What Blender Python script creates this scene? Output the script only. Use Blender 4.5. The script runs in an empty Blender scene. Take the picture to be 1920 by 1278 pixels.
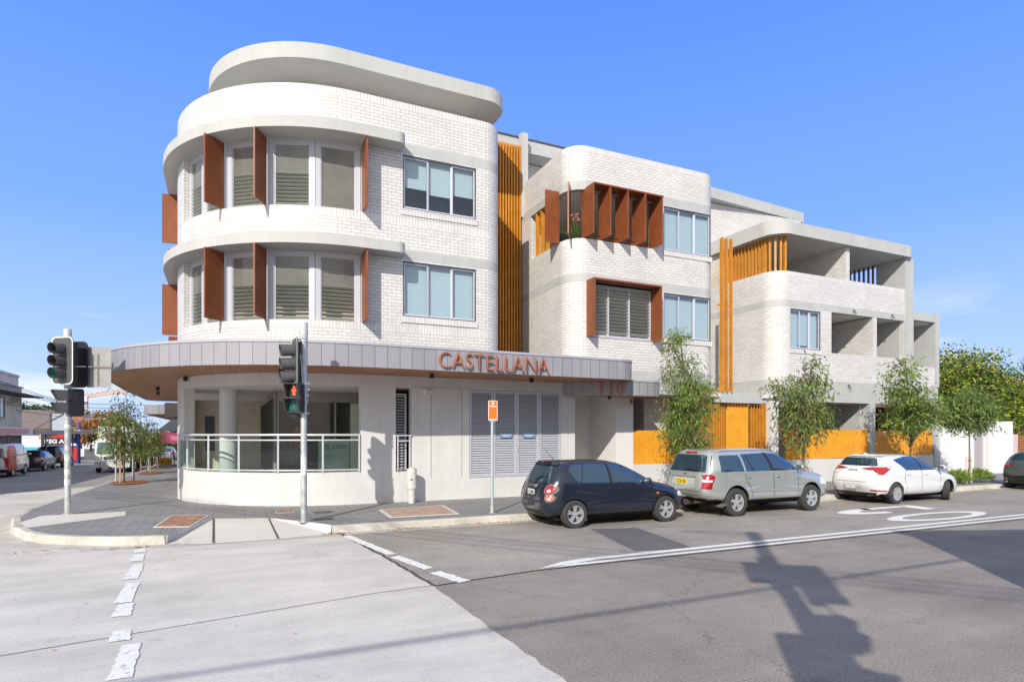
import bpy, bmesh, math, random
from mathutils import Vector, Matrix, geometry
from mathutils.bvhtree import BVHTree
R = math.radians
random.seed(7)
SC = 1.12                      # drawing unit -> metres (applied to every top-level object at the end)
scene = bpy.context.scene
col = scene.collection
# ---------------------------------------------------------------- camera
cam_d = bpy.data.cameras.new('camera'); cam = bpy.data.objects.new('camera', cam_d); col.objects.link(cam)
cam_d.sensor_width = 36; cam_d.lens = 36*1148/1920; cam_d.shift_y = 173/1920
cam_d.clip_start = 0.05; cam_d.clip_end = 3000
cam.location = (0, 0, 1.95*SC); cam.rotation_euler = (R(90), 0, -R(25.2))
scene.camera = cam
# ---------------------------------------------------------------- sky and sun
SUN_EL = 31.0
SD = Vector((0.663, 0.749))                     # direction the light travels over the ground
world = bpy.data.worlds.new("World"); scene.world = world; world.use_nodes = True
nt = world.node_tree; nt.nodes.clear()
def N(t, k, **kw):
    n = t.nodes.new(k)
    for a, b in kw.items(): setattr(n, a, b)
    return n
wo = N(nt, 'ShaderNodeOutputWorld'); bg = N(nt, 'ShaderNodeBackground'); sky = N(nt, 'ShaderNodeTexSky')
sky.sky_type = 'NISHITA'; sky.sun_disc = False; sky.sun_elevation = R(SUN_EL); sky.sun_rotation = R(221.5)
sky.air_density = 1.0; sky.dust_density = 0.2; sky.ozone_density = 2.5; sky.altitude = 0
bg.inputs['Strength'].default_value = 0.15
hs = N(nt, 'ShaderNodeHueSaturation'); hs.inputs['Saturation'].default_value = 1.1; nt.links.new(sky.outputs[0], hs.inputs['Color'])
tc = N(nt, 'ShaderNodeTexCoord'); sx = N(nt, 'ShaderNodeSeparateXYZ'); nt.links.new(tc.outputs['Generated'], sx.inputs[0])
mp = N(nt, 'ShaderNodeMapping'); mp.inputs['Scale'].default_value = (1.6, 1.6, 7.0); mp.inputs['Location'].default_value = (0.35, 0.1, 0.2)
nt.links.new(tc.outputs['Generated'], mp.inputs[0])
nz = N(nt, 'ShaderNodeTexNoise'); nz.inputs['Scale'].default_value = 2.2; nz.inputs['Detail'].default_value = 7; nz.inputs['Roughness'].default_value = 0.62
nt.links.new(mp.outputs[0], nz.inputs['Vector'])
cr = N(nt, 'ShaderNodeValToRGB'); cr.color_ramp.elements[0].position = 0.50; cr.color_ramp.elements[1].position = 0.72
nt.links.new(nz.outputs[0], cr.inputs[0])
el = N(nt, 'ShaderNodeValToRGB'); el.color_ramp.elements[0].position = 0.06; el.color_ramp.elements[0].color = (1,1,1,1)
el.color_ramp.elements[1].position = 0.22; el.color_ramp.elements[1].color = (0,0,0,1)
nt.links.new(sx.outputs[2], el.inputs[0])
mm = N(nt, 'ShaderNodeMath', operation='MULTIPLY'); nt.links.new(cr.outputs[0], mm.inputs[0]); nt.links.new(el.outputs[0], mm.inputs[1])
mx = N(nt, 'ShaderNodeMixRGB'); mx.inputs[2].default_value = (6.3, 6.5, 7.0, 1)
# clear deep blue away from the sun, an added pale veil out of view softens the blue fill
gr = N(nt, 'ShaderNodeValToRGB'); E0 = gr.color_ramp.elements; E0[0].position = 0.0; E0[0].color = (.53,.66,.93,1); E0[1].position = .60; E0[1].color = (.088,.235,.86,1)
e_ = E0.new(.12); e_.color = (.36,.53,.93,1); e_ = E0.new(.30); e_.color = (.185,.37,.93,1)
nt.links.new(sx.outputs[2], gr.inputs[0])
g2 = N(nt, 'ShaderNodeMixRGB', blend_type='MULTIPLY'); g2.inputs[0].default_value = 1; g2.inputs[2].default_value = (7.6,7.6,7.6,1); nt.links.new(gr.outputs[0], g2.inputs[1])
dt = N(nt, 'ShaderNodeVectorMath', operation='DOT_PRODUCT'); dt.inputs[1].default_value = (-.40,-.47,.55); nt.links.new(tc.outputs['Generated'], dt.inputs[0])
vr = N(nt, 'ShaderNodeValToRGB'); vr.color_ramp.elements[0].position = .03; vr.color_ramp.elements[1].position = .55; nt.links.new(dt.outputs['Value'], vr.inputs[0])
veil = N(nt, 'ShaderNodeMixRGB'); veil.inputs[0].default_value = .55; veil.inputs[2].default_value = (6.0,5.6,5.0,1); nt.links.new(hs.outputs[0], veil.inputs[1])
sk = N(nt, 'ShaderNodeMixRGB'); nt.links.new(vr.outputs[0], sk.inputs[0]); nt.links.new(g2.outputs[0], sk.inputs[1]); nt.links.new(veil.outputs[0], sk.inputs[2])
nt.links.new(mm.outputs[0], mx.inputs[0]); nt.links.new(sk.outputs[0], mx.inputs[1])
nt.links.new(mx.outputs[0], bg.inputs['Color']); nt.links.new(bg.outputs[0], wo.inputs[0])
sl = bpy.data.lights.new('sun', 'SUN'); sl.energy = 4.1; sl.angle = R(0.5); sl.color = (1.0, 0.94, 0.85)
so = bpy.data.objects.new('sun', sl); col.objects.link(so); so.location = (-20, -20, 30)
_e = R(SUN_EL); so.rotation_euler = Vector((SD.x*math.cos(_e), SD.y*math.cos(_e), -math.sin(_e))).to_track_quat('-Z', 'Y').to_euler()
scene.view_settings.view_transform = 'Standard'; scene.view_settings.look = 'None'; scene.view_settings.gamma = 1
scene.view_settings.exposure = 0.17
scene.render.engine = 'CYCLES'
# ---------------------------------------------------------------- materials
MATS = {}
def base_mat(name, rgb, rough=.6, metal=0., spec=.5, noise=0., nscale=8., bump=0., bscale=60., emit=0., coat=0., drip=0.):
    """plain principled surface with a little procedural tone variation and bump"""
    if name in MATS: return MATS[name]
    m = bpy.data.materials.new(name); m.use_nodes = True; t = m.node_tree; b = t.nodes['Principled BSDF']
    b.inputs['Base Color'].default_value = (*rgb, 1); b.inputs['Roughness'].default_value = rough; b.inputs['Metallic'].default_value = metal
    b.inputs['Specular IOR Level'].default_value = spec; b.inputs['Coat Weight'].default_value = coat; b.inputs['Coat Roughness'].default_value = .05
    if emit: b.inputs['Emission Color'].default_value = (*rgb, 1); b.inputs['Emission Strength'].default_value = emit
    c = N(t, 'ShaderNodeTexCoord')
    if noise:
        n = N(t, 'ShaderNodeTexNoise'); n.inputs['Scale'].default_value = nscale; n.inputs['Detail'].default_value = 5; n.inputs['Roughness'].default_value = .6
        t.links.new(c.outputs['Object'], n.inputs['Vector'])
        r = N(t, 'ShaderNodeValToRGB'); r.color_ramp.elements[0].position = .3; r.color_ramp.elements[1].position = .7
        lo = [max(0, v*(1-noise)) for v in rgb]; hi = [min(1, v*(1+noise)) for v in rgb]
        r.color_ramp.elements[0].color = (*lo, 1); r.color_ramp.elements[1].color = (*hi, 1)
        t.links.new(n.outputs[0], r.inputs[0]); t.links.new(r.outputs[0], b.inputs['Base Color'])
    if drip:
        mp = N(t, 'ShaderNodeMapping'); mp.inputs['Scale'].default_value = (3.5, 3.5, .35); t.links.new(c.outputs['Object'], mp.inputs[0])
        n3 = N(t, 'ShaderNodeTexNoise'); n3.inputs['Scale'].default_value = 1.6; n3.inputs['Detail'].default_value = 6; n3.inputs['Roughness'].default_value = .65; t.links.new(mp.outputs[0], n3.inputs['Vector'])
        r3 = N(t, 'ShaderNodeValToRGB'); r3.color_ramp.elements[0].position = .3; r3.color_ramp.elements[1].position = .58; r3.color_ramp.elements[0].color = (1-drip, 1-drip*1.05, 1-drip*1.2, 1); r3.color_ramp.elements[1].color = (1,1,1,1)
        t.links.new(n3.outputs[0], r3.inputs[0]); xm = N(t, 'ShaderNodeMixRGB', blend_type='MULTIPLY'); xm.inputs[0].default_value = 1
        if b.inputs['Base Color'].links: t.links.new(b.inputs['Base Color'].links[0].from_socket, xm.inputs[1])
        else: xm.inputs[1].default_value = (*rgb, 1)
        t.links.new(r3.outputs[0], xm.inputs[2]); t.links.new(xm.outputs[0], b.inputs['Base Color'])
    if bump:
        n2 = N(t, 'ShaderNodeTexNoise'); n2.inputs['Scale'].default_value = bscale; n2.inputs['Detail'].default_value = 4
        t.links.new(c.outputs['Object'], n2.inputs['Vector'])
        bp = N(t, 'ShaderNodeBump'); bp.inputs['Strength'].default_value = bump; bp.inputs['Distance'].default_value = .01
        t.links.new(n2.outputs[0], bp.inputs['Height']); t.links.new(bp.outputs[0], b.inputs['Normal'])
    MATS[name] = m; return m
def brick_mat(name, c1, c2, mortar, bw=.23, rh=.085, ms=.006, rough=.45, bump=.4, coord='UV', offset=.5, swap=False, dirt=.12, rot=0., freq=2, spec=.5):
    if name in MATS: return MATS[name]
    m = bpy.data.materials.new(name); m.use_nodes = True; t = m.node_tree; b = t.nodes['Principled BSDF']
    b.inputs['Roughness'].default_value = rough; b.inputs['Specular IOR Level'].default_value = spec
    c = N(t, 'ShaderNodeTexCoord'); v = c.outputs[coord]
    if swap or rot:
        mp = N(t, 'ShaderNodeMapping'); mp.inputs['Rotation'].default_value = (0, 0, R(90 if swap else rot)); t.links.new(v, mp.inputs[0]); v = mp.outputs[0]
    k = N(t, 'ShaderNodeTexBrick'); k.offset = offset; k.offset_frequency = freq; k.squash = 1
    k.inputs['Scale'].default_value = 1; k.inputs['Brick Width'].default_value = bw; k.inputs['Row Height'].default_value = rh
    k.inputs['Mortar Size'].default_value = ms; k.inputs['Mortar Smooth'].default_value = .15; k.inputs['Bias'].default_value = 0
    k.inputs['Color1'].default_value = (*c1, 1); k.inputs['Color2'].default_value = (*c2, 1); k.inputs['Mortar'].default_value = (*mortar, 1)
    t.links.new(v, k.inputs['Vector'])
    n = N(t, 'ShaderNodeTexNoise'); n.inputs['Scale'].default_value = .9; n.inputs['Detail'].default_value = 8; n.inputs['Roughness'].default_value = .65
    t.links.new(c.outputs['Object'], n.inputs['Vector'])
    r = N(t, 'ShaderNodeValToRGB'); r.color_ramp.elements[0].position = .3; r.color_ramp.elements[1].position = .65
    r.color_ramp.elements[0].color = (1-dirt, 1-dirt*1.05, 1-dirt*1.15, 1); r.color_ramp.elements[1].color = (1, 1, 1, 1)
    t.links.new(n.outputs[0], r.inputs[0])
    x = N(t, 'ShaderNodeMixRGB', blend_type='MULTIPLY'); x.inputs[0].default_value = 1
    t.links.new(k.outputs['Color'], x.inputs[1]); t.links.new(r.outputs[0], x.inputs[2]); t.links.new(x.outputs[0], b.inputs['Base Color'])
    if bump:
        inv = N(t, 'ShaderNodeMath', operation='SUBTRACT'); inv.inputs[0].default_value = 1; t.links.new(k.outputs['Fac'], inv.inputs[1])
        bp = N(t, 'ShaderNodeBump'); bp.inputs['Strength'].default_value = bump; bp.inputs['Distance'].default_value = .004
        t.links.new(inv.outputs[0], bp.inputs['Height']); t.links.new(bp.outputs[0], b.inputs['Normal'])
    MATS[name] = m; return m
def ground_mat(name, rgb, speck=.25, stain=.18, sscale=.35, fine=160., rough=.9, bump=.3, streak=None, crack=False):
    """asphalt or concrete: fine aggregate speckle, broad tonal drift, blotches, traffic streaks, optional cracks"""
    if name in MATS: return MATS[name]
    m = bpy.data.materials.new(name); m.use_nodes = True; t = m.node_tree; b = t.nodes['Principled BSDF']
    b.inputs['Roughness'].default_value = rough; b.inputs['Specular IOR Level'].default_value = .3
    c = N(t, 'ShaderNodeTexCoord')
    def nz(scale, det, ro=.6, vec=None):
        n = N(t, 'ShaderNodeTexNoise'); n.inputs['Scale'].default_value = scale; n.inputs['Detail'].default_value = det; n.inputs['Roughness'].default_value = ro
        t.links.new(vec or c.outputs['Object'], n.inputs['Vector']); return n
    def ramp(src, p0, p1, a, bb):
        r = N(t, 'ShaderNodeValToRGB'); r.color_ramp.elements[0].position = p0; r.color_ramp.elements[1].position = p1
        r.color_ramp.elements[0].color = (a, a, a, 1); r.color_ramp.elements[1].color = (bb, bb, bb, 1); t.links.new(src, r.inputs[0]); return r.outputs[0]
    def mul(a, bb):
        x = N(t, 'ShaderNodeMixRGB', blend_type='MULTIPLY'); x.inputs[0].default_value = 1; t.links.new(a, x.inputs[1]); t.links.new(bb, x.inputs[2]); return x.outputs[0]
    f = nz(fine, 2, .7); f2 = nz(fine*.3, 3, .7); s = nz(sscale, 6, .65); s2 = nz(sscale*6, 5, .6)
    rgbn = N(t, 'ShaderNodeRGB'); rgbn.outputs[0].default_value = (*rgb, 1)
    o = mul(rgbn.outputs[0], ramp(f.outputs[0], .3, .7, 1-speck, 1+speck))
    o = mul(o, ramp(f2.outputs[0], .3, .7, 1-speck*.8, 1+speck*.8))
    o = mul(o, ramp(s.outputs[0], .35, .65, 1-stain, 1+stain*.5)); o = mul(o, ramp(s2.outputs[0], .25, .6, 1-stain*.6, 1))
    vs = N(t, 'ShaderNodeTexVoronoi'); vs.inputs['Scale'].default_value = 1.1; t.links.new(c.outputs['Object'], vs.inputs['Vector'])
    o = mul(o, ramp(vs.outputs['Distance'], .012, .03, .45, 1))
    w1 = nz(.55, 3, .5); w2 = nz(3.2, 5, .7); mo = N(t, 'ShaderNodeMath', operation='MULTIPLY'); t.links.new(w1.outputs[0], mo.inputs[0]); t.links.new(w2.outputs[0], mo.inputs[1])
    o = mul(o, ramp(mo.outputs[0], .33, .42, 1, .78))
    if streak:
        mp = N(t, 'ShaderNodeMapping'); mp.inputs['Scale'].default_value = streak; t.links.new(c.outputs['Object'], mp.inputs[0])
        q = nz(1.0, 5, .6, mp.outputs[0]); o = mul(o, ramp(q.outputs[0], .35, .65, .9, 1.06))
    if crack:
        v = N(t, 'ShaderNodeTexVoronoi', feature='DISTANCE_TO_EDGE'); v.inputs['Scale'].default_value = .22
        w = nz(1.2, 4); ad = N(t, 'ShaderNodeVectorMath', operation='ADD'); sc_ = N(t, 'ShaderNodeVectorMath', operation='SCALE'); sc_.inputs['Scale'].default_value = 1.2
        t.links.new(w.outputs['Color'], sc_.inputs[0]); t.links.new(c.outputs['Object'], ad.inputs[0]); t.links.new(sc_.outputs[0], ad.inputs[1]); t.links.new(ad.outputs[0], v.inputs['Vector'])
        o = mul(o, ramp(v.outputs['Distance'], .001, .003, .68, 1))
    t.links.new(o, b.inputs['Base Color'])
    bp = N(t, 'ShaderNodeBump'); bp.inputs['Strength'].default_value = bump; bp.inputs['Distance'].default_value = .006
    t.links.new(f.outputs[0], bp.inputs['Height']); t.links.new(bp.outputs[0], b.inputs['Normal'])
    MATS[name] = m; return m
def paint_mark_mat(name, rgb, wear=.5, under=(.2,.2,.2)):
    """road paint with worn-through patches"""
    if name in MATS: return MATS[name]
    m = bpy.data.materials.new(name); m.use_nodes = True; t = m.node_tree; b = t.nodes['Principled BSDF']; b.inputs['Roughness'].default_value = .7
    c = N(t, 'ShaderNodeTexCoord'); n = N(t, 'ShaderNodeTexNoise'); n.inputs['Scale'].default_value = 14; n.inputs['Detail'].default_value = 8; n.inputs['Roughness'].default_value = .75
    t.links.new(c.outputs['Object'], n.inputs['Vector'])
    r = N(t, 'ShaderNodeValToRGB'); r.color_ramp.elements[0].position = wear-.03; r.color_ramp.elements[1].position = wear+.03
    r.color_ramp.elements[0].color = (*under, 1); r.color_ramp.elements[1].color = (*rgb, 1)
    t.links.new(n.outputs[0], r.inputs[0]); t.links.new(r.outputs[0], b.inputs['Base Color']); MATS[name] = m; return m

white_brick = brick_mat('white_glazed_brick', (.735,.725,.705), (.655,.643,.622), (.37,.30,.26), ms=.0052)
white_soldier = brick_mat('white_soldier_brick', (.745,.735,.715), (.67,.66,.64), (.37,.30,.26), bw=.085, rh=.23, offset=0, ms=.0045)
cream_brick = brick_mat('cream_brick', (.72,.66,.57), (.64,.58,.49), (.40,.34,.30))
red_brick = brick_mat('red_brick', (.36,.12,.06), (.30,.10,.06), (.35,.30,.26))
render_grey = base_mat('grey_render', (.47,.475,.465), .85, drip=.07, noise=.05, nscale=3, bump=.35, bscale=140)
render_light = base_mat('pale_render', (.64,.632,.615), .85, drip=.07, noise=.05, nscale=1.3, bump=.3, bscale=140)
slab_conc = base_mat('painted_slab', (.47,.475,.46), .8, drip=.05, noise=.07, nscale=1.6, bump=.2, bscale=60)
slab_top = base_mat('canopy_slab_paint', (.49,.49,.465), .8, drip=.06, noise=.05, nscale=1.2, bump=.1, bscale=60)
soffit_w = base_mat('white_soffit', (.70,.69,.65), .8, noise=.03)
zinc = brick_mat('zinc_panel', (.325,.32,.345), (.29,.285,.31), (.08,.06,.09), bw=.29, rh=20, ms=.006, offset=0, rough=.42, bump=.3, dirt=.08)
timber = brick_mat('timber_soffit', (.42,.18,.07), (.36,.145,.055), (.10,.04,.02), bw=2.7, rh=.13, ms=.006, rough=.45, bump=.3, coord='Object', swap=True)
ochre_y = base_mat('yellow_ochre_fence_paint', (.74,.33,.022), .42, noise=.13, nscale=3)
rust = base_mat('copper_coloured_panel', (.235,.068,.023), .45, noise=.14, nscale=2.5, bump=.08, bscale=8)
ochre = base_mat('ochre_batten_paint', (.56,.225,.02), .42, noise=.16, nscale=3)
alu = base_mat('silver_aluminium', (.60,.61,.66), .35, metal=.25, noise=.03)
alu_w = base_mat('pale_window_frame', (.50,.51,.55), .4, noise=.03)
dark_alu = base_mat('dark_grey_frame', (.10,.105,.12), .4)
black = base_mat('black_paint', (.012,.012,.013), .45)
blind = base_mat('roller_blind', (.60,.66,.67), .9)
galv = base_mat('galvanised_steel', (.48,.50,.50), .5, metal=.35, noise=.22, nscale=7)
white_p = base_mat('white_paint', (.8,.8,.8), .5, noise=.04)
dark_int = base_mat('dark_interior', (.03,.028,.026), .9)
def glass_mat(name, rgb, rough=.03, alpha=.25, tr=True):
    if name in MATS: return MATS[name]
    m = bpy.data.materials.new(name); m.use_nodes = True; t = m.node_tree; t.nodes.remove(t.nodes['Principled BSDF'])
    out = t.nodes['Material Output']; g = N(t, 'ShaderNodeBsdfGlossy'); g.inputs['Roughness'].default_value = rough; g.inputs['Color'].default_value = (.95,.97,1,1)
    tb = N(t, 'ShaderNodeBsdfTransparent'); tb.inputs['Color'].default_value = (*rgb, 1)
    f = N(t, 'ShaderNodeLayerWeight'); f.inputs['Blend'].default_value = .5; pw = N(t, 'ShaderNodeMath', operation='POWER'); pw.inputs[1].default_value = 4; t.links.new(f.outputs['Facing'], pw.inputs[0])
    a = N(t, 'ShaderNodeMath', operation='MULTIPLY_ADD'); a.inputs[1].default_value = .85; a.inputs[2].default_value = alpha; a.use_clamp = True
    t.links.new(pw.outputs[0], a.inputs[0]); x = N(t, 'ShaderNodeMixShader'); t.links.new(a.outputs[0], x.inputs[0])
    t.links.new(tb.outputs[0], x.inputs[1]); t.links.new(g.outputs[0], x.inputs[2]); t.links.new(x.outputs[0], out.inputs[0]); MATS[name] = m; return m
clear_glass = glass_mat('clear_window_glass', (.76,.84,.87), alpha=.10)
rail_glass = glass_mat('balustrade_glass', (.72,.84,.80), alpha=.05)
shop_glass = glass_mat('shop_glass', (.70,.74,.71), alpha=.08)
car_glass = base_mat('sky_blue_car_glass', (.028,.065,.095), .03, metal=.3, spec=.9, coat=1)  # opaque; blue of the reflected sky is put into the base colour
# ---------------------------------------------------------------- mesh builder
class MB:
    def __init__(s): s.v = []; s.f = []; s.uv = []; s.mi = []; s.cur = 0
    def face(s, pts, uv=None):
        i = len(s.v); s.v += [tuple(p) for p in pts]; s.f.append(list(range(i, i+len(pts)))); s.uv.append(uv); s.mi.append(s.cur); return s
    def mesh_(s, verts, faces):
        i = len(s.v); s.v += [tuple(p) for p in verts]
        for f in faces: s.f.append([i+k for k in f]); s.uv.append(None); s.mi.append(s.cur)
        return s
    def box(s, x0, x1, y0, y1, z0, z1):
        v = [(x0,y0,z0),(x1,y0,z0),(x1,y1,z0),(x0,y1,z0),(x0,y0,z1),(x1,y0,z1),(x1,y1,z1),(x0,y1,z1)]
        for q in ((0,3,2,1),(4,5,6,7),(0,1,5,4),(1,2,6,5),(2,3,7,6),(3,0,4,7)):
            p = [v[k] for k in q]
            if q[0] == 0 and q[1] == 3 or q[0] == 4: u = [(a[0], a[1]) for a in p]
            elif q in ((0,1,5,4),(2,3,7,6)): u = [(a[0], a[2]) for a in p]
            else: u = [(a[1], a[2]) for a in p]
            s.face(p, u)
        return s
    def obox(s, c, ax, hx, ay, hy, az, hz):
        c, ax, ay, az = Vector(c), Vector(ax).normalized()*hx, Vector(ay).normalized()*hy, Vector(az).normalized()*hz
        v = [c-ax-ay-az, c+ax-ay-az, c+ax+ay-az, c-ax+ay-az, c-ax-ay+az, c+ax-ay+az, c+ax+ay+az, c-ax+ay+az]
        for q in ((0,3,2,1),(4,5,6,7),(0,1,5,4),(1,2,6,5),(2,3,7,6),(3,0,4,7)): s.face([v[k] for k in q])
        return s
    def bar(s, a, b, w, h, up=(0,0,1)):
        a, b = Vector(a), Vector(b); d = b-a; u = Vector(up); sd = d.cross(u)
        if sd.length < 1e-5: sd = d.cross(Vector((1,0,0)))
        u = sd.cross(d); return s.obox((a+b)/2, d, d.length/2, sd, w/2, u, h/2)
    def prism(s, poly, z0, z1, caps=True):
        n = len(poly)
        if sum(poly[i][0]*poly[(i+1)%n][1]-poly[(i+1)%n][0]*poly[i][1] for i in range(n)) < 0: poly = poly[::-1]
        acc = 0
        for i in range(n):
            a, b = poly[i], poly[(i+1) % n]; L = math.hypot(b[0]-a[0], b[1]-a[1])
            s.face([(a[0],a[1],z0),(b[0],b[1],z0),(b[0],b[1],z1),(a[0],a[1],z1)], [(acc,z0),(acc+L,z0),(acc+L,z1),(acc,z1)]); acc += L
        if caps:
            c0 = s.cur
            s.face([(p[0],p[1],z1) for p in poly], [(p[0],p[1]) for p in poly])
            s.face([(p[0],p[1],z0) for p in poly[::-1]], [(p[0],p[1]) for p in poly[::-1]])
        return s
    def tube(s, pts, r, n=10, cap=True):
        pts = [Vector(p) for p in pts]; rs = r if isinstance(r, (list, tuple)) else [r]*len(pts)
        rings = []; prev = None
        for i, p in enumerate(pts):
            d = (pts[min(i+1, len(pts)-1)]-pts[max(i-1, 0)]).normalized()
            if prev is None: a = d.orthogonal().normalized()
            else:
                a = prev-d*prev.dot(d)
                a = a.normalized() if a.length > 1e-6 else d.orthogonal().normalized()
            prev = a; b = d.cross(a)
            rings.append([p+(a*math.cos(2*math.pi*k/n)+b*math.sin(2*math.pi*k/n))*rs[i] for k in range(n)])
        v = [q for rg in rings for q in rg]; f = []
        for i in range(len(rings)-1):
            for k in range(n): f.append((i*n+k, i*n+(k+1)%n, (i+1)*n+(k+1)%n, (i+1)*n+k))
        if cap: f.append(tuple(range(n))[::-1]); f.append(tuple((len(rings)-1)*n+k for k in range(n)))
        return s.mesh_(v, f)
    def lathe(s, prof, c=(0,0,0), axis='Z', n=24, close=False):
        v = []; c = Vector(c)
        for (r, h) in prof:
            for k in range(n):
                a = 2*math.pi*k/n; x, y = r*math.cos(a), r*math.sin(a)
                v.append(c+{'Z': Vector((x,y,h)), 'Y': Vector((x,h,y)), 'X': Vector((h,x,y))}[axis])
        f = []; m = len(prof)
        for i in range(m if close else m-1):
            j = (i+1) % m
            for k in range(n): f.append((i*n+k, i*n+(k+1)%n, j*n+(k+1)%n, j*n+k))
        if not close:
            if prof[0][0] > 1e-4: f.append(tuple(range(n))[::-1])
            if prof[-1][0] > 1e-4: f.append(tuple((m-1)*n+k for k in range(n)))
        return s.mesh_(v, f)
    def build(s, name, mat, parent=None, smooth=None, weld=False, xf=None):
        me = bpy.data.meshes.new(name)
        if xf is not None: s.v = [tuple(xf @ Vector(p)) for p in s.v]
        me.from_pydata(s.v, [], s.f)
        if any(u is not None for u in s.uv):
            ul = me.uv_layers.new(name='UVMap'); k = 0
            for f, u in zip(s.f, s.uv):
                for j in range(len(f)):
                    ul.data[k].uv = u[j] if u else (0, 0); k += 1
        ms = mat if isinstance(mat, (list, tuple)) else [mat]
        for m in ms: me.materials.append(m)
        me.polygons.foreach_set('material_index', s.mi)
        if smooth is not None or weld: finish(me, smooth, weld)
        me.update(); o = bpy.data.objects.new(name, me); col.objects.link(o); o.parent = parent; return o
def finish(me, ang=40, weld=True):
    bm = bmesh.new(); bm.from_mesh(me)
    if weld: bmesh.ops.remove_doubles(bm, verts=bm.verts, dist=1e-4)
    bmesh.ops.recalc_face_normals(bm, faces=bm.faces)
    if ang:
        for f in bm.faces: f.smooth = True
        for e in bm.edges:
            if len(e.link_faces) != 2 or e.calc_face_angle(0) > R(ang): e.smooth = False
    bm.to_mesh(me); bm.free()
def tag(o, label=None, cat=None, group=None, kind=None):
    if label: o['label'] = label
    if cat: o['category'] = cat
    if group: o['group'] = group
    if kind: o['kind'] = kind
    return o
def empty(name, loc=(0,0,0), rz=0, label=None, cat=None, group=None):
    o = bpy.data.objects.new(name, None); col.objects.link(o); o.location = loc; o.rotation_euler = (0,0,rz); o.empty_display_size = .2
    return tag(o, label, cat, group)
def kids(o): return [c for c in bpy.data.objects if c.parent == o]
def copy_tree(o, parent=None, top=True):
    c = o.copy(); col.objects.link(c); c.parent = parent
    for ch in list(kids(o)): copy_tree(ch, c, False)
    return c
def arc(cx, cy, r, a0, a1, n=16):
    return [(cx+r*math.cos(R(a0+(a1-a0)*i/n)), cy+r*math.sin(R(a0+(a1-a0)*i/n))) for i in range(n+1)]
def offset_path(P, d):
    """offset an open 2-D path to its left by d"""
    out = []
    for i, p in enumerate(P):
        a = P[max(i-1, 0)]; b = P[min(i+1, len(P)-1)]
        t = Vector((b[0]-a[0], b[1]-a[1])).normalized()
        # mitre for the joint
        k = 1.0
        if 0 < i < len(P)-1:
            t1 = Vector((p[0]-a[0], p[1]-a[1])).normalized(); k = 1/max(.5, t.dot(t1))
        out.append((p[0]-t.y*d*k, p[1]+t.x*d*k))
    return out
def path_len(P):
    s = [0]
    for a, b in zip(P, P[1:]): s.append(s[-1]+math.hypot(b[0]-a[0], b[1]-a[1]))
    return s
def at_s(P, S, s):
    for i in range(len(P)-1):
        if s <= S[i+1] or i == len(P)-2:
            t = (s-S[i])/max(1e-9, S[i+1]-S[i]); return (P[i][0]+(P[i+1][0]-P[i][0])*t, P[i][1]+(P[i+1][1]-P[i][1])*t)
def s_of_x(P, S, X, lo=0, hi=1e9):
    best = None
    for i in range(len(P)-1):
        if S[i+1] < lo or S[i] > hi: continue
        a, b = P[i][0], P[i+1][0]
        if (a-X)*(b-X) <= 0 and a != b: return S[i]+(S[i+1]-S[i])*(X-a)/(b-a)
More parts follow.
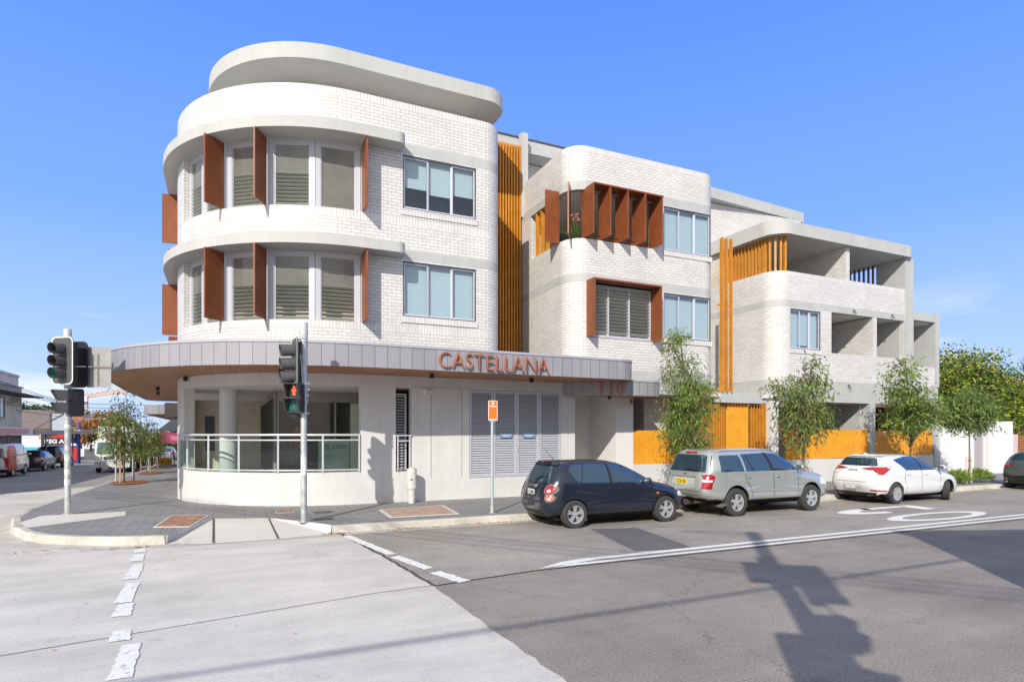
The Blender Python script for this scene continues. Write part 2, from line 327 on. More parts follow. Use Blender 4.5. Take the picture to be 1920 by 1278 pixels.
def wall(mb, P, z0, z1, th=.2, openings=(), outside='right', soldier=None, smat=1):
    """wall of thickness th following plan path P; outer face is the path, inner face is offset to the left.
    openings: (s0, s1, z0, z1) in arc length and height. UVs run in metres for the brick texture.
    soldier: heights (top of a soldier-course band of .2) given the material index smat."""
    Q = offset_path(P, th); S = path_len(P)
    ss = set(S); zs = {z0, z1}
    for (a, b, c, d) in openings: ss |= {a, b}; zs |= {max(z0, c), min(z1, d)}
    bands = []
    for zt in (soldier or ()):
        if z0 < zt <= z1+1e-6: bands.append((zt-.17, zt)); zs |= {zt-.17, zt}
    ss = sorted(x for x in ss if S[0]-1e-9 <= x <= S[-1]+1e-9); zs = sorted(z for z in zs if z0-1e-9 <= z <= z1+1e-9)
    ss = [x for i, x in enumerate(ss) if i == 0 or x-ss[i-1] > 1e-5]; zs = [x for i, x in enumerate(zs) if i == 0 or x-zs[i-1] > 1e-5]
    def hole(i, j):
        if not (0 <= i < len(ss)-1 and 0 <= j < len(zs)-1): return True
        m, n = (ss[i]+ss[i+1])/2, (zs[j]+zs[j+1])/2
        return any(a < m < b and c < n < d for a, b, c, d in openings)
    SQ = S
    po = [at_s(P, S, x) for x in ss]; qi = [at_s(Q, SQ, x) for x in ss]
    for i in range(len(ss)-1):
        for j in range(len(zs)-1):
            if hole(i, j): continue
            a, b, c, d = po[i], po[i+1], qi[i], qi[i+1]; u0, u1, v0, v1 = ss[i], ss[i+1], zs[j], zs[j+1]
            mid = (v0+v1)/2; old = mb.cur
            if any(p < mid < q for p, q in bands):
                mb.cur = smat; top = [q for p, q in bands if p < mid < q][0]; uvz = lambda z: z-top+.23*40
            else: uvz = lambda z: z
            mb.face([(a[0],a[1],v0),(b[0],b[1],v0),(b[0],b[1],v1),(a[0],a[1],v1)], [(u0,uvz(v0)),(u1,uvz(v0)),(u1,uvz(v1)),(u0,uvz(v1))])
            mb.face([(d[0],d[1],v0),(c[0],c[1],v0),(c[0],c[1],v1),(d[0],d[1],v1)], [(u1,v0),(u0,v0),(u0,v1),(u1,v1)])
            if hole(i, j+1): mb.face([(a[0],a[1],v1),(b[0],b[1],v1),(d[0],d[1],v1),(c[0],c[1],v1)], [(u0,0),(u1,0),(u1,.2),(u0,.2)])
            if hole(i, j-1): mb.face([(b[0],b[1],v0),(a[0],a[1],v0),(c[0],c[1],v0),(d[0],d[1],v0)], [(u1,0),(u0,0),(u0,.2),(u1,.2)])
            if hole(i-1, j): mb.face([(c[0],c[1],v0),(a[0],a[1],v0),(a[0],a[1],v1),(c[0],c[1],v1)], [(0,v0),(.2,v0),(.2,v1),(0,v1)])
            if hole(i+1, j): mb.face([(b[0],b[1],v0),(d[0],d[1],v0),(d[0],d[1],v1),(b[0],b[1],v1)], [(0,v0),(.2,v0),(.2,v1),(0,v1)])
            mb.cur = old
    return mb
def text_mesh(txt, size, mat, parent, name, loc, ex=.01, xdir=(1,0,0), up=(0,0,1), width=None, bold=0., align='LEFT', space=1.0):
    cu = bpy.data.curves.new(name, 'FONT'); cu.body = txt; cu.size = size; cu.extrude = ex; cu.offset = bold; cu.align_x = align; cu.space_character = space
    o = bpy.data.objects.new(name, cu); col.objects.link(o); dg = bpy.context.evaluated_depsgraph_get(); dg.update()
    me = bpy.data.meshes.new_from_object(o.evaluated_get(dg)); bpy.data.objects.remove(o)
    xs = [v.co.x for v in me.vertices]; ys = [v.co.y for v in me.vertices]
    if width and xs:
        k = width/(max(xs)-min(xs))
        for v in me.vertices: v.co.x *= k
    x = Vector(xdir).normalized(); y = Vector(up).normalized(); z = x.cross(y)
    M = Matrix(((x.x,y.x,z.x,loc[0]),(x.y,y.y,z.y,loc[1]),(x.z,y.z,z.z,loc[2]),(0,0,0,1)))
    me.transform(M); me.materials.clear(); me.materials.append(mat)
    ob = bpy.data.objects.new(name, me); col.objects.link(ob); ob.parent = parent; return ob
# ================================================================= GROUND
asph = ground_mat('asphalt', (.30,.272,.236), speck=.5, stain=.2, crack=True, streak=(.15, 1.6, 1))
asph_old = ground_mat('older_asphalt', (.345,.318,.28), speck=.5, stain=.2, streak=(.15, 1.6, 1))
asph_dark = ground_mat('dark_asphalt', (.15,.147,.145), speck=.3, stain=.15)
conc = ground_mat('road_concrete', (.61,.58,.528), speck=.2, stain=.14, streak=(.5, 2.2, 1), fine=220, bump=.15)
conc_new = ground_mat('pale_concrete', (.64,.61,.56), speck=.07, stain=.08, fine=200, bump=.15)
conc_kerb = ground_mat('kerb_concrete', (.56,.525,.46), speck=.12, stain=.22, sscale=1.4, fine=120, bump=.3)
pavers = brick_mat('grey_pavers', (.30,.30,.30), (.265,.265,.265), (.09,.09,.095), bw=.42, rh=.2, ms=.006, rough=.8, bump=.4, coord='Object', dirt=.2, spec=.3)
paint = paint_mark_mat('worn_road_paint', (.76,.76,.73), .42, (.42,.40,.37))
paint_ok = paint_mark_mat('road_paint', (.74,.74,.71), .36, (.40,.385,.36))
def sheet(name, poly, z, m, kind='structure', slope=False, **kw):
    g = (lambda y: -.014*max(0, y-18)) if slope else (lambda y: 0)
    mb = MB(); mb.face([(x, y, z+g(y)) for x, y in poly], [(x, y) for x, y in poly]); o = mb.build(name, m); return tag(o, kind=kind, **kw)
def rag(poly, amp, step=.12, seed=1):
    """subdivide the outline and roughen it"""
    rr = random.Random(seed); out = []
    for a, b in zip(poly, poly[1:]+poly[:1]):
        L = math.hypot(b[0]-a[0], b[1]-a[1]); n = max(1, int(L/step))
        for i in range(n):
            t = i/n; k = 0 if i == 0 else amp
            out.append((a[0]+(b[0]-a[0])*t+rr.uniform(-k, k), a[1]+(b[1]-a[1])*t+rr.uniform(-k, k)))
    return out
gmt = ground_mat('far_ground', (.2,.19,.17)); mb = MB()
mb.face([(-700,-700,-.02),(700,-700,-.02),(700,18,-.02),(-700,18,-.02)]); mb.face([(-700,18,-.02),(700,18,-.02),(700,260,-3.42),(-700,260,-3.42)]); mb.face([(-700,260,-3.42),(700,260,-3.42),(700,900,-3.42),(-700,900,-3.42)])
tag(mb.build('ground', gmt), kind='structure')
GZ = lambda y: -.014*max(0, y-18)
sheet('road', [(2.2,-40),(160,-40),(160,12.4),(1.9,12.4)], 0, asph)
sheet('road', [(-12.2,18),(-4.1,18),(-4.1,260),(-12.2,260)], 0, asph_old, slope=True)
sheet('road', [(-60,62),(-12.2,62),(-12.2,75),(-60,75)], 0, asph_old, slope=True)
# concrete crossing slab: edge towards the asphalt follows X ~ 2.4 and is a little ragged
ce = [(2.02,12.35),(2.3,9.6),(2.43,7.5),(2.41,5.5),(2.44,4.1),(2.4,-6)]
ce2 = rag(ce, .02, .15, 3)[:-1]; ce2 = [p for p in ce2 if p[1] > -6.5]
cp = [(-40,-30),(2.4,-30)] + [(2.4,-6)] + [p for p in reversed(ce2[:max(1, len([q for q in ce2 if True]))]) if p[1] < 12.35]
# keep only the points that run along the edge list (drop the closing segment)
edge = []
for a, b in zip(ce, ce[1:]):
    n = max(1, int(math.hypot(b[0]-a[0], b[1]-a[1])/.15))
    for i in range(n): edge.append((a[0]+(b[0]-a[0])*i/n+random.uniform(-.02,.02), a[1]+(b[1]-a[1])*i/n))
cp = [(-40,-30),(2.4,-30)] + edge[::-1] + [(2.0,12.6),(1.0,14),(-4.3,26.8),(-7,24.2),(-12.6,21),(-40,21)]
sheet('road', cp, .004, conc)
sheet('road', [(2.43,7.52),(4.07,7.75),(16.5,7.66),(80,7.6),(80,12.3),(2.03,12.3),(2.3,9.6)], .004, asph_old)
# trench patch
sheet('road_patch', [(6.15,8.3),(7.2,8.05),(7.7,10.3),(6.75,10.6)], .008, asph_dark)
# joints and cracks in the concrete
def strip(mb, pts, w, z, jit=0, taper=False):
    rr = random.Random(len(pts)*7+int(w*1000)); P = []
    for a, b in zip(pts, pts[1:]):
        L = math.hypot(b[0]-a[0], b[1]-a[1]); n = max(1, int(L/.12) if jit else 1)
        for i in range(n): t = i/n; P.append((a[0]+(b[0]-a[0])*t+rr.uniform(-jit,jit), a[1]+(b[1]-a[1])*t+rr.uniform(-jit,jit)))
    P.append(pts[-1]); Lf = offset_path(P, w/2); Rt = offset_path(P, -w/2)
    for i in range(len(P)-1): mb.face([(*Rt[i],z),(*Rt[i+1],z),(*Lf[i+1],z),(*Lf[i],z)])
tar = base_mat('joint_tar', (.075,.068,.06), .8)
j = MB(); strip(j, [(-40,6.1),(-1.77,6.75),(1.64,7.45),(2.42,7.52)], .012, .0085, .004)
strip(j, [(-14,1.4),(2.4,2.9)], .012, .0085, .003); strip(j, [(-30,11.6),(-4,12.3)], .02, .0085, .003)
tag(j.build('road_joint', tar), kind='structure')
j = MB(); strip(j, [(2.42,7.5),(4.07,7.73),(16.5,7.62),(60,7.55)], .035, .0085, .008)
strip(j, [(2.03,12.3),(2.3,9.6),(2.43,7.52)], .05, .0085, .015); tag(j.build('road_joint', tar), kind='structure')
# ---- painted markings
def mark(name, polys, m=paint, z=.012, seed=1, amp=.012):
    mb = MB()
    for i, p in enumerate(polys):
        q = rag(p, amp, .06, seed+i) if amp else p; mb.face([(x, y, z) for x, y in q])
    return tag(mb.build(name, m), kind='structure')
xs = [(11.95,11.62,-1.28),(11.45,10.85,-1.24),(10.6,9.55,-1.16),(9.3,8.25,-1.08),(8.2,7.65,-1.02),(7.1,6.75,-.92),(6.6,5.7,-.78)]
mark('lane_marking', [[(x-.06,a),(x+.09,a),(x+.12,b),(x-.06,b)] for a, b, x in xs], seed=5, amp=.010)
mark('lane_marking', [[(2.02,11.8),(2.18,11.9),(2.52,9.75),(2.36,9.7)],[(2.36,9.5),(2.52,9.56),(2.74,8.5),(2.58,8.42)],[(2.58,8.2),(2.76,8.25),(2.95,7.55),(2.76,7.5)]], seed=9)
mark('centre_line', [[(4.05,7.76),(5.2,7.98),(16.5,7.98),(80,8.0),(80,8.12),(16.5,8.11),(5.1,8.13),(4.6,8.05)],[(4.3,7.76),(16.5,7.71),(80,7.72),(80,7.84),(16.5,7.83),(5.2,7.86),(4.7,7.9)]], paint_ok, amp=.006)
# "50" painted for drivers coming the other way: strokes stretched along the road
def ribbon(pts, w, closed=False):
    P = pts + ([pts[0], pts[1]] if closed else [])
    L, Rr = offset_path(P, w/2), offset_path(P, -w/2); return [[Rr[i], Rr[i+1], L[i+1], L[i]] for i in range(len(P)-(2 if closed else 1))]
zero = [(15.25+1.62*math.cos(a), 8.78+.42*math.sin(a)) for a in [2*math.pi*i/36 for i in range(36)]]
zp = []
for i in range(36):
    a0, a1 = 2*math.pi*i/36, 2*math.pi*(i+1)/36
    f = lambda a, rx, ry: (15.2+rx*math.cos(a), 8.76+ry*math.sin(a))
    zp.append([f(a0,1.75,.47), f(a1,1.75,.47), f(a1,1.25,.3), f(a0,1.25,.3)])
five = []
for i in range(22):
    g = lambda t, rx, ry: (13.75+rx*math.cos(t), 9.98+ry*math.sin(t))
    a0, a1 = R(-250+ i*11.4), R(-250+(i+1)*11.4)
five = [[(16.3,9.62),(16.8,9.6),(16.9,10.35),(16.4,10.37)], [(14.75,10.36),(16.4,10.26),(16.4,10.42),(14.7,10.5)]]
b0 = [(14.75+ -.95*math.sin(t)*1.35, 10.0+.42*math.cos(t)) for t in [R(a) for a in range(-10, 200, 15)]]
five = [[(16.15,9.62),(16.65,9.62),(16.75,10.42),(16.25,10.42)], [(14.7,10.2),(16.3,10.2),(16.3,10.42),(14.7,10.42)]]
for i in range(len(b0)-1):
    f2 = lambda p: (14.85+(p[0]-14.75)*.5, 10.0+(p[1]-10.0)*.42)
    five.append([b0[i], b0[i+1], f2(b0[i+1]), f2(b0[i])])
mark('speed_number', zp, paint_ok, amp=0, z=.012); mark('speed_number', five, paint_ok, amp=0, z=.0125)
# ---- footpath (raised), kerb, ramps
KP = [(-4.25,260),(-4.25,18.0)] + [(-4.1,16.4),(-3.72,14.9),(-3.3,13.95),(-2.9,13.35),(-2.4,12.95),(-1.7,12.55),(-.9,12.33),(.3,12.28),(1.9,12.3),(150,12.5)]
KI = offset_path(KP, .14)
iL = [p for p in KI if p[1] > 18.1][:2]; fi = [p for p in KI if p[1] < 18.15]
left_i = KI[1]
notch = [(-.88,12.42),(-.2,14.35),(.86,14.0),(1.6,13.1),(1.9,12.44)]
kin = [p for p in KI[2:] if p[0] < -1.0] + notch + [p for p in KI[2:] if p[0] > 1.95]
sheet('footpath', [(left_i[0],18)] + kin + [(150,30),(26,30),(26,70),(12,18)], .146, pavers)
sheet('footpath', [(KI[0][0],260),(left_i[0],18),(12,18),(12,70),(-1,70),(-1,260)], .146, pavers, slope=True)
kb = MB()
for i in range(len(KP)-1):
    a, b, c, d = KP[i], KP[i+1], KI[i], KI[i+1]
    if a[0] > -1 and a[0] < 1.9 and a[1] < 13: continue
    n = max(1, int(math.hypot(b[0]-a[0], b[1]-a[1])/.9)) if b[0] < 60 and a[1] < 60 else 1
    for k in range(n):
        t0, t1 = k/n, (k+1)/n
        lerp = lambda u, v, t: (u[0]+(v[0]-u[0])*t, u[1]+(v[1]-u[1])*t)
        p0, p1, q0, q1 = lerp(a,b,t0), lerp(a,b,t1), lerp(c,d,t0), lerp(c,d,t1)
        w = random.uniform(-.006,.006)
        # slightly battered front face with a rounded nose
        o0 = (p0[0]+(p0[0]-q0[0])*.2, p0[1]+(p0[1]-q0[1])*.2); o1 = (p1[0]+(p1[0]-q1[0])*.2, p1[1]+(p1[1]-q1[1])*.2)
        m0 = lerp(p0,q0,.18); m1 = lerp(p1,q1,.18)
        h0 = len(kb.v)
        kb.face([(*o0,.006),(*o1,.006),(*p1,.125+w),(*p0,.125+w)]); kb.face([(*p0,.125+w),(*p1,.125+w),(*m1,.15+w),(*m0,.15+w)]); kb.face([(*m0,.15+w),(*m1,.15+w),(*q1,.15+w),(*q0,.15+w)])
        for q_ in range(h0, len(kb.v)): v_ = kb.v[q_]; kb.v[q_] = (v_[0], v_[1], v_[2]+GZ(v_[1]))
tag(kb.build('kerb', conc_kerb), kind='structure')
gp = MB(); KO = offset_path(KP, -.32)
for i in range(len(KP)-1):
    gp.face([(*KO[i],.008),(*KO[i+1],.008),(*KP[i+1],.008),(*KP[i],.008)])
gp.v = [(v_[0], v_[1], v_[2]+GZ(v_[1])) for v_ in gp.v]
o = gp.build('gutter', conc_kerb); tag(o, kind='structure')
rp = MB()      # pram ramp on the right: flat wedge with two flares
rp.face([(-.17,12.0,.012),(.9,12.0,.012),(.86,14.0,.155),(-.2,14.35,.155)])
rp.face([(-.95,12.3,.152),(-.93,12.27,.01),(-.17,12.0,.012),(-.2,14.35,.155),(-.88,12.42,.150)]); rp.face([(.9,12.0,.012),(1.88,12.24,.01),(1.9,12.3,.152),(1.9,12.44,.150),(1.6,13.1,.150),(.86,14.0,.155)])
tag(rp.build('pram_ramp', conc_new), kind='structure')
rj = MB(); strip(rj, [(-.17,12.0),(-.2,14.3)], .03, 0); strip(rj, [(.9,12.0),(.86,13.95)], .03, 0)
for i, v in enumerate(rj.v): t = min(1, max(0, (v[1]-12)/2.2)); rj.v[i] = (v[0], v[1], .03+t*.14)
tag(rj.build('ramp_joint', tar), kind='structure')
rp = MB(); rp.face([(-3.75,15.4,.151),(-3.4,14.5,.151),(-1.95,15.75,.151),(-2.05,16.6,.151),(-3.6,16.5,.151)]); tag(rp.build('pram_ramp', conc_new), kind='structure')
pit_rust = base_mat('rusty_lid', (.36,.19,.12), .85, noise=.45, nscale=9)
def pit(name, P, m, label, frame=True):
    mb = MB(); c = (sum(p[0] for p in P)/4, sum(p[1] for p in P)/4)
    mb.prism([(c[0]+(p[0]-c[0])*.9, c[1]+(p[1]-c[1])*.9) for p in P], .14, .158)
    o = mb.build(name, m); fr = MB(); fr.prism(P, .13, .153); f = fr.build('frame', conc_new); f.parent = o
    return tag(o, label, 'pit cover')
pit('pit_cover', [(-1.23,13.55),(-.60,13.3),(-.30,15.05),(-1.05,15.4)], pit_rust, 'large rusty square steel pit cover in the corner paving beside the pram ramp')
pit('pit_cover', [(3.2,12.95),(4.77,12.9),(5.0,14.7),(3.3,14.4)], base_mat('pinkish_lid', (.42,.30,.24), .9, noise=.3, nscale=6), 'long pinkish brown concrete pit cover in the paving left of the orange parking sign')
pit('pit_cover', [(1.05,14.8),(1.45,14.75),(1.5,15.2),(1.1,15.25)], pit_rust, 'small rusty diamond lid in the paving beneath the terrace wall')
def grate(P, label):
    mb = MB(); x0, y0, x1, y1 = P; mb.box(x0,x1,y0,y1,.13,.151); o = mb.build('drain_grate', black)
    g = MB(); n = 9
    for i in range(n): x = x0+(x1-x0)*(i+.3)/n; g.box(x, x+(x1-x0)/n*.45, y0+.02, y1-.02, .151, .157)
    gg = g.build('grate_bars', base_mat('cast_iron', (.11,.10,.09), .7)); gg.parent = o; tag(o, label, 'drain grate')
grate((1.85,14.35,2.25,14.7), 'dark slotted drain grate nearer the terrace wall right of the signal pole')
grate((1.72,13.2,2.1,13.5), 'dark slotted drain grate nearer the kerb beside the signal pole')
# leaf litter in the gutter
lit = MB(); rr = random.Random(4)
def scatter(mb, cx, cy, sx, sy, n, z, s=(.015,.035)):
    for _ in range(n):
        x, y = rr.gauss(cx, sx), rr.gauss(cy, sy); a = rr.uniform(0, 6.28); k = rr.uniform(*s); dx, dy = math.cos(a)*k, math.sin(a)*k
        t = rr.uniform(0,.012); mb.face([(x-dx,y-dy,z+t),(x+dy*.45,y-dx*.45,z+t+.008),(x+dx,y+dy,z+t+.004),(x-dy*.45,y+dx*.45,z+t)])
for cx, sx, n in ((1.95,.12,60),(3.6,.5,120),(5.2,.5,100),(7,.5,60),(-1.5,.5,60),(-3,.4,40),(19.5,1,90),(23.5,1,90)): scatter(lit, cx, 12.16 if cx > -1.6 else 12.45, sx, .05, n, .014)
for _ in range(110): scatter(lit, rr.uniform(-3.5,9), rr.uniform(12.6,15.5), .05,.05, 1, .15, (.008,.02))
for _ in range(60): scatter(lit, rr.uniform(-3,14), rr.uniform(4,12), .05,.05, 1, .012, (.008,.02))
tag(lit.build('leaf_litter', base_mat('dry_leaf', (.42,.20,.06), .9, noise=.4, nscale=20)), 'dry brown leaves scattered along the gutter', 'leaf litter', kind='stuff')
# ================================================================= MAIN BUILDING
BL = empty('apartment_building', (3, 19, .15), 0, 'white brick apartment building with rounded corners, copper fins and a curved zinc canopy', 'building')
def P_(mb, name, m, parent=BL, split=0, **k):
    """build a part in world units under the building (whose empty is not at the origin)"""
    if split and len(mb.f) > split:
        for i in range(0, len(mb.f), split):
            q = MB(); q.v = [mb.v[v] for f in mb.f[i:i+split] for v in f]; c = 0
            for f in mb.f[i:i+split]: q.f.append(list(range(c, c+len(f)))); c += len(f)
            q.uv = mb.uv[i:i+split]; q.mi = mb.mi[i:i+split]; P_(q, name, m, parent, **k)
        return
    o = mb.build(name, m, None, **k); o.parent = parent
    if parent is BL: o.matrix_parent_inverse = BL_INV
    return o
BL_INV = Matrix.Translation((-3,-19,-.15))
CX1, CY1, R1 = 3.05, 20.05, 4.25
A = arc(CX1, CY1, R1, 180, 270, 26)
P1 = [(-1.2,33.5)] + A + arc(6.6,16.4,.6,270,360,8) + [(7.2,20.5)]
S1 = path_len(P1); sA = 33.5-CY1
def s_ang(a): return sA + R1*R(a-180)
def s_X(X): return S1[27] + (X-CX1)
ZB = [(6.53,6.78),(9.32,9.58)]
ops = [(s_X(4.26), s_X(6.34), 5.03, 6.49), (s_X(4.26), s_X(6.34), 7.86, 9.29),
       (s_ang(198.5), s_X(3.2), 4.78, 6.53), (s_ang(198.5), s_X(3.2), 7.62, 9.32)]
mb = MB()
wall(mb, P1, 3.9, 6.53, .22, ops, soldier=[4.78]); wall(mb, P1, 6.78, 9.32, .22, ops, soldier=[7.62]); wall(mb, P1, 9.58, 10.65, .22, (), soldier=[10.65])
P_(mb, 'brick_wall', [white_brick, white_soldier])
for z0, z1 in ZB:
    mb = MB(); wall(mb, offset_path(P1, -.003), z0, z1, .2); P_(mb, 'slab_band', slab_conc)
    # sun hood: the slab swells out over the curved windows and ends in a rounded nose
    hp = [(-1.0,24.6),(-1.55,24.3)] + arc(3.2,20.0,4.75,180,270,40) + [(4.0,15.25)] + arc(4.0,15.47,.22,270,360,6)[1:] + [(4.22,15.9),(3.2,16.1)] + arc(3.2,20.2,3.9,268,182,20) + [(-.9,24.6)]
    mb = MB(); mb.prism(hp, z0+.01, z1+.02); P_(mb, 'sun_hood', slab_top, smooth=35)
    mb = MB()   # recessed drip line under the edge
# parapet roof deck
fp = [(-1.0,33)] + arc(CX1,CY1,R1-.22,180,270,20) + [(6.9,16.1),(7.0,20),(7.0,33)]
for z in (6.5, 9.3, 10.2):
    mb = MB(); mb.prism(fp, z-.02, z+.22); P_(mb, 'floor_plate', soffit_w)
mb = MB(); ip = [(.9,30),(.9,20)] + arc(4.0,20,2.6,185,270,10) + [(7,17.5)]
wall(mb, ip, 4.0, 10.2, .1); P_(mb, 'interior_wall', base_mat('beige_interior', (.62,.57,.48), .9))
mb = MB(); mb.box(-1.0,7.0,16.05,16.05+.01,3.99,4.0)
# small louvre strips and fins on the curved corner
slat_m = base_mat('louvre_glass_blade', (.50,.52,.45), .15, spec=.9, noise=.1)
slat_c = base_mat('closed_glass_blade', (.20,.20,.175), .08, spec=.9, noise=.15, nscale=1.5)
def facet_window(a0, a1, z0, z1, r=4.05, open_frac=.55, label=None):
    p0 = Vector((CX1+r*math.cos(R(a0)), CY1+r*math.sin(R(a0)), 0)); p1 = Vector((CX1+r*math.cos(R(a1)), CY1+r*math.sin(R(a1)), 0))
    d = (p1-p0); L = d.length; d.normalize(); n = Vector((d.y, -d.x, 0)); up = Vector((0,0,1)); sw = min(.13, L*.13)
    def bx(mb, u0, u1, v0, v1, w0, w1): c = p0+d*(u0+u1)/2+up*(v0+v1)/2+n*(w0+w1)/2; mb.obox(c, d, (u1-u0)/2, n, (w1-w0)/2, up, (v1-v0)/2)
    f = MB(); bx(f, 0, sw, z0, z1, -.05, .05); bx(f, L-sw, L, z0, z1, -.05, .05); bx(f, sw, L-sw, z1-.13, z1, -.05, .045); bx(f, sw, L-sw, z0, z0+.04, -.05, .045)
    bx(f, sw, sw+.025, z0+.04, z1-.13, -.03, .025); bx(f, L-sw-.025, L-sw, z0+.04, z1-.13, -.03, .025)
    fo = P_(f, 'louvre_window', alu_w)
    g = MB(); n_s = 16; H = (z1-.13-z0-.04); ph = H/n_s
    for i in range(n_s):
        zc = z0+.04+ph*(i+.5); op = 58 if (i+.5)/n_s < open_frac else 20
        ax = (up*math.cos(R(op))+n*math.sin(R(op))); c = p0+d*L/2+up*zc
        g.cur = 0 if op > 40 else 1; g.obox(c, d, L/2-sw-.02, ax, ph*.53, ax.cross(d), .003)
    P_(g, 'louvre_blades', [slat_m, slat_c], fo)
    b = MB(); zb = z0+.04+H*open_frac*1.02
    bx(b, sw, L-sw, zb, z1-.1, -.1, -.095); P_(b, 'roller_blind', base_mat('grey_blind', (.36,.34,.30), .9), fo)
    k = MB(); bx(k, -.1, L+.1, z0-.1, z1, -.75, -.74); P_(k, 'room_backdrop', base_mat('beige_room', (.52,.44,.34), .9, noise=.35, nscale=1.2), fo)
for k, (z0, z1) in enumerate(((4.78,6.53),(7.62,9.32))):
    for i, (a0, a1) in enumerate(((198.5,210.5),(210.5,223.5),(223.5,240.3),(240.3,256.3),(256.3,272.0))):
        facet_window(a0, a1, z0, z1, open_frac=(.0 if (k == 1 and i == 4) else .56))
    for a in (223.0, 239.8):
        c = Vector((math.cos(R(a)), math.sin(R(a)), 0)); p = Vector((CX1, CY1, 0)); m = MB(); t = Vector((-c.y, c.x, 0))
        q = c if a < 230 else c
        m.obox(p+q*(4.18+.29)+Vector((0,0,(z0+z1)/2-.0)), q, .29, t, .022, (0,0,1), (z1-z0)/2-.01); P_(m, 'copper_fin', rust)
    m = MB(); m.box(3.2,3.25,15.3,15.86,z0,z1-.005); P_(m, 'copper_fin', rust)
    for y, e, zz in ((21.6,.52,(z0+.2,z1)),(22.6,.42,(z0-.02,z0+.3))):
        m = MB(); m.box(-1.2-e,-1.2,y,y+.05,zz[0],zz[1]); P_(m, 'copper_panel', rust)
def window3(x0, x1, y, z0, z1, frac=.7, n=3, blind_m=None, par=None, tint=None, curtain=True):
    """sliding window: dark outer frame, aluminium sashes, glass and a roller blind drawn part way"""
    f = MB(); d = .09; w = .035
    f.box(x0,x1,y+.02,y+.14,z1-w,z1); f.box(x0,x1,y+.02,y+.14,z0,z0+w); f.box(x0,x0+w,y+.02,y+.14,z0+w,z1-w); f.box(x1-w,x1,y+.02,y+.14,z0+w,z1-w)
    fo = P_(f, 'window', dark_alu); s = MB(); W = (x1-x0-2*w)/n
    for i in range(n):
        a = x0+w+W*i; b = a+W; o = .03 if i % 2 else 0; t = .032
        s.box(a,a+t,y+.05+o,y+.08+o,z0+w,z1-w); s.box(b-t,b,y+.05+o,y+.08+o,z0+w,z1-w); s.box(a+t,b-t,y+.05+o,y+.08+o,z0+w,z0+w+t+.02); s.box(a+t,b-t,y+.05+o,y+.08+o,z1-w-t,z1-w)
    P_(s, 'sash', alu, fo)
    g = MB()
    for i in range(n): a = x0+w+W*i; o = .03 if i % 2 else 0; g.face([(a+.03,y+.065+o,z0+.06),(a+W-.03,y+.065+o,z0+.06),(a+W-.03,y+.065+o,z1-.06),(a+.03,y+.065+o,z1-.06)])
    P_(g, 'pane', clear_glass, fo)
    if curtain:
        c = MB()
        for i in range(n):
            fr = frac if not isinstance(frac, (list, tuple)) else frac[i]
            a = x0+w+W*i+.01; b = a+W-.02; zt = z1-.03; zb = zt-(zt-z0-.04)*fr
            c.box(a,b,y+.17,y+.18,zb,zt); c.box(a,b,y+.165,y+.185,zb-.02,zb)
        P_(c, 'roller_blind', blind_m or blind, fo)
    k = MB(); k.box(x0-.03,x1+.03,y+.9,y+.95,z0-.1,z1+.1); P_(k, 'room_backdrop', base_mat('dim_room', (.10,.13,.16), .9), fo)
    return fo
window3(4.26, 6.34, 15.8, 7.86, 9.29, (.55,.62,.55)); window3(4.26, 6.34, 15.8, 5.03, 6.49, (.97,.98,.97))
# projecting soldier sills
m = MB()
for z in (5.03, 7.86): m.box(4.22,6.38,15.775,15.8-.002,z-.16,z)
P_(m, 'window_sill', white_soldier, split=6)
# penthouse roof on the round wing
rp_ = arc(2.95,20.4,3.35,180,270,30) + arc(7.25,17.75,.7,270,360,8) + [(7.95,30),(-.4,30)]
mb = MB(); mb.prism(rp_, 12.0, 12.42); P_(mb, 'penthouse_roof', slab_top, smooth=35)
mb = MB(); mb.prism(arc(3.1,20.9,2.75,180,270,24)+[(7.0,18.15),(7.0,29),(.35,29)], 10.3, 12.0, caps=False); P_(mb, 'penthouse_wall', base_mat('penthouse_render', (.55,.54,.50), .8))
# ---- zinc canopy
def canopy(poly, z0, z1, name='canopy', inner=None, soff=timber, fpath=None, cap=True, th=.03):
    """fascia ring along fpath plus soffit and top"""
    f = MB(); S = path_len(fpath); Q = offset_path(fpath, th)
    for i in range(len(fpath)-1):
        a, b, c, d = fpath[i], fpath[i+1], Q[i], Q[i+1]
        f.face([(*a,z0-.012),(*b,z0-.012),(*b,z1),(*a,z1)], [(S[i],z0),(S[i+1],z0),(S[i+1],z1),(S[i],z1)])
        f.face([(*d,z0-.012),(*c,z0-.012),(*c,z1),(*d,z1)]); f.face([(*b,z0-.012),(*a,z0-.012),(*c,z0-.012),(*d,z0-.012)])
    fo = P_(f, name, zinc, smooth=30, weld=True)
    s = MB(); s.face([(x,y,z0) for x, y in poly[::-1]], [(x,y) for x, y in poly[::-1]]); P_(s, 'soffit', soff, fo)
    t = MB(); t.face([(x,y,z1-.03) for x, y in poly]); P_(t, 'canopy_deck', zinc, fo)
    if cap:
        m = MB(); a = offset_path(fpath, -.018); b = offset_path(fpath, .05)
        for i in range(len(fpath)-1):
            m.face([(*a[i],z1-.045),(*a[i+1],z1-.045),(*a[i+1],z1+.012),(*a[i],z1+.012)]); m.face([(*a[i],z1+.012),(*a[i+1],z1+.012),(*b[i+1],z1+.012),(*b[i],z1+.012)])
            m.face([(*a[i+1],z1-.045),(*a[i],z1-.045),(*b[i],z1-.045),(*b[i+1],z1-.045)])
        P_(m, 'flashing', base_mat('zinc_flashing', (.40,.40,.44), .4), fo, smooth=30)
    return fo
